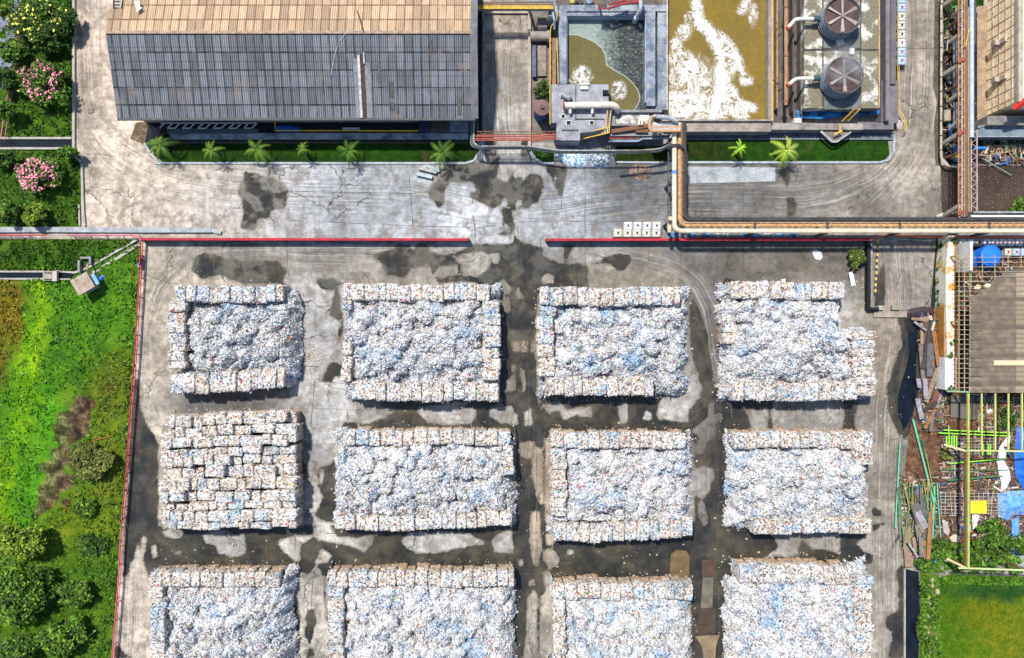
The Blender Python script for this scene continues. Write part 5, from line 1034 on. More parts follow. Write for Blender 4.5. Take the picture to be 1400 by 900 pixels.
# litter blown out round the piles
r = np.random.default_rng(3); LC = []
for p in PILES:
    x0, y0, x1, y1 = p['b']
    for side in range(4):
        n_ = (40, 90, 30, 30)[side]; t_ = r.random(n_); d = np.abs(r.normal(size=n_))*.55-.25
        if side == 0: q = np.c_[X(x0, BT)+t_*(X(x1, BT)-X(x0, BT)), Y(y0, BT)+d+.1]
        if side == 1: q = np.c_[X(x0, BT)+t_*(X(x1, BT)-X(x0, BT)), Y(y1, BT)-d-.1]
        if side == 2: q = np.c_[X(x0, BT)-d, Y(y0, BT)+t_*(Y(y1, BT)-Y(y0, BT))]
        if side == 3: q = np.c_[X(x1, BT)+d+(.3 if not p.get('e') else 0), Y(y0, BT)+t_*(Y(y1, BT)-Y(y0, BT))]
        LC.append(q)
for (ax, ay, rx, ry, n_) in ((432, 487, 12, 9, 260), (700, 640, 260, 130, 120), (1110, 570, 90, 20, 90), (300, 750, 100, 20, 30), (850, 750, 120, 20, 40), (1215, 600, 30, 170, 80), (230, 360, 60, 20, 50), (920, 500, 22, 40, 150)):
    LC.append(np.c_[r.normal(X(ax), rx*.06, n_), r.normal(Y(ay), ry*.06, n_)])
LC = np.concatenate(LC); n_ = len(LC); an = r.uniform(0, 6.28, n_); ln = r.uniform(.02, .10, n_)*r.choice([.6, 1, 1.5], n_); u = np.c_[np.cos(an), np.sin(an), r.uniform(-.2, .5, n_)]*ln[:, None]; w2 = np.c_[-np.sin(an), np.cos(an), r.uniform(-.2, .5, n_)]*(ln*.7)[:, None]
c0 = np.c_[LC, np.full(n_, .09)]; Q = np.stack([c0-u-w2, c0+u-w2, c0+u+w2, c0-u+w2], 1).reshape(-1, 3); Q[:, 2] = np.maximum(Q[:, 2], .012)
tag(mesh_obj('litter', Q, np.arange(n_*4).reshape(-1, 4).tolist(), M('litter_mix', (.42, .33, .23), (.42, .41, .40), 3, soft=.05)), 'scraps of plastic scattered on the ground round the piles', 'litter', kind='stuff')
# ------------------------------------------------------------------ red topped walls and railings
redr = M('red_rail', (.48, .015, .04), (.24, .02, .03), .9, fine=.4); dkw = M('wall_black', (.05, .045, .05), (.10, .09, .09), 1.2)
def red_wall(pts, label, h=1.3):
    t = thing('boundary_wall', label, 'wall', P(*pts[0])); mb = MB(); mr_ = MB()
    for p0, p1 in zip(pts[:-1], pts[1:]):
        a_, b_ = P(*p0, h), P(*p1, h); mb.bar((a_.x, a_.y, h/2), (b_.x, b_.y, h/2), .16, h); mr_.bar((a_.x, a_.y, h+.06), (b_.x, b_.y, h+.06), .34, .14)
    mb.build('panel', dkw, t); mr_.build('coping', redr, t)
    mb = MB(); a_, b_ = P(*pts[0], h), P(*pts[-1], h); n_ = max(1, int((b_-a_).length/6))
    for k in range(n_+1): q = a_.lerp(b_, k/n_); MBp = MB().box(q.x-.14, q.y-.2, q.x+.14, q.y+.2, 0, h+.02); MBp.build('pier', dkw, t)
    return t
red_wall([(193, 327.2), (640, 327.8)], 'long dark boundary wall with red coping left of the yard gateway')
red_wall([(747.5, 328), (1188, 327.5)], 'long dark boundary wall with red coping right of the yard gateway')
def railing(pts, label, m_, h=1.1, name='railing', step=22, r=.075, cat='railing'):
    t = thing(name, label, cat, P(*pts[0])); q = arc([P(*p_, h) for p_ in pts], .8); mb = MB(); mb.tube(q, r, 6); mb.build('top_rail', m_, t)
    mb = MB(); mb.tube([v-Vector((0, 0, h*.5)) for v in q], r*.6, 5); mb.build('mid_rail', m_, t); i = 0
    for p0, p1 in zip(pts[:-1], pts[1:]):
        L = math.hypot(p1[0]-p0[0], p1[1]-p0[1]); n_ = max(1, int(L/step))
        for k in range(n_): x_, y_ = p0[0]+(p1[0]-p0[0])*k/n_, p0[1]+(p1[1]-p0[1])*k/n_; v = P(x_, y_, h); mb = MB(); mb.bar((v.x, v.y, 0), (v.x, v.y, h), .09); mb.build('post', m_, t)
    return t
railing([(192.5, 329), (190, 380), (184, 485), (177, 575), (170, 672), (166, 718)], 'red railing between meadow and yard, upper length', redr, r=.1)
railing([(165.5, 722), (161, 800), (157, 850), (152, 915)], 'red railing between meadow and yard, lower length', M('pink_rail', (.62, .04, .12), (.5, .12, .12), 1), r=.09)
railing([(-20, 321.5), (61, 321.5)], 'pink railing on the grass bank at the left edge of the picture', M('pink_rail'), r=.09)
railing([(95, 321.5), (186, 322), (191, 325), (192, 330)], 'pink railing on the grass bank joining the wall corner', M('pink_rail2', (.66, .25, .33), (.5, .1, .15), 1), r=.09)
railing([(26.5, 42), (24, 62)], 'short pink railing at the upper left garden, topmost piece', M('pink_rail2'), h=1.4); railing([(19, 84), (16, 102)], 'short pink railing at the upper left garden, middle piece', M('pink_rail2'), h=1.4)
railing([(11.5, 124), (8, 143)], 'short pink railing at the upper left garden, third piece', M('pink_rail2'), h=1.4); railing([(5, 163), (1, 190)], 'short pink railing at the upper left garden, lowest piece', M('pink_rail2'), h=1.4)
t = railing([(1188, 327), (1199, 325), (1206, 322.5), (1215, 321), (1280, 324.5), (1440, 325)], 'orange rail across the head of the ramp road', M('orange_rail', (.75, .14, .03), (.45, .12, .04), 2), r=.08)
# L shaped dark channel wall right of the yard
t = thing('low_wall', 'black L shaped retaining wall between yard and ramp road', 'wall', P(1188, 380)); mb = MB(); mb.bp(1186.3, 329.5, 1190, 424, 0, .9); mb.bp(1190.1, 420.5, 1202, 424, 0, .9); mb.build('wall', M('black', (.01, .01, .012)), t)
mb = MB(); mb.bp(1190.6, 330, 1193, 420, 0, .5); mb.build('kerb', M('grey_conc'), t)
for i_, (a_, b_, c_, d_) in enumerate(((1201, 418, 1208, 424), (1220, 418, 1231, 424))): tag(MB().bp(a_, b_, c_, d_, 0, .6).build('concrete_block', M('blk%d' % i_, ((.45, .45, .40), (.28, .28, .2))[i_], (.2, .2, .18), 3)), ('small white', 'long mossy')[i_]+' concrete block at the foot of the ramp road', 'block')
tag(MB().bp(1195, 425.5, 1240, 434, 0, .25).build('concrete_slab', M('slab_tan', (.36, .30, .25), (.24, .2, .17), 1)), 'brownish slab below the ramp road', 'slab')
struct(poly_sheet('ditch_wall', [(1280,326),(1283,326),(1281,372),(1278,424),(1272,424),(1276,372)], .02, M('black'), 1), 'dark gutter beside the ramp')
for k, (a_, b_, c_, d_) in enumerate(((1286, 329, 1287, 440),)): pass
# ------------------------------------------------------------------ hut, bridge, barrel and motorcycle by the ditch
c_ = P(112.5, 388, 2.4); rot = math.radians(30)
t = thing('pump_hut', 'small tilted hut with weathered brown roof standing at the ditch bend', 'hut', (c_.x, c_.y, 0))
def rb(mb, cx, cy, w_, d_, z0, z1, rot_, ox=0, oy=0): px = cx+ox*math.cos(rot_)-oy*math.sin(rot_); py = cy+ox*math.sin(rot_)+oy*math.cos(rot_); return mb.box(px-w_/2, py-d_/2, px+w_/2, py+d_/2, z0, z1, rot_)
rb(MB(), c_.x, c_.y, 1.9, 1.8, 0, 2.2, rot).build('wall', M('hut_wall', (.30, .36, .42), (.2, .22, .25), 2), t)
rb(MB(), c_.x, c_.y, 2.5, 2.3, 2.2, 2.35, rot).build('roof', M('hut_roof', (.40, .33, .27), (.24, .16, .13), 1.5), t)
for k in range(3): rb(MB(), c_.x, c_.y, .1, 2.34, 2.35, 2.42, rot, -.85+.8*k).build('batten', M('batten', (.55, .5, .42)), t)
rb(MB(), c_.x, c_.y, .5, 1.6, 1.7, 1.8, rot, 1.5, -.1).build('awning', M('awning', (.10, .35, .65), (.3, .4, .5), 2), t)
struct(poly_sheet('hut_slab', [(121,397),(126,378),(150,364),(155,380),(153,392),(142,398),(128,404)], .05, M('slab_rub', (.34, .33, .34), (.2, .19, .19), 1), .6), 'worn slab beside the hut')
struct(poly_sheet('hut_slab', [(157,380),(173,377),(188,378),(187,392),(157,392)], .05, M('slab_rub2', (.30, .29, .28), (.2, .19, .18), 1), .6), 'worn slabs beside the railing')
struct(poly_sheet('rubble_ground', [(158,362),(176,346),(190,334),(191,350),(189,376),(160,377)], .05, mat_soil('rub_soil', (.03, .05, .015), (.13, .10, .06), (.40, .38, .35), 1.6), .5, lambda x, y: .2*fbm(x/3, y/3, 3)), 'rubbly corner by the railing')
crumple('blue_barrel_cover', 'blue plastic sheet bundled beside the small tilted hut', 'tarpaulin', [(130,383),(136,377),(142,374),(143,379),(138,385),(133,389)], .2, .9, blue_t, .2)
mb = MB(); mb.tube(arc([P(124, 373, .4), P(120, 369, 1.4), P(119, 363, 1.6), P(121, 361, 1)], .4), .12, 8); tag(mb.build('hose', M('hose_tan', (.5, .42, .25))), 'tan hose looping from the ditch behind the hut', 'hose')
mb = MB(); mb.cyl(P(128.5, 381, .8), .3, .1, .8, 12); tag(mb.build('small_pump', M('brown_metal')), 'small rusty pump between hut and blue sheet', 'pump')
t = thing('sluice_box', 'dark open concrete box above the ditch beside the hut', 'box', P(115, 360)); mb = MB()
for q in ((106, 356, 109, 372), (109.1, 351, 124, 354), (121.5, 354.1, 124, 362)): mb.bp(*q, 0, .8)
mb.build('wall', M('grey_conc'), t); MB().bp(109.2, 354.2, 121.3, 372, 0, .2).build('floor', M('algae', (.02, .05, .015)), t)
t = thing('footbridge', 'small mossy concrete footbridge over the narrow ditch', 'footbridge', P(70, 377)); MB().bp(58.5, 371, 71, 384, .3, .6).build('deck', M('mossy', (.20, .22, .14), (.35, .34, .3), 2), t); MB().bp(71.3, 370.5, 77.5, 384.5, .3, .75).build('slab', M('pale_slab', (.50, .46, .42), (.35, .3, .26), 2), t)
mb = MB(); mb.bar(P(60, 373, .7), P(70, 373, .7), .1); mb.bar(P(60, 382, .7), P(70, 382, .7), .1); mb.build('rail', M('dark_metal'), t)
# motorcycle
mc = P(194.5, 359); t = thing('motorcycle', 'dark motorcycle with blue tank parked against the red railing', 'motorcycle', (mc.x, mc.y, 0))
def mpt(l, s_, z): a_ = math.radians(-100); return (mc.x+l*math.cos(a_)-s_*math.sin(a_), mc.y+l*math.sin(a_)+s_*math.cos(a_), z)
for l in (-.68, .68): mb = MB(); mb.tube([mpt(l+.3*math.cos(q*math.pi/8), 0, .32+.3*math.sin(q*math.pi/8)) for q in range(17)], .07, 6); mb.build('wheel', M('tyre', (.02, .02, .02)), t)
MB().bar(mpt(-.45, 0, .45), mpt(.45, 0, .5), .3, .35).build('engine', M('dark_metal'), t); MB().bar(mpt(.05, 0, .78), mpt(.45, 0, .8), .32, .22).build('fuel_tank', M('bluepaint', (.02, .12, .5)), t)
MB().bar(mpt(-.7, 0, .8), mpt(0, 0, .78), .28, .1).build('seat', M('tyre'), t); MB().tube([mpt(.42, -.38, .98), mpt(.52, -.1, .95), mpt(.52, .1, .95), mpt(.42, .38, .98)], .035, 6).build('handlebar', M('silver'), t)
MB().bar(mpt(.5, 0, .9), mpt(.68, 0, .35), .1).build('fork', M('silver'), t); MB().bar(mpt(.62, 0, .78), mpt(.7, 0, .78), .2, .18).build('headlight', M('white_paint'), t)

# ------------------------------------------------------------------ caged liquid tanks (totes)
cage_m = M('cage_metal', (.50, .52, .54), (.35, .36, .38), 3, metal=.3)
def tote(px, py, w_, d_, body_m, cap_m, label, grp, z0=0, rot=0, h=1.05):
    c_ = P(px, py, h+z0); t = thing('liquid_tote', label, 'tote', (c_.x, c_.y, z0), grp); W_, D_ = w_*.1*.99, d_*.1*.99
    V, F = rock(W_*.94, D_*.94, h-.12, 5, 4); F = [f_ for f_ in F if max(f_) < len(V)-184]; V2 = np.array(protos_tote)*np.array((W_*.94, D_*.94, h-.14))+np.array((c_.x, c_.y, z0+.12))
    mesh_obj('bottle', V2, protos_tote_f, body_m, t)
    mb = MB(); mb.box(c_.x-W_/2, c_.y-D_/2, c_.x+W_/2, c_.y+D_/2, z0, z0+.11); mb.build('pallet', M('pallet', (.25, .2, .15), (.15, .12, .1), 3), t)
    mb = MB()
    for s_ in (-1, 1): mb.bar((c_.x-W_/2, c_.y+s_*D_/2, z0+h-.02), (c_.x+W_/2, c_.y+s_*D_/2, z0+h-.02), .05); mb.bar((c_.x+s_*W_/2, c_.y-D_/2, z0+h-.02), (c_.x+s_*W_/2, c_.y+D_/2, z0+h-.02), .05); mb.bar((c_.x-W_/2, c_.y+s_*D_*.17, z0+h+.01), (c_.x+W_/2, c_.y+s_*D_*.17, z0+h+.01), .04)
    for sx in (-1, -.33, .33, 1):
        for sy in (-1, 1): mb.bar((c_.x+sx*W_/2, c_.y+sy*D_/2, z0+.1), (c_.x+sx*W_/2, c_.y+sy*D_/2, z0+h), .04)
    mb.build('cage', cage_m, t); MB().cyl((c_.x, c_.y), .14, z0+h-.06, z0+h+.04, 12).build('cap', cap_m, t)
    if rot: t.rotation_euler = (0, 0, rot)
    return t
_v, _f = rock(1, 1, 1, 1, 4); _nb = len(_v)-184
n4 = 4; Vt = []; 
protos_tote = None
def rbox(n=5, p=9):
    V = []; F = []; idx = {}
    def vid(i, j, k):
        if (i, j, k) not in idx: idx[(i, j, k)] = len(V); V.append((i/n*2-1, j/n*2-1, k/n*2-1))
        return idx[(i, j, k)]
    for a_ in range(n):
        for b_ in range(n):
            F.append([vid(0, a_, b_), vid(0, a_, b_+1), vid(0, a_+1, b_+1), vid(0, a_+1, b_)]); F.append([vid(n, a_, b_), vid(n, a_+1, b_), vid(n, a_+1, b_+1), vid(n, a_, b_+1)])
            F.append([vid(a_, 0, b_), vid(a_+1, 0, b_), vid(a_+1, 0, b_+1), vid(a_, 0, b_+1)]); F.append([vid(a_, n, b_), vid(a_, n, b_+1), vid(a_+1, n, b_+1), vid(a_+1, n, b_)])
            F.append([vid(a_, b_, n), vid(a_+1, b_, n), vid(a_+1, b_+1, n), vid(a_, b_+1, n)])
    V = np.array(V); V = V/((np.abs(V)**p).sum(1)**(1/p))[:, None]*.5; V[:, 2] += .5; return V, F
protos_tote, protos_tote_f = rbox()
wb = M('tote_white', (.72, .76, .80), (.6, .64, .7), 2, rough=.4); bb = M('tote_blue', (.30, .48, .72), (.45, .58, .75), 2, rough=.4); cb = M('tote_cream', (.68, .66, .55), (.5, .48, .38), 2, rough=.4)
redc = M('cap_red', (.55, .02, .03)); blc = M('cap_black', (.02, .02, .025))
for k, (y_, m_, c2, lb) in enumerate(((-2, bb, redc, 'blue white'), (10, bb, redc, 'blue white'), (22, cb, blc, 'cream'), (34, cb, blc, 'cream'), (46.5, cb, blc, 'dusty cream'), (58.5, wb, redc, 'white'), (70.5, bb, redc, 'pale blue'), (82.5, bb, redc, 'pale blue'))):
    tote(1233.5, y_, 11.3, 11.3, m_, c2, '%s caged tank, %s from the top in the row beside the yellow railing' % (lb, ORD[k]), 'caged tanks beside the yellow railing')
for k in range(4): tote(859+k*13, 308.5, 12, 10, (wb, wb, wb, wb)[k], blc, 'white caged tank with dark cap, %s from the left in the rear row' % ORD[k], 'caged tanks behind the red coped wall')
for k in range(5): tote(845+k*13.1, 318.5, 12.2, 11, cb, blc, 'cream caged tank, %s from the left in the front row by the wall' % ORD[k], 'caged tanks behind the red coped wall')
for k in range(8): tote(1317+k*11, 331.5, 10, 10, M('tote_rust', (.45, .2, .08), (.6, .5, .4), 3) if k == 2 else wb, redc if k > 3 else blc, 'caged tank, %s from the left in the upper row above the blue tarpaulin' % ORD[k], 'caged tanks behind the bare roof frame')
for k in range(4): tote(1379+k*11.2, 344.5, 10, 10, (cb, bb, bb, wb)[k], redc, 'caged tank, %s from the left in the lower row right of the blue tarpaulin' % ORD[k], 'caged tanks behind the bare roof frame')

# ------------------------------------------------------------------ building at the upper right: tall tan west wall and panelled roof
hz = 6.2; wx = X(1349, 0); sy = Y(158, 0); X1 = 76; Y1_ = 49
tb = thing('tan_building', 'tall building with sunlit tan plastered wall and white panelled roof', 'building', (wx+5, sy+8, 0))
mb = MB(); mb.box(wx, sy, X1, Y1_+5, 0, hz); mb.build('wall', M('tan_plaster', (.95, .80, .58), (.80, .60, .38), .5, fine=.35, bump=.4), tb)
mb = MB(); mb.box(wx-.25, sy-.15, wx+.35, Y1_+5, hz, hz+.45); mb.box(wx+.351, sy-.15, X1, sy+.35, hz, hz+.45); mb.build('parapet', M('parapet', (.50, .42, .36), (.3, .26, .22), 1), tb)
mb = MB()
for k in range(9): mb.box(wx+.8, sy+.9+k*2.2, X1, sy+3.0+k*2.2, hz+.001, hz+.12)
mb.build('roof_panels', M('roof_white', (.80, .81, .85), (.65, .67, .72), .6), tb)
mb = MB()
for k in range(14): mb.bar((wx-.03, sy+.7+k*1.35, .1), (wx-.03, sy+.7+k*1.35, hz-.1), .09, .05)
for zz in (1.3, 2.6, 3.9, 5.1): mb.bar((wx-.04, sy+.05, zz), (wx-.04, Y1_+5, zz), .05, .14)
mb.build('wall_ribs', M('ribs', (.78, .58, .38), (.34, .22, .13), 1), tb)
for k, y_ in enumerate((58, 108)): 
    a_ = Y(y_+2, 2.5); MB().box(wx-.9, a_-.35, wx-.01, a_+.35, 2.2, 3.1).build('vent_hood', M('vent', (.48, .40, .32), (.3, .24, .2), 1), tb)
    MB().box(wx-.35, a_-.3, wx-.011, a_+.3, 3.102, 4.2).build('duct', M('vent'), tb)
MB().tube([(X(1387, 6), Y(148, 6), 5.8), (X(1402, 6.5), Y(137, 6.5), 6.8)], .38, 12).build('red_pipe', M('bright_red', (.8, .02, .02)), tb)
struct(poly_sheet('foundation', [(1336,8),(1349,8),(1349,165),(1336,165)], .06, M('tan_found', (.38, .28, .19), (.22, .16, .11), .8, fine=.4), 1), 'tan footing strip along the tall wall')
t = thing('lean_to_roof', 'blue grey lean-to roof below the tan building', 'roof', P(1380, 178)); MB().bp(1337, 172, 1440, 186, 0, 2.2).build('roof', M('lean', (.10, .15, .20), (.22, .27, .30), .8), t)
mb = MB()
for k in range(5): mb.bar(P(1337+k*20, 175, 2.35), P(1350+k*20, 170, 2.35), .12)
mb.bar(P(1336, 187, 2.3), P(1440, 187, 2.3), .12); mb.build('battens', M('silver'), t)
tag(MB().bp(1350, 158.5, 1440, 171, 0, 3).build('lower_roof', M('lower_roof', (.12, .12, .13), (.28, .25, .22), .9)), 'mottled dark roof strip at the foot of the tan building', 'roof')

# truss rack running down the right side
t = thing('truss_rack', 'tall rack of rust trusses and pipes running down beside the tan building', 'pipe rack', P(1322, 150)); z = 4.3; rust = M('truss_rust', (.45, .25, .14), (.30, .15, .08), 1.5)
def truss(xa, xb, y0, y1, m_, nm):
    mb = MB(); mb.bar(P(xa, y0, z), P(xa, y1, z), .14); mb.bar(P(xb, y0, z), P(xb, y1, z), .14); k = 0; y_ = y0
    while y_ < y1-4: mb.bar(P(xa if k % 2 else xb, y_, z), P(xb if k % 2 else xa, y_+6, z), .08); y_ += 6; k += 1
    return mb.build(nm, m_, t)
truss(1310.5, 1318.5, -20, 297, rust, 'truss'); truss(1327.5, 1335.5, 178, 290, M('truss_pale', (.48, .36, .36), (.3, .2, .2), 2), 'truss')
MB().tube([P(1315, -20, z-.1), P(1315, 296, z-.1)], .13, 8).build('pipe', M('grey_tan', (.45, .38, .33), (.3, .25, .2), 1), t)
MB().bar(P(1321, -20, z), P(1321, 296, z), .28, .2).build('beam', M('beam_brown', (.20, .12, .08), (.12, .08, .07), 1), t)
MB().tube([P(1328.5, -20, z+.3), P(1328.5, 188, z+.3)], .27, 12).build('pipe', M('silver_pipe', (.48, .54, .66), (.33, .38, .48), 1.5), t)
MB().bar(P(1333, -20, z-.2), P(1333, 60, z-.2), .3, .1).build('tray', M('dark_metal'), t); MB().bar(P(1323.6, 10, z+.1), P(1324.6, 290, z+.1), .1).build('cable', M('cable_y', (.5, .4, .15)), t)
MB().tube([P(1325, 40, z+.5), P(1320, 64, z+.5)], .07, 6).build('brace', ym, t)
for y_ in (83, 182, 291): MB().bar(P(1309, y_+2, z+.15), P(1319, y_-3, z+.15), .45, .2).build('saddle', M('rust_red', (.32, .09, .04), (.2, .07, .04), 2), t)
for y_ in (8, 103, 197, 296):
    MB().bar(P(1288.5, y_, .4), P(1311, y_-14, 4.1), .42, .5).build('strut', M('strut', (.46, .42, .36), (.3, .26, .22), 1.5), t)
for y_ in (57, 137, 175): MB().bar(P(1299, y_, 2.0), P(1311, y_-9, 4.0), .38, .4).build('strut', M('strut'), t)
for x0, m_ in ((1304, M('strut')),): 
    for y0, y1 in ((50, 85), (90, 130), (140, 175)): MB().bp(x0, y0, x0+6, y1, 1.2, 1.4).build('cap_slab', M('cap_slab', (.30, .30, .31), (.2, .2, .21), 1), t)
for k, y_ in enumerate((20, 110, 205, 290)):
    v = P(1321, y_, z); MB().bar((v.x, v.y, 0), (v.x, v.y, z-.1), .35).build('post', M('beam_brown'), t)
t = thing('pipe_line', 'thin tan pipe along the right edge of the right hand road', 'pipe', P(1287, 100)); mb = MB(); mb.tube(arc([P(1291, -20, .9), P(1287, 5, .9), P(1286.5, 215, .9), P(1290, 224, .9), P(1298, 228, .9), P(1310, 228.5, .9)], .8), .14, 8); mb.build('pipe', M('tan_thin', (.55, .50, .42), (.3, .26, .2), 1), t)
mb = MB()
for k in range(11): mb.tube([P(1286.8, 5+k*20, .9), P(1286.8, 6.5+k*20, .9)], .2, 8)
mb.build('collars', M('dark_metal'), t)
tag(MB().tube([P(1295, 151, .8), P(1295, 166, .8)], .45, 12).build('drum', M('drum_tan', (.45, .38, .28), (.25, .2, .15), 2)), 'tan drum lying in the dark strip beside the road', 'drum')
t = thing('blue_pipework', 'bright blue pipework standing in the dark strip under the trusses', 'pipes', P(1305, 200)); bp_ = M('blue_paint', (.02, .25, .75), (.02, .12, .4), 2)
MB().tube(arc([P(1298, 170, 1.2), P(1299, 184, 1.2), P(1304, 187, 1.2)], .3), .16, 8).build('pipe', bp_, t); MB().tube([P(1303, 202, 1.8), P(1312, 199, 1.8)], .2, 8).build('pipe', bp_, t); MB().tube([P(1306, 200, 1), P(1306, 221, 1)], .2, 8).build('pipe', bp_, t); MB().tube([P(1332, 202.5, 2.2), P(1348, 203, 2.2)], .22, 8).build('pipe', bp_, t)
MB().tube([P(1303, 214, 1.2), P(1309, 214, 1.2)], .24, 8).build('valve', ym, t)
for k, (y_, x0, m_) in enumerate(((290.5, 1331, M('silver')), (296.2, 1326, M('tote_white')))): tag(MB().tube([P(x0, y_, 1.6), P(1440, y_, 1.6)], .2 if k else .14, 8).build('pipe_line', m_), ('thin grey', 'pale thicker')[k]+' pipe along the lower edge of the dark brown ground', 'pipe')
tag(MB().tube([P(1280, 297, .4), P(1290, 293, .6), P(1311, 290, .8)], .22, 8).build('fallen_pipe', M('tan_thin')), 'pale tan pipe lying at the road corner under the truss', 'pipe')
tag(MB().bar(P(1337, 213, .5), P(1383, 240, .5), .09).build('cable', M('cable_g', (.3, .4, .4))), 'thin pale cable slanting over the black ground', 'cable')
struct(poly_sheet('worn_kerb', [(1278,-20),(1286,-20),(1286,226),(1279,226),(1277,170),(1281,140),(1276,120)], .02, mat_soil('kerb_soil', (.04, .035, .03), (.10, .08, .06), (.16, .12, .09), .9), .6), 'dark crumbling road edge')

# ------------------------------------------------------------------ right side: half roofed shed, frames, scrap
rs_ = thing('open_shed', 'half roofed shed with rusty purlins and brown corrugated sheets', 'shed', P(1365, 450)); zr = 4.2
r_br = mat_roof('roof_brown', (.36, .295, .215), (.27, .205, .145), 60.0, pitch=.62, sheet=3.7, dark=(.11, .09, .07), lines=.5, rot=True)
pl = [(1325, 537), (1440, 537), (1440, 366), (1385, 368), (1372, 375), (1360, 380), (1350, 393), (1340, 398), (1334, 405), (1326, 402)]
mb = MB(); mb.pp(pl, zr, zr+.08); mb.build('roof_sheets', r_br, rs_)
MB().bp(1359, 493, 1440, 499.5, zr+.1, zr+.14).build('skylight', M('skylight', (.75, .58, .38), (.6, .45, .3), 1), rs_)
mb = MB()
for k in range(28): y_ = 352+k*6.6; mb.bar(P(1308, y_, zr+.16 if k < 10 else zr-.1), P(1440 if k < 5 else 1326 if k > 9 else 1372-k*4, y_, zr+.16 if k < 10 else zr-.1), .065)
mb.build('purlins', M('purlin', (.42, .38, .34), (.25, .18, .12), 2), rs_)
mb = MB()
for x_ in (1311, 1318.5, 1326, 1343, 1360, 1378, 1396): mb.bar(P(x_, 348, zr-.2), P(x_, 536 if x_ < 1330 else 380, zr-.2), .10)
mb.build('rafters', M('rafter', (.42, .26, .12), (.32, .30, .12), 1.2), rs_)
mb = MB()
for k in range(10): mb.bar(P(1326, 428+k*12.4, zr+.12), P(1342, 428+k*12.4, zr+.12), .07, .03)
mb.build('lap_edges', M('dark_metal'), rs_)
for x_, y_ in ((1309, 350), (1309, 440), (1309, 535), (1380, 350), (1380, 440), (1380, 535)): v = P(x_, y_, zr-.3); MB().bar((v.x, v.y, 0), (v.x, v.y, zr-.3), .2).build('post', M('rafter'), rs_)
for k, (x_, y_) in enumerate(((1337, 392), (1350, 390))): crumple('plastic_bag', ('first', 'second')[k]+' pale rag lying on the torn edge of the shed roof', 'rag', [(x_-5, y_+1), (x_-1, y_-3), (x_+5, y_-1), (x_+3, y_+3), (x_-4, y_+3)], zr+.12, .3, M('bag_cream', (.75, .65, .48)), .2)
struct(poly_sheet('shed_floor', [(1306,331),(1440,331),(1440,540),(1306,540)], .05, mat_soil('shed_soil', (.012, .01, .01), (.05, .035, .025), (.12, .09, .07), .7), 1), 'dark littered floor of the open shed')
tag(MB().bp(1326.5, 330, 1330, 370, 0, 4.6).build('concrete_post', M('white_paint')), 'tall white post beside the caged tanks', 'post')
t = thing('round_cover', 'large round bright blue tarpaulin cover over a tank by the shed', 'tarpaulin', P(1355, 352)); c_ = P(1357, 350, 2.2)
mb = MB(); mb.tube([(c_.x, c_.y, 0), (c_.x, c_.y, 1.9), (c_.x, c_.y, 2.3), (c_.x, c_.y, 2.45)], [1.6, 1.45, 1.0, .1], 28); mb.build('cover', M('blue_tarp3', (.01, .20, .90), (.01, .13, .62), .8), t)
crumple('blue_tarpaulin', 'lower blue tarpaulin spread left of the round blue cover', 'tarpaulin', [(1321,354),(1330,344),(1342,339),(1346,341),(1344,364),(1330,364),(1324,360)], .6, 1.1, M('blue_tarp4', (.01, .13, .60), (.01, .06, .3), 1), .3)
# long mossy wall beside it
t = thing('mossy_wall', 'long whitish wall with yellow lichen beside the scrap stack', 'wall', P(1300, 430)); MB().pp([(1297, 322), (1304.5, 322), (1304.5, 488), (1295, 488), (1293, 400), (1293, 370)], 0, 2.4).build('wall', M('lichen', (.62, .60, .52), (.50, .28, .05), .55, th=.56, soft=.05, fine=.4), t)
mb = MB(); mb.bp(1305, 322, 1306.6, 534, 0, 2.45); mb.build('edge', M('lichen_edge', (.45, .20, .04), (.3, .14, .04), 1), t); MB().bp(1292, 489, 1307.5, 533, 0, 2.3).build('white_slab', M('white_rough', (.74, .75, .77), (.55, .56, .6), 1), t)
mb = MB(); mb.bp(1290.5, 420, 1292.2, 533, 0, 2.0); mb.build('edge', M('lichen_edge'), t)
# steel frame without roof
sf = thing('portal_structure', 'bare lime green and rust portal frame without roof over the scrap yard', 'steel frame', P(1360, 650)); z = 4.2; lime = M('lime_rust', (.36, .50, .13), (.42, .24, .06), 1.1, th=.55); lime2 = M('lime_pale', (.45, .66, .38), (.55, .5, .2), .8)
MB().bar(P(1323.5, 538, z), P(1323.5, 777, z), .24, .3).build('main_beam', lime, sf); MB().bar(P(1319.8, 618, z-.5), P(1319.8, 775, z-.5), .22, .3).build('main_beam', M('rust_brown', (.25, .12, .05), (.15, .08, .04), 1), sf)
for x_ in (1342, 1360.5, 1378.5, 1397): MB().bar(P(x_, 538, z), P(x_, 616.5, z), .16, .2).build('rafter', M('lime_y', (.50, .62, .16), (.48, .42, .12), 1), sf)
MB().bar(P(1322, 616, z), P(1440, 617.5, z), .18, .2).build('cross_beam', lime2, sf); MB().bar(P(1310, 776.5, z), P(1440, 781, z), .18, .2).build('cross_beam', lime2, sf); MB().bar(P(1294, 535, z-.1), P(1324, 536, z-.1), .18).build('cross_beam', M('teal_beam', (.15, .42, .30), (.3, .3, .12), 1), sf)
for (x_, y_) in ((1323, 617), (1323, 777)): MB().bar(P(x_-2, y_, z-.1), P(x_-32 if y_ < 700 else x_-28, y_-9 if y_ < 700 else y_-13, 2.0), .26).build('stay', M('stay_cream', (.65, .60, .36), (.45, .36, .18), 1), sf)
for (x_, y_) in ((1323.5, 540), (1323.5, 617), (1323.5, 777), (1397, 617), (1397, 779)): v = P(x_, y_, z-.2); MB().bar((v.x, v.y, 0), (v.x, v.y, z-.2), .2).build('post', M('rust_brown'), sf)
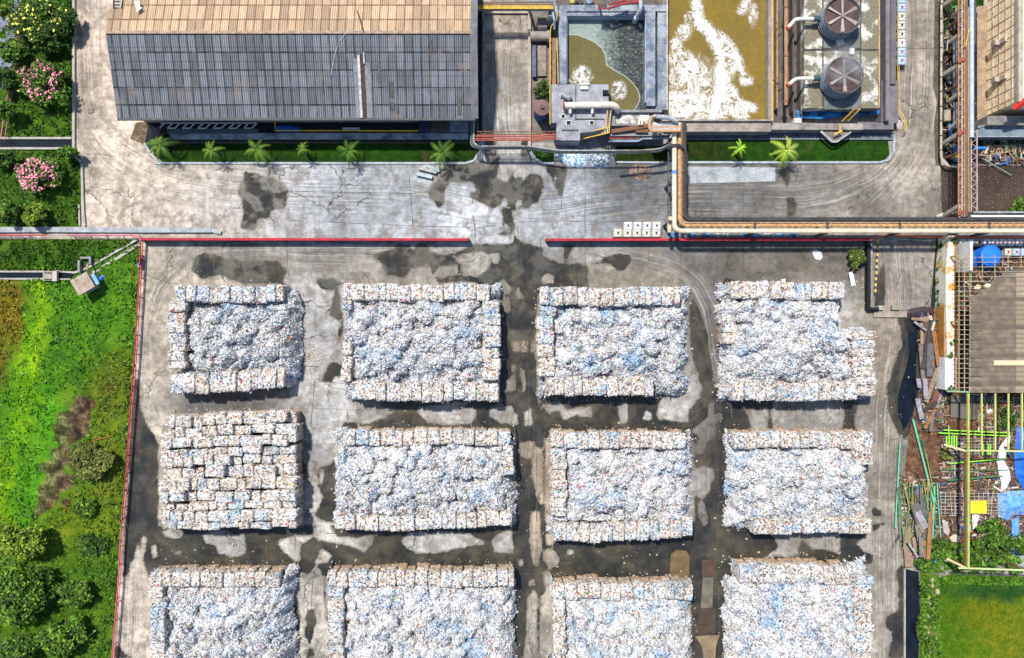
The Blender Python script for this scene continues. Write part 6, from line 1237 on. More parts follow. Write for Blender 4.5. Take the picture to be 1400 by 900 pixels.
# scrap: rusty beams and boards between the black drain and the wall
scr = [(1263,434,1264,470,1.1,'scr_tan'),(1266,440,1269,545,.8,'scr_brown'),(1258,470,1262,520,.5,'scr_grey'),(1275,438,1262,505,.7,'scr_dark'),(1272,470,1271,515,.9,'scr_grey2'),(1276,452,1283,500,.5,'scr_rust'),(1284,455,1270,520,.45,'scr_rust'),(1288,452,1278,492,.5,'scr_silver'),(1287,462,1284,528,.4,'scr_silver'),
 (1281,505,1266,550,.5,'scr_tan'),(1255,518,1257,530,.5,'scr_silver'),(1264,518,1266,545,.6,'scr_silver'),(1283,532,1275,558,.9,'scr_red'),(1288,534,1280,558,.25,'scr_silver'),(1254,545,1260,573,.6,'scr_silver'),(1281,550,1262,562,.5,'scr_dark'),(1278,560,1264,586,.4,'scr_rust'),(1276,563,1272,590,.4,'scr_grey'),(1260,440,1272,434,.5,'scr_tan'),(1271,432,1276,446,.4,'scr_pale'),(1246,436,1262,437,.35,'scr_tan'),(1277,440,1274,452,.3,'scr_pale'),(1250,440,1266,452,.3,'scr_silver')]
scm = {'scr_tan': ((.34, .24, .17), (.2, .14, .1)), 'scr_brown': ((.13, .08, .055), (.07, .05, .04)), 'scr_grey': ((.22, .19, .17), (.12, .1, .1)), 'scr_dark': ((.06, .05, .055), (.03, .03, .03)), 'scr_grey2': ((.14, .13, .14), (.07, .07, .07)), 'scr_rust': ((.36, .17, .06), (.2, .1, .05)), 'scr_silver': ((.36, .35, .40), (.18, .16, .18)), 'scr_red': ((.22, .08, .05), (.12, .05, .04)), 'scr_pale': ((.6, .55, .48), (.4, .36, .3))}
adj = {'scr_tan': 'tan', 'scr_brown': 'brown', 'scr_grey': 'grey', 'scr_dark': 'dark', 'scr_grey2': 'dark grey', 'scr_rust': 'rusty orange', 'scr_silver': 'silvery', 'scr_red': 'reddish', 'scr_pale': 'pale'}
for k, (x0, y0, x1, y1, w_, m_) in enumerate(scr):
    mb = MB(); zz = .25+.12*(k % 6); mb.bar(P(x0, y0, zz), P(x1, y1, zz+.1), w_, .2)
    if w_ < .6: mb.bar(P(x0+1.2, y0, zz+.12), P(x1+1.2, y1, zz+.22), .08, .12)
    tag(mb.build('scrap_beam', M(m_, *scm[m_], 2)), '%s scrap beam, %s counted downward in the long heap by the black drain' % (adj[m_], (ORD+['twenty-first', 'twenty-second', 'twenty-third'])[k]), 'scrap beam', 'scrap beams beside the black drain')
crumple('black_sheet', 'crumpled black plastic sheet at the foot of the ramp road', 'sheet', [(1238,424),(1245,422),(1262,419),(1276,420),(1277,430),(1262,433),(1243,434),(1238,431)], .05, .7, M('black_film', (.03, .02, .035), (.07, .045, .05), 3, rough=.4), .25)
crumple('black_pit', 'round black hole with pale rim beside the black sheet', 'pit', [(1236,438),(1242,434),(1252,436),(1255,446),(1248,454),(1238,452)], .03, .15, M('black'), .3)
# sheets under the frame
for k, x_ in enumerate((1300, 1312, 1326)): tag(MB().bp(x_, 541, x_+11, 571+k*1.5, 0, .4).build('roofing_sheet', mat_roof('sheetstack%d' % k, (.26, .22, .18), (.17, .15, .13), 30, .25, 9, lines=.6)), '%s brown corrugated sheet pile under the end of the shed roof' % ('left', 'middle', 'right')[k], 'roofing sheet', 'corrugated sheets under the steel frame')
struct(poly_sheet('dark_ground', [(1334,539),(1440,539),(1440,590),(1380,592),(1337,583)], .06, mat_soil('dark_junk', (.01, .012, .02), (.04, .035, .035), (.12, .11, .12), 1.2), .8, lambda x, y: .3*fbm(x/4, y/4, 3)), 'dark littered ground below the shed')  # littered soil in darker colours than the red soil around
for k, (pts, m_, lb, h_) in enumerate((([(1349,562),(1354,559),(1358,562),(1355,565),(1350,565)], 'white_rough', 'small white bag on the dark ground under the frame', .4), ([(1380,593),(1384,592),(1381,604),(1376,620),(1374,632),(1381,645),(1382,656),(1376,668),(1372,672),(1368,670),(1369,660),(1365,645),(1363,625),(1366,612)], 'white_rough', 'long twisted white tarpaulin under the lime frame', .9),
    ([(1390,585),(1410,583),(1440,590),(1440,672),(1400,672),(1388,650),(1386,625),(1388,600)], 'blue_tarp', 'large blue tarpaulin at the right edge under the frame', 1.1), ([(1363,675),(1378,672),(1440,668),(1440,700),(1385,705),(1378,712),(1368,708),(1363,698)], 'blue_tarp5', 'torn blue tarpaulin over the scrap grid at the right edge', .9),
    ([(1383,712),(1393,705),(1394,762),(1386,764),(1384,745)], 'blue_tarp5', 'narrow torn blue tarpaulin at the lower right by the bushes', .8), ([(1275,760),(1283,757),(1286,764),(1278,769)], 'blue_tarp6', 'small sky blue bag in the bushes left of the frame', .4),
    ([(1288,710),(1293,712),(1299,726),(1296,733),(1290,728)], 'bag_pink', 'pale pinkish bag on the soil beside the timber', .4), ([(1298,735),(1306,730),(1313,734),(1311,742),(1300,741)], 'bag_cream2', 'cream rubble bag above the bushes', .4),
    ([(1329,704),(1340,703),(1335,722),(1330,724)], 'white_rough', 'white folded panel below the yellow board', .25))):
    crumple('tarpaulin' if 'tarp' in lb else 'bag', lb, 'tarpaulin' if 'tarp' in lb else 'bag', pts, .40, h_, M(m_, *{'blue_tarp5': ((.02, .17, .62), (.2, .45, .65)), 'blue_tarp6': ((.1, .45, .75),), 'bag_pink': ((.5, .42, .42),), 'bag_cream2': ((.6, .52, .4), (.4, .33, .25))}.get(m_, ()), 1.5) if m_ not in MATS else MATS[m_], .3)
tag(MB().bp(1327, 685, 1349, 702, .74, .86).build('yellow_board', M('yellow_board', (.85, .68, .02), (.65, .48, .03), 1.5)), 'bright yellow board lying under the lime frame', 'board')
# lime and green bars
lb_m = M('lime_bar', (.30, .80, .05), (.25, .6, .06), 2); gb_m = M('green_bar', (.06, .25, .10), (.05, .15, .08), 2); tq = M('turquoise', (.12, .55, .36), (.10, .38, .26), 1.5)
bars = [((1283,592),(1376,596),lb_m,.14,'upper bright lime bar'),((1290,588),(1381,592),lb_m,.14,'topmost bright lime bar'),((1298,634),(1376,627),lb_m,.13,'slanting bright lime bar'),((1284,642),(1378,643),gb_m,.09,'thin dark green bar'),((1296,657),(1370,651),gb_m,.13,'dark green slanting bar'),((1297,582),(1297,600),lb_m,.1,'short upright lime bar')]
for x_ in (1294, 1297.5, 1301, 1304.5, 1307.5): bars.append(((x_, 596), (x_, 612), lb_m, .13, 'short lime bar'))
for x_ in (1343.5, 1351, 1354): bars.append(((x_, 607), (x_-.5, 622), lb_m, .14, 'short lime bar on the grid'))
for k, (p0, p1, m_, w_, lb) in enumerate(bars): tag(MB().bar(P(*p0, .7), P(*p1, .72), w_).build('steel_bar', m_), '%s, %s counted from the top, over the red soil' % (lb, ORD[k]), 'bar', 'lime bars over the red soil')
t = thing('rebar_mesh', 'upper grid of thin grey reinforcing bars over the red soil', 'mesh', P(1330, 615)); rb_ = M('rebar', (.38, .36, .34), (.22, .18, .15), 2)
mb = MB()
for k in range(6): mb.bar(P(1290, 600+k*4, .6), P(1360, 600+k*4, .6), .05)
for k in range(14): mb.bar(P(1293+k*5, 598, .62), P(1293+k*5, 622, .62), .05)
mb.build('bars', rb_, t)
t = thing('rebar_mesh', 'lower grid of thin pale reinforcing bars around the yellow board', 'mesh', P(1340, 690)); mb = MB()
for k in range(7): mb.bar(P(1285, 674+k*4.6, .7), P(1420, 676+k*4.6, .7), .05)
for k in range(20): mb.bar(P(1286+k*6.5, 672, .72), P(1286+k*6.5+random.uniform(-3, 3), 704, .72), .05)
mb.build('bars', M('rebar_pale', (.55, .50, .45), (.35, .3, .27), 2), t)
# turquoise poles, bamboo and timber
for k, (p0, p1, w_, m_, lb) in enumerate((((1230.5, 605), (1224, 722), .2, tq, 'long turquoise pole lying upright in the picture at the yard edge'), ((1248, 573), (1277, 688), .26, tq, 'long slanting turquoise pole over the soil'), ((1261, 600), (1266, 628), .1, gb_m, 'short green pole beside the long slanting turquoise pole'),
    ((1278, 665), (1275, 738), .2, tq, 'turquoise pole right of the timber pile'), ((1281, 660), (1286, 735), .15, tq, 'thin turquoise pole nearest the red soil'), ((1266, 620), (1280, 690), .1, M('bamboo', (.36, .42, .10), (.3, .24, .1), 2), 'thin bamboo pole beside the slanting turquoise pole'))):
    tag(MB().tube([P(*p0, .5), P(*p1, .6)], w_/2, 8).build('pole', m_), lb, 'pole')
for k in range(26):
    x_ = random.uniform(1227, 1278); y_ = random.uniform(655, 690); dx = random.uniform(-9, 9); L = random.uniform(35, 68); g_ = k % 3
    tag(MB().tube([P(x_, y_, .3+.03*k), P(x_+dx, min(y_+L, 762), .35+.03*k)], random.uniform(.04, .08), 6).build('bamboo_pole', (M('bamboo'), M('bamboo2', (.12, .22, .07), (.2, .2, .08), 2), M('bamboo3', (.05, .30, .18), (.05, .16, .1), 2))[g_]), ('yellowish', 'olive', 'deep green')[g_]+' bamboo pole in the loose bundle by the yard edge', 'bamboo pole', ('yellowish', 'olive', 'deep green')[g_]+' bamboo poles')
tb_ = [(1239,720,1243,775,1.1),(1262,676,1265,745,.7),(1257,690,1256,740,.5),(1264,740,1266,765,.5),(1250,700,1256,735,.5),(1246,686,1262,728,.5),(1250,690,1268,704,.9),(1254,700,1266,722,.9),(1272,700,1269,765,.5),(1259,735,1260,762,.6),(1249,735,1251,758,.4),(1246,690,1254,716,.3),(1241,741,1255,762,.25)]
for k, (x0, y0, x1, y1, w_) in enumerate(tb_):
    m_ = ('scr_tan', 'scr_grey2', 'scr_silver', 'scr_rust', 'scr_grey')[k % 5]; tag(MB().bar(P(x0, y0, .5+.08*k), P(x1, y1, .55+.08*k), w_, .12).build('timber_board', MATS[m_]), '%s board, %s counted in the timber pile above the lower drain' % (adj[m_], ORD[k]), 'board', 'boards above the lower drain')

# ------------------------------------------------------------------ loose things in the yard and on the road
def bag(pts, label, m_, h_=.6, cat='bag'): return crumple('plastic_bag', label, cat, pts, .03, h_, m_, .18)
wbg = M('bag_white', (.78, .80, .84), (.35, .45, .6), 2.5, soft=.08)
bag([(1110,343),(1116,341),(1123,345),(1125,352),(1121,356),(1114,354)], 'white and blue bundle lying on the yard beside the right hand wall', wbg); bag([(1068,382),(1074,381),(1074,387),(1069,388)], 'tiny white bag just above the fourth pile', wbg, .35); bag([(1015,744),(1022,743),(1023,750),(1017,752)], 'white scrap', wbg, .3) if False else None
t = thing('broken_board', 'pale board leaning below the bush in the yard corner', 'board', P(1165, 380)); MB().bar(P(1163, 372, .5), P(1167, 391, .15), .6, .08).build('board', M('white_rough'), t)
tag(MB().bp(1173, 338, 1180, 346, 0, .4, .5).build('brick_block', M('brick_block', (.42, .27, .2), (.3, .2, .16), 3)), 'pinkish block beside the bush in the yard corner', 'block')
for k, (x0, y0, x1, y1) in enumerate(((570, 238, 591, 243), (573, 230, 597, 236), (583, 227, 601, 234))): tag(MB().bar(P(x0, y0, .3), P(x1, y1, .3), .42, .4).build('kerb_stone', M('kst%d' % k, ((.48, .55, .62), (.42, .42, .40), (.36, .45, .52))[k], (.25, .27, .3), 2)), ('lowest', 'middle', 'topmost')[k]+' of three pale kerb stones lying beside the palm verge', 'kerb stone')
tag(MB().bp(120.5, 148, 127.5, 154.5, 0, .12).build('manhole_cover', M('manhole', (.22, .19, .15), (.14, .12, .1), 3)), 'square brown manhole cover on the left road', 'manhole cover')
crumple('debris_heap', 'low muddy heap of grit on the road left of the pipe rack', 'heap', [(860,228),(872,224),(888,228),(893,238),(884,248),(870,246),(860,238)], .005, .35, mat_soil('grit', (.07, .045, .035), (.16, .11, .09), (.38, .33, .3), 2), .25)
struct(poly_sheet('mud', [(178,190),(186,168),(200,166),(213,172),(203,185),(200,200),(192,196)], .012, mat_soil('mud', (.05, .05, .025), (.13, .09, .06), (.3, .24, .19), 1.2), .5), 'muddy corner by the warehouse')
# heap of white and blue scrap under the pump house
for k, (pts, lb) in enumerate((([(760,205),(775,203),(800,206),(803,214),(802,224),(795,231),(783,228),(770,222),(761,214)], 'heap of white and blue plastic sacks spilling below the pump house'), ([(803,212),(812,209),(822,206),(835,210),(834,224),(822,232),(810,229)], 'smaller dark blue heap of sacks beside the spilled white heap'))):
    crumple('sack_heap', lb, 'heap', pts, .05, 1.3, M('sacks%d' % k, ((.80, .84, .88), (.10, .13, .18))[k], ((.10, .32, .55), (.45, .55, .65))[k], 2.6, th=.52, soft=.05, fine=.5), .14, .8)
tag(MB().tube([P(96, 891, .5), P(131, 862, .9)], .08, 6).build('pole', M('bare_wood', (.5, .42, .3))), 'bare pale pole lying in the lower left thicket', 'pole')
tag(MB().tube([P(126, 603, .5), P(152, 597, .5)], .05, 6).build('rusty_rod', M('rust_rod', (.45, .12, .05))), 'thin rusty rod above the yellowish bush', 'rod')
# ------------------------------------------------------------------ vegetation
def mat_leaf(name='leaf', rough=.6):
    g = G(name); c = g.attr('lc', 'Color'); g.put(g.b.inputs['Base Color'], c); g.b.inputs['Roughness'].default_value = rough; g.b.inputs['Specular IOR Level'].default_value = .25
    return g.m
LEAF = mat_leaf(); BARK = M('bark', (.16, .12, .09), (.10, .08, .06), 3)
def leaf_quads(c0, size, up=1.2, rs=None, aspect=1.7):
    n = len(c0); r = rs; nrm = r.normal(size=(n, 3)); nrm[:, 2] = np.abs(nrm[:, 2])+up; nrm /= np.linalg.norm(nrm, axis=1)[:, None]
    u = np.cross(nrm, r.normal(size=(n, 3))); u /= np.linalg.norm(u, axis=1)[:, None]; v = np.cross(nrm, u); s_ = (size*r.uniform(.6, 1.4, n))[:, None]
    return np.stack([c0-u*s_*aspect/2, c0+v*s_/2, c0+u*s_*aspect/2, c0-v*s_/2], 1).reshape(-1, 3)
def foliage(name, cx, cy, z0, rx, ry, h, n, size, cols, parent, seed, clumps=26, mixw=None, up=1.2):
    r = np.random.default_rng(seed); k = clumps; an = r.uniform(0, 6.28, k); rad = np.sqrt(r.uniform(0, 1, k))*.85
    cc = np.c_[np.cos(an)*rad, np.sin(an)*rad, 0*an]; cc[:, 2] = np.sqrt(np.clip(1-rad**2, 0, 1))*r.uniform(.45, 1, k); cr = r.uniform(.18, .36, k)
    i = r.integers(0, k, n); d = r.normal(size=(n, 3)); d /= np.linalg.norm(d, axis=1)[:, None]; d[:, 2] = np.abs(d[:, 2])*.9; q = cc[i]+d*cr[i][:, None]*r.uniform(.55, 1.1, n)[:, None]
    c0 = np.c_[cx+q[:, 0]*rx, cy+q[:, 1]*ry, z0+q[:, 2]*h]; V = leaf_quads(c0, size, up, r)
    cols = np.array(cols); w_ = mixw or [1/len(cols)]*len(cols); ci = r.choice(len(cols), n, p=w_); tone = (r.uniform(.7, 1.3, n)*r.uniform(.5, 1.35, k)[i])[:, None]; col = np.repeat(cols[ci]*tone, 4, 0)
    return mesh_obj(name, V, np.arange(n*4).reshape(-1, 4).tolist(), LEAF, parent, False, dict(lc=col))
def tree(px, py, rx, ry, h, label, cols, n=2600, size=.26, name='tree', cat='tree', seed=0, clumps=30, mixw=None, flowers=None, trunk=True, up=1.2, cz=.35):
    c_ = P(px, py, h*.7); t = thing(name, label, cat, (c_.x, c_.y, 0)); rx, ry = rx*.1*.97, ry*.1*.97; r = random.Random(seed)
    if trunk:
        mb = MB(); mb.tube([(c_.x, c_.y, 0), (c_.x+.1, c_.y, h*.35), (c_.x, c_.y+.1, h*.6)], [.20, .15, .09], 8)
        for k in range(9):
            a_ = k*.7+r.random(); e_ = (c_.x+math.cos(a_)*rx*.75, c_.y+math.sin(a_)*ry*.75, h*r.uniform(.55, .85)); m_ = (c_.x+math.cos(a_)*rx*.3, c_.y+math.sin(a_)*ry*.3, h*.6); mb.tube([(c_.x, c_.y, h*(.25+.03*k)), m_, e_], [.09, .06, .025], 5)
        mb.build('trunk', BARK, t)
    foliage('crown', c_.x, c_.y, h*cz, rx, ry, h*(1-cz), n, size, cols, t, seed, clumps, mixw, up)
    if flowers: foliage('blossom', c_.x, c_.y, h*cz+.25, rx*.95, ry*.95, h*(1-cz), flowers[1], flowers[2], [flowers[0]], t, seed, clumps, None, 2.)
    return t
G1 = [(.035, .10, .008), (.07, .17, .012), (.14, .24, .02), (.02, .055, .006)]; GY = [(.16, .26, .015), (.26, .34, .03), (.07, .14, .012), (.03, .07, .008)]; GD = [(.014, .045, .005), (.03, .08, .008), (.06, .13, .012)]
GO = [(.14, .17, .03), (.09, .12, .02), (.20, .20, .05), (.05, .07, .014)]
tree(50, 30, 42, 34, 3.5, 'sparse spreading tree with yellow flowers in the upper left garden', GD+[(.08, .15, .015)], 2400, .24, seed=1, clumps=40, flowers=((.75, .70, .12), 130, .26), cz=.3)
tree(58, 112, 34, 33, 3.5, 'upper pink flowering tree in the garden above the ditch', G1, 1500, .25, seed=2, clumps=30, flowers=((.72, .22, .34), 210, .22), cz=.3)
tree(53, 240, 33, 26, 3.2, 'lower pink flowering tree in the garden below the ditch', G1, 1300, .24, seed=3, clumps=26, flowers=((.80, .27, .40), 330, .23), cz=.3)
for k, (x_, y_, rx, ry, c_, lb) in enumerate(((7, 16, 13, 9, GY, 'yellow green bush at the upper left corner'), (14, 68, 20, 16, G1, 'leafy tree over the pink railing near the top left'), (8, 106, 20, 15, GD, 'dark leafy tree at the left edge beside the upper pink tree'), (7, 150, 16, 12, G1, 'leafy tree at the left edge just above the garden ditch'),
    (4, 214, 20, 14, GD, 'dark bush at the left edge left of the lower pink tree'), (7, 288, 18, 17, G1, 'bushy green tree at the left edge below the lower pink tree'), (47, 293, 17, 15, GY, 'bright green bush between kerb and left edge bushes'), (60, 60, 26, 10, GD, 'dark low bush between the yellow and pink flowering trees'), (92, 28, 12, 22, GD, 'dark bush beside the road kerb at the top left'), (92, 210, 14, 9, G1, 'small green bush at the kerb corner below the ditch'))):
    tree(x_, y_, rx, ry, 2.6 if k not in (1, 2, 3) else 3.4, lb, c_, int(300+rx*ry*4), .24, 'bush' if 'bush' in lb else 'tree', 'bush' if 'bush' in lb else 'tree', 20+k, 16)
for k, (x_, y_, rx, ry, h, c_, lb, n) in enumerate(((128, 631, 36, 28, 2.2, GO, 'round yellowish bush beside the red railing', 2600), (116, 694, 18, 13, 1.4, G1, 'small bush below the round yellowish bush', 500), (27, 738, 40, 26, 4, GY, 'bright domed tree at the lower left edge', 2600), (18, 812, 42, 46, 4.2, G1, 'large bushy tree below the bright domed tree', 3400),
    (102, 812, 26, 19, 2.5, G1, 'round bush in the middle of the lower left meadow', 1300), (85, 868, 34, 30, 3, G1, 'dense bush beside the bare pole at lower left', 1900), (22, 885, 34, 22, 3, GD+G1, 'dark bush at the lower left corner', 1500), (60, 800, 18, 26, 2.4, GD+[(.06, .12, .01)], 'dark bush between the large tree and the round bush', 900), (128, 745, 22, 16, 1, GD, 'low dark scrub near the railing below the yellowish bush', 500))):
    tree(x_, y_, rx, ry, h, lb, c_, n, .28, 'tree' if 'tree' in lb else 'bush', 'tree' if 'tree' in lb else 'bush', 40+k, 34)
for k, (x_, y_, rx, ry, h, c_, lb, n) in enumerate(((1169, 355, 16, 16, 1.8, GO+GD, 'round olive bush growing in the corner of the yard', 1100), (742, 122, 12, 14, 1.8, GD+[(.07, .10, .03)], 'dark bush between driveway and pump house', 600), (1395, 284, 14, 13, 1.8, G1, 'bright bush at the right edge above the pipe rack', 500),
    (1282, 752, 30, 15, 1.4, G1, 'sprawling bush above the mossy field, leftmost', 1500), (1262, 770, 16, 12, 1, G1, 'low bush overhanging the end of the lower drain', 500), (1350, 728, 26, 24, 1.8, G1, 'tall weedy bush right of the rusty beam', 1700), (1382, 752, 34, 20, 1.6, G1, 'broad bush at the right edge above the field', 1700), (1318, 768, 28, 10, 1.2, G1, 'low bush along the upper edge of the field', 900), (1348, 765, 24, 13, 1.3, G1+GD, 'leafy bush right of the main lime beam foot', 900),
    (1264, 806, 10, 16, 1, G1, 'upper bush on the stony bank', 420), (1278, 835, 9, 22, 1, G1, 'middle bush on the stony bank', 520), (1262, 862, 9, 24, 1, G1, 'lower left bush on the stony bank', 520), (1274, 888, 12, 20, 1, G1, 'lowest bush on the stony bank', 520), (1382, 572, 14, 18, 1.2, GD, 'dark weeds on the ground under the steel frame', 400), (1296, 622, 10, 8, .8, GO, 'small olive weed on the red soil', 220))):
    tree(x_, y_, rx, ry, h, lb, c_, n, .22, 'bush', 'bush', 70+k, 18, trunk=False, cz=.1)
for k, y_ in enumerate((336, 352, 368, 384, 402, 420, 436)): tree(1289-k*.3+(2 if k > 4 else 0), y_, 7.5, 11, 1.1, 'leafy hedge shrub, %s from the top beside the mossy wall' % ORD[k], G1 if k != 3 else GO, 420, .2, 'shrub', 'shrub', 110+k, 10, trunk=False, cz=.1)['group'] = 'shrubs beside the mossy wall'
for k, (x_, y_) in enumerate(((1301, 330), (1299, 468), (1296, 484), (1297, 530))): tree(x_, y_, 4, 4, 2.8, 'small tuft of weeds on the mossy wall, %s from the top' % ORD[k], G1, 90, .16, 'weed_tuft', 'weeds', 130+k, 6, trunk=False, cz=.86)
# palms
def palm(px, py, rad, label, cols, seed, h=2.6, nf=10, grp='palms on the verge'):
    c_ = P(px, py, h); r = random.Random(seed); t = thing('palm', label, 'palm', (c_.x, c_.y, 0), grp); mb = MB(); mb.tube([(c_.x, c_.y, 0), (c_.x, c_.y, h*.5), (c_.x, c_.y, h)], [.17, .13, .1], 8); mb.build('trunk', BARK, t); R_ = rad*.1
    for k in range(nf):
        a_ = 6.283*k/nf+r.uniform(-.25, .25); L = R_*r.uniform(.8, 1.15); V = []; F = []; cl = []; d = Vector((math.cos(a_), math.sin(a_), 0)); s_ = Vector((-d.y, d.x, 0)); base = np.array(r.choice(cols)); bend = r.uniform(-.25, .25)
        def rp(t_): return Vector((c_.x, c_.y, h))+d*L*t_+s_*bend*L*t_*t_+Vector((0, 0, .55*L*t_*(1-t_)*1.6-.35*L*t_*t_))
        for q in range(9):
            t_ = .12+.88*q/9; p0 = rp(t_); p1 = rp(min(1, t_+.13)); wd = L*.19*math.sin(math.pi*(.18+.78*t_))**.8; lean = (p1-p0)*1.3
            for sg in (-1, 1):
                tip = p0+s_*sg*wd+lean-Vector((0, 0, wd*.25)); b_ = len(V); V += [p0, p0+(p1-p0)*.62, tip]; F.append((b_, b_+1, b_+2)); cl += [base*r.uniform(.75, 1.25)]*3
        b_ = len(V); 
        for q in range(6): p0 = rp(q/5); V += [p0-s_*.03, p0+s_*.03]; cl += [base*1.3]*2
        F += [(b_+2*q, b_+2*q+1, b_+2*q+3, b_+2*q+2) for q in range(5)]
        mesh_obj('frond', [tuple(v) for v in V], F, LEAF, t, False, dict(lc=np.array(cl)))
PC = [(.07, .16, .012), (.12, .21, .02), (.04, .10, .01)]
for k, (x_, y_, r_, lb) in enumerate(((219, 199, 22, 'leftmost palm on the warehouse verge'), (290, 206, 15, 'second palm from the left on the warehouse verge'), (352, 205, 20, 'third palm from the left on the warehouse verge'), (413, 204, 11, 'small fourth palm from the left on the warehouse verge'), (477, 207, 18, 'fifth palm from the left on the warehouse verge'), (605, 210, 22, 'rightmost palm on the warehouse verge'))): palm(x_, y_, r_, lb, PC, 5+k)
palm(1074, 206, 20, 'bright yellow green palm on the verge below the towers', [(.26, .38, .03), (.14, .26, .02), (.34, .42, .08)], 21, nf=13); palm(1011, 203, 13, 'small lime green plant on the verge below the foaming basin', [(.35, .60, .04), (.22, .42, .02)], 22, nf=9); palm(743, 212, 8, 'small spiky plant beside the red pipe bridge', [(.08, .2, .02), (.05, .12, .02)], 23, .8, 8)
palm(455, 199, 6, 'tiny plant behind the fourth palm', PC, 24, .8, 6) if False else None
# rough grass tufts, one mass
def tufts(label, polys, n, size, cols, seed, z=.1):
    r = np.random.default_rng(seed); out = []
    for poly, share in polys:
        A = np.array(poly); q = np.c_[r.uniform(A[:, 0].min(), A[:, 0].max(), n*4), r.uniform(A[:, 1].min(), A[:, 1].max(), n*4)]; q = q[poly_sd(q[:, 0], q[:, 1], poly) > 1][:int(n*share)]; out.append(q)
    q = np.concatenate(out); m = fbm(q[:, 0]/11, q[:, 1]/11, 3, seed); q = q[m > .40]; q = q[poly_sd(q[:, 0], q[:, 1], BARE) < -1] if 'meadow' in label else q; m = fbm(q[:, 0]/25, q[:, 1]/25, 3, seed+4)
    zz = bump_z(q[:, 0], q[:, 1])*.8+z; c0 = np.c_[X(q[:, 0]), Y(q[:, 1]), zz]; V = leaf_quads(c0, size, .4, r, 2.4); cols = np.array(cols)
    tone = meadow_tone(q[:, 0], q[:, 1]) if 'meadow' in label else 1; col = cols[r.integers(0, len(cols), len(q))]*(.55+.9*m)[:, None]*tone*r.uniform(.7, 1.3, (len(q), 1)); col = np.repeat(col, 4, 0)
    return tag(mesh_obj('grass', V, np.arange(len(q)*4).reshape(-1, 4).tolist(), LEAF, None, False, dict(lc=col)), label, 'grass', kind='stuff')
tufts('rough grass and weeds over the meadow', [(meadow[:-1]+[(-5, 905)], 1), ([(-5, 327), (186, 329), (120, 364), (98, 370), (-5, 369)], .35)], 15000, .26, [(.05, .14, .008), (.09, .19, .012), (.13, .21, .015), (.03, .09, .006)], 31)
tufts('uneven grass of the upper left gardens', [([(-5, -5), (99, -5), (99, 188), (-5, 188)], .6), ([(-5, 206), (100, 206), (109, 218), (109, 308), (-5, 308)], .4)], 9000, .22, [(.04, .11, .007), (.07, .15, .01), (.025, .07, .006)], 32)
tufts('weeds and grass along the stony bank and field edge', [([(1258, 784), (1283, 788), (1286, 860), (1288, 905), (1257, 905)], .4), ([(1286, 786), (1405, 786), (1405, 800), (1286, 798)], .25), ([(1243, 765), (1300, 740), (1400, 738), (1400, 785), (1262, 783)], .5)], 5000, .2, [(.05, .14, .01), (.09, .2, .012)], 33)
# stones of the bank
for k in range(14):
    x_, y_ = random.uniform(1266, 1282), 792+k*8; v, f = rbox(3, 3); a_ = random.uniform(.3, .6); c_ = P(x_, y_)
    tag(mesh_obj('stone', v*np.array((a_, a_*1.3, a_*.8))+np.array((c_.x, c_.y, .1)), f, M('stone', (.45, .40, .32), (.3, .22, .15), 3)), 'pale stone on the overgrown bank beside the lower drain', 'stone', 'stones on the overgrown bank')

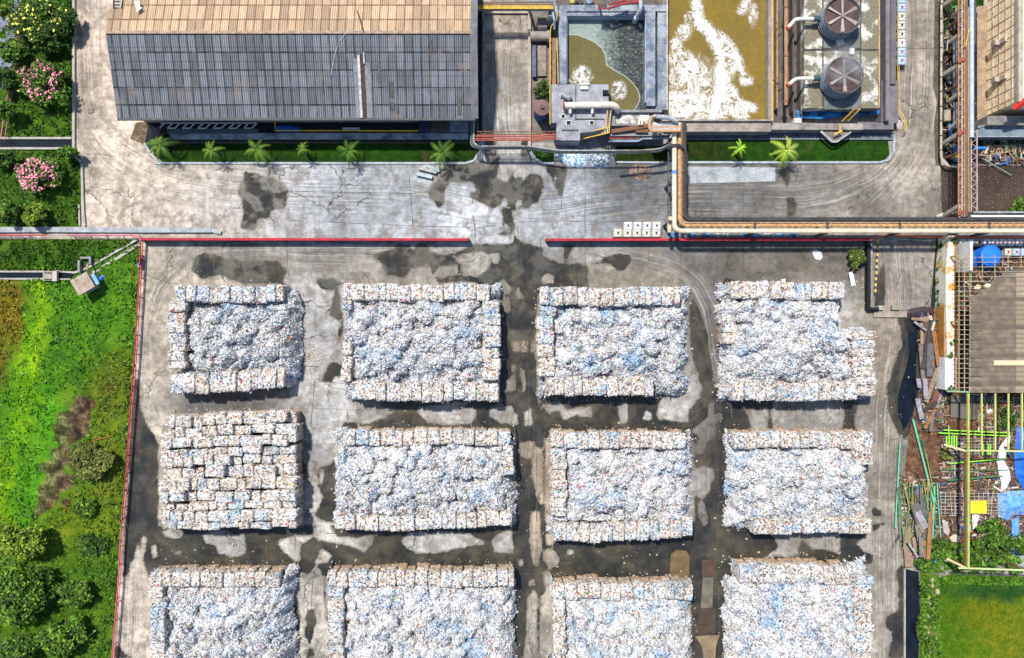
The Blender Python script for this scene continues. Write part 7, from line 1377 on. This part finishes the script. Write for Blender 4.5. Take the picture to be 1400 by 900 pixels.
# broken timber, rags and wire strewn over the scrap yard: nobody could count it
r = np.random.default_rng(77); out = []
for poly, n_ in (([(1284, 594), (1400, 594), (1400, 735), (1300, 742), (1286, 720)], 1500), ([(1330, 540), (1400, 540), (1400, 594), (1335, 588)], 700), ([(1258, 432), (1294, 432), (1292, 590), (1262, 592), (1256, 560)], 500), ([(1226, 650), (1286, 650), (1284, 760), (1240, 764)], 500), ([(1308, 335), (1400, 335), (1322, 535), (1308, 535)], 500), ([(1290, 10), (1310, 10), (1310, 222), (1290, 222)], 260), ([(1340, 188), (1400, 188), (1400, 226), (1340, 226)], 200)):
    A = np.array(poly); q = np.c_[r.uniform(A[:, 0].min(), A[:, 0].max(), n_*3), r.uniform(A[:, 1].min(), A[:, 1].max(), n_*3)]; out.append(q[poly_sd(q[:, 0], q[:, 1], poly) > 1][:n_])
q = np.concatenate(out); n_ = len(q); c0 = np.c_[X(q[:, 0]), Y(q[:, 1]), r.uniform(.16, .42, n_)]; an = r.uniform(0, 6.28, n_); an = np.where(r.random(n_) < .5, np.round(an/1.57)*1.57+r.normal(size=n_)*.15, an)
L = r.uniform(.08, .75, n_)**1.0; W_ = r.uniform(.03, .12, n_); u = np.c_[np.cos(an), np.sin(an), r.uniform(-.15, .15, n_)]*L[:, None]; v = np.c_[-np.sin(an), np.cos(an), r.uniform(-.3, .3, n_)]*W_[:, None]
V = np.stack([c0-u-v, c0+u-v, c0+u+v, c0-u+v], 1).reshape(-1, 3); pal = np.array([(.20, .12, .07), (.10, .06, .04), (.32, .24, .18), (.05, .05, .055), (.45, .42, .40), (.12, .30, .12), (.03, .10, .30), (.30, .12, .05)])
col = np.repeat(pal[r.choice(8, n_, p=[.24, .2, .16, .14, .1, .05, .05, .06])]*r.uniform(.6, 1.3, (n_, 1)), 4, 0)
tag(mesh_obj('rubble', V, np.arange(n_*4).reshape(-1, 4).tolist(), LEAF, None, False, dict(lc=col)), 'broken timber and rags strewn over the scrap yard', 'rubble', kind='stuff')
# thin steam drifting over the lower tower
g = G('steam'); g.t.nodes.remove(g.b); vp = g.n('ShaderNodeVolumePrincipled'); vp.inputs['Color'].default_value = (.95, .95, 1, 1)
tc = g.n('ShaderNodeTexCoord'); ln = g.n('ShaderNodeVectorMath'); ln.operation = 'LENGTH'; g.put(ln.inputs[0], tc.outputs['Object']); fall = g.mr(ln.outputs['Value'], 1, .15)
g.put(vp.inputs['Density'], g.ma('MULTIPLY', g.ma('MULTIPLY', fall, g.mr(g.noise(.55, 4, .6), .42, .7)), .9)); g.t.links.new(vp.outputs[0], g.t.nodes['Material Output'].inputs['Volume'])
V, F = rbox(6, 2); V[:, 2] -= .5; o = mesh_obj('steam', V*2, F, g.m); c_ = P(1158, 88, 6.6); o.location = c_; o.scale = (3.6, 3.4, 1.6)
me = o.data; lo = min(v.co.z for v in me.vertices)
for v in me.vertices: v.co.z -= lo+1
tag(o, 'thin white steam drifting over the lower round fan tower', 'steam', kind='stuff')
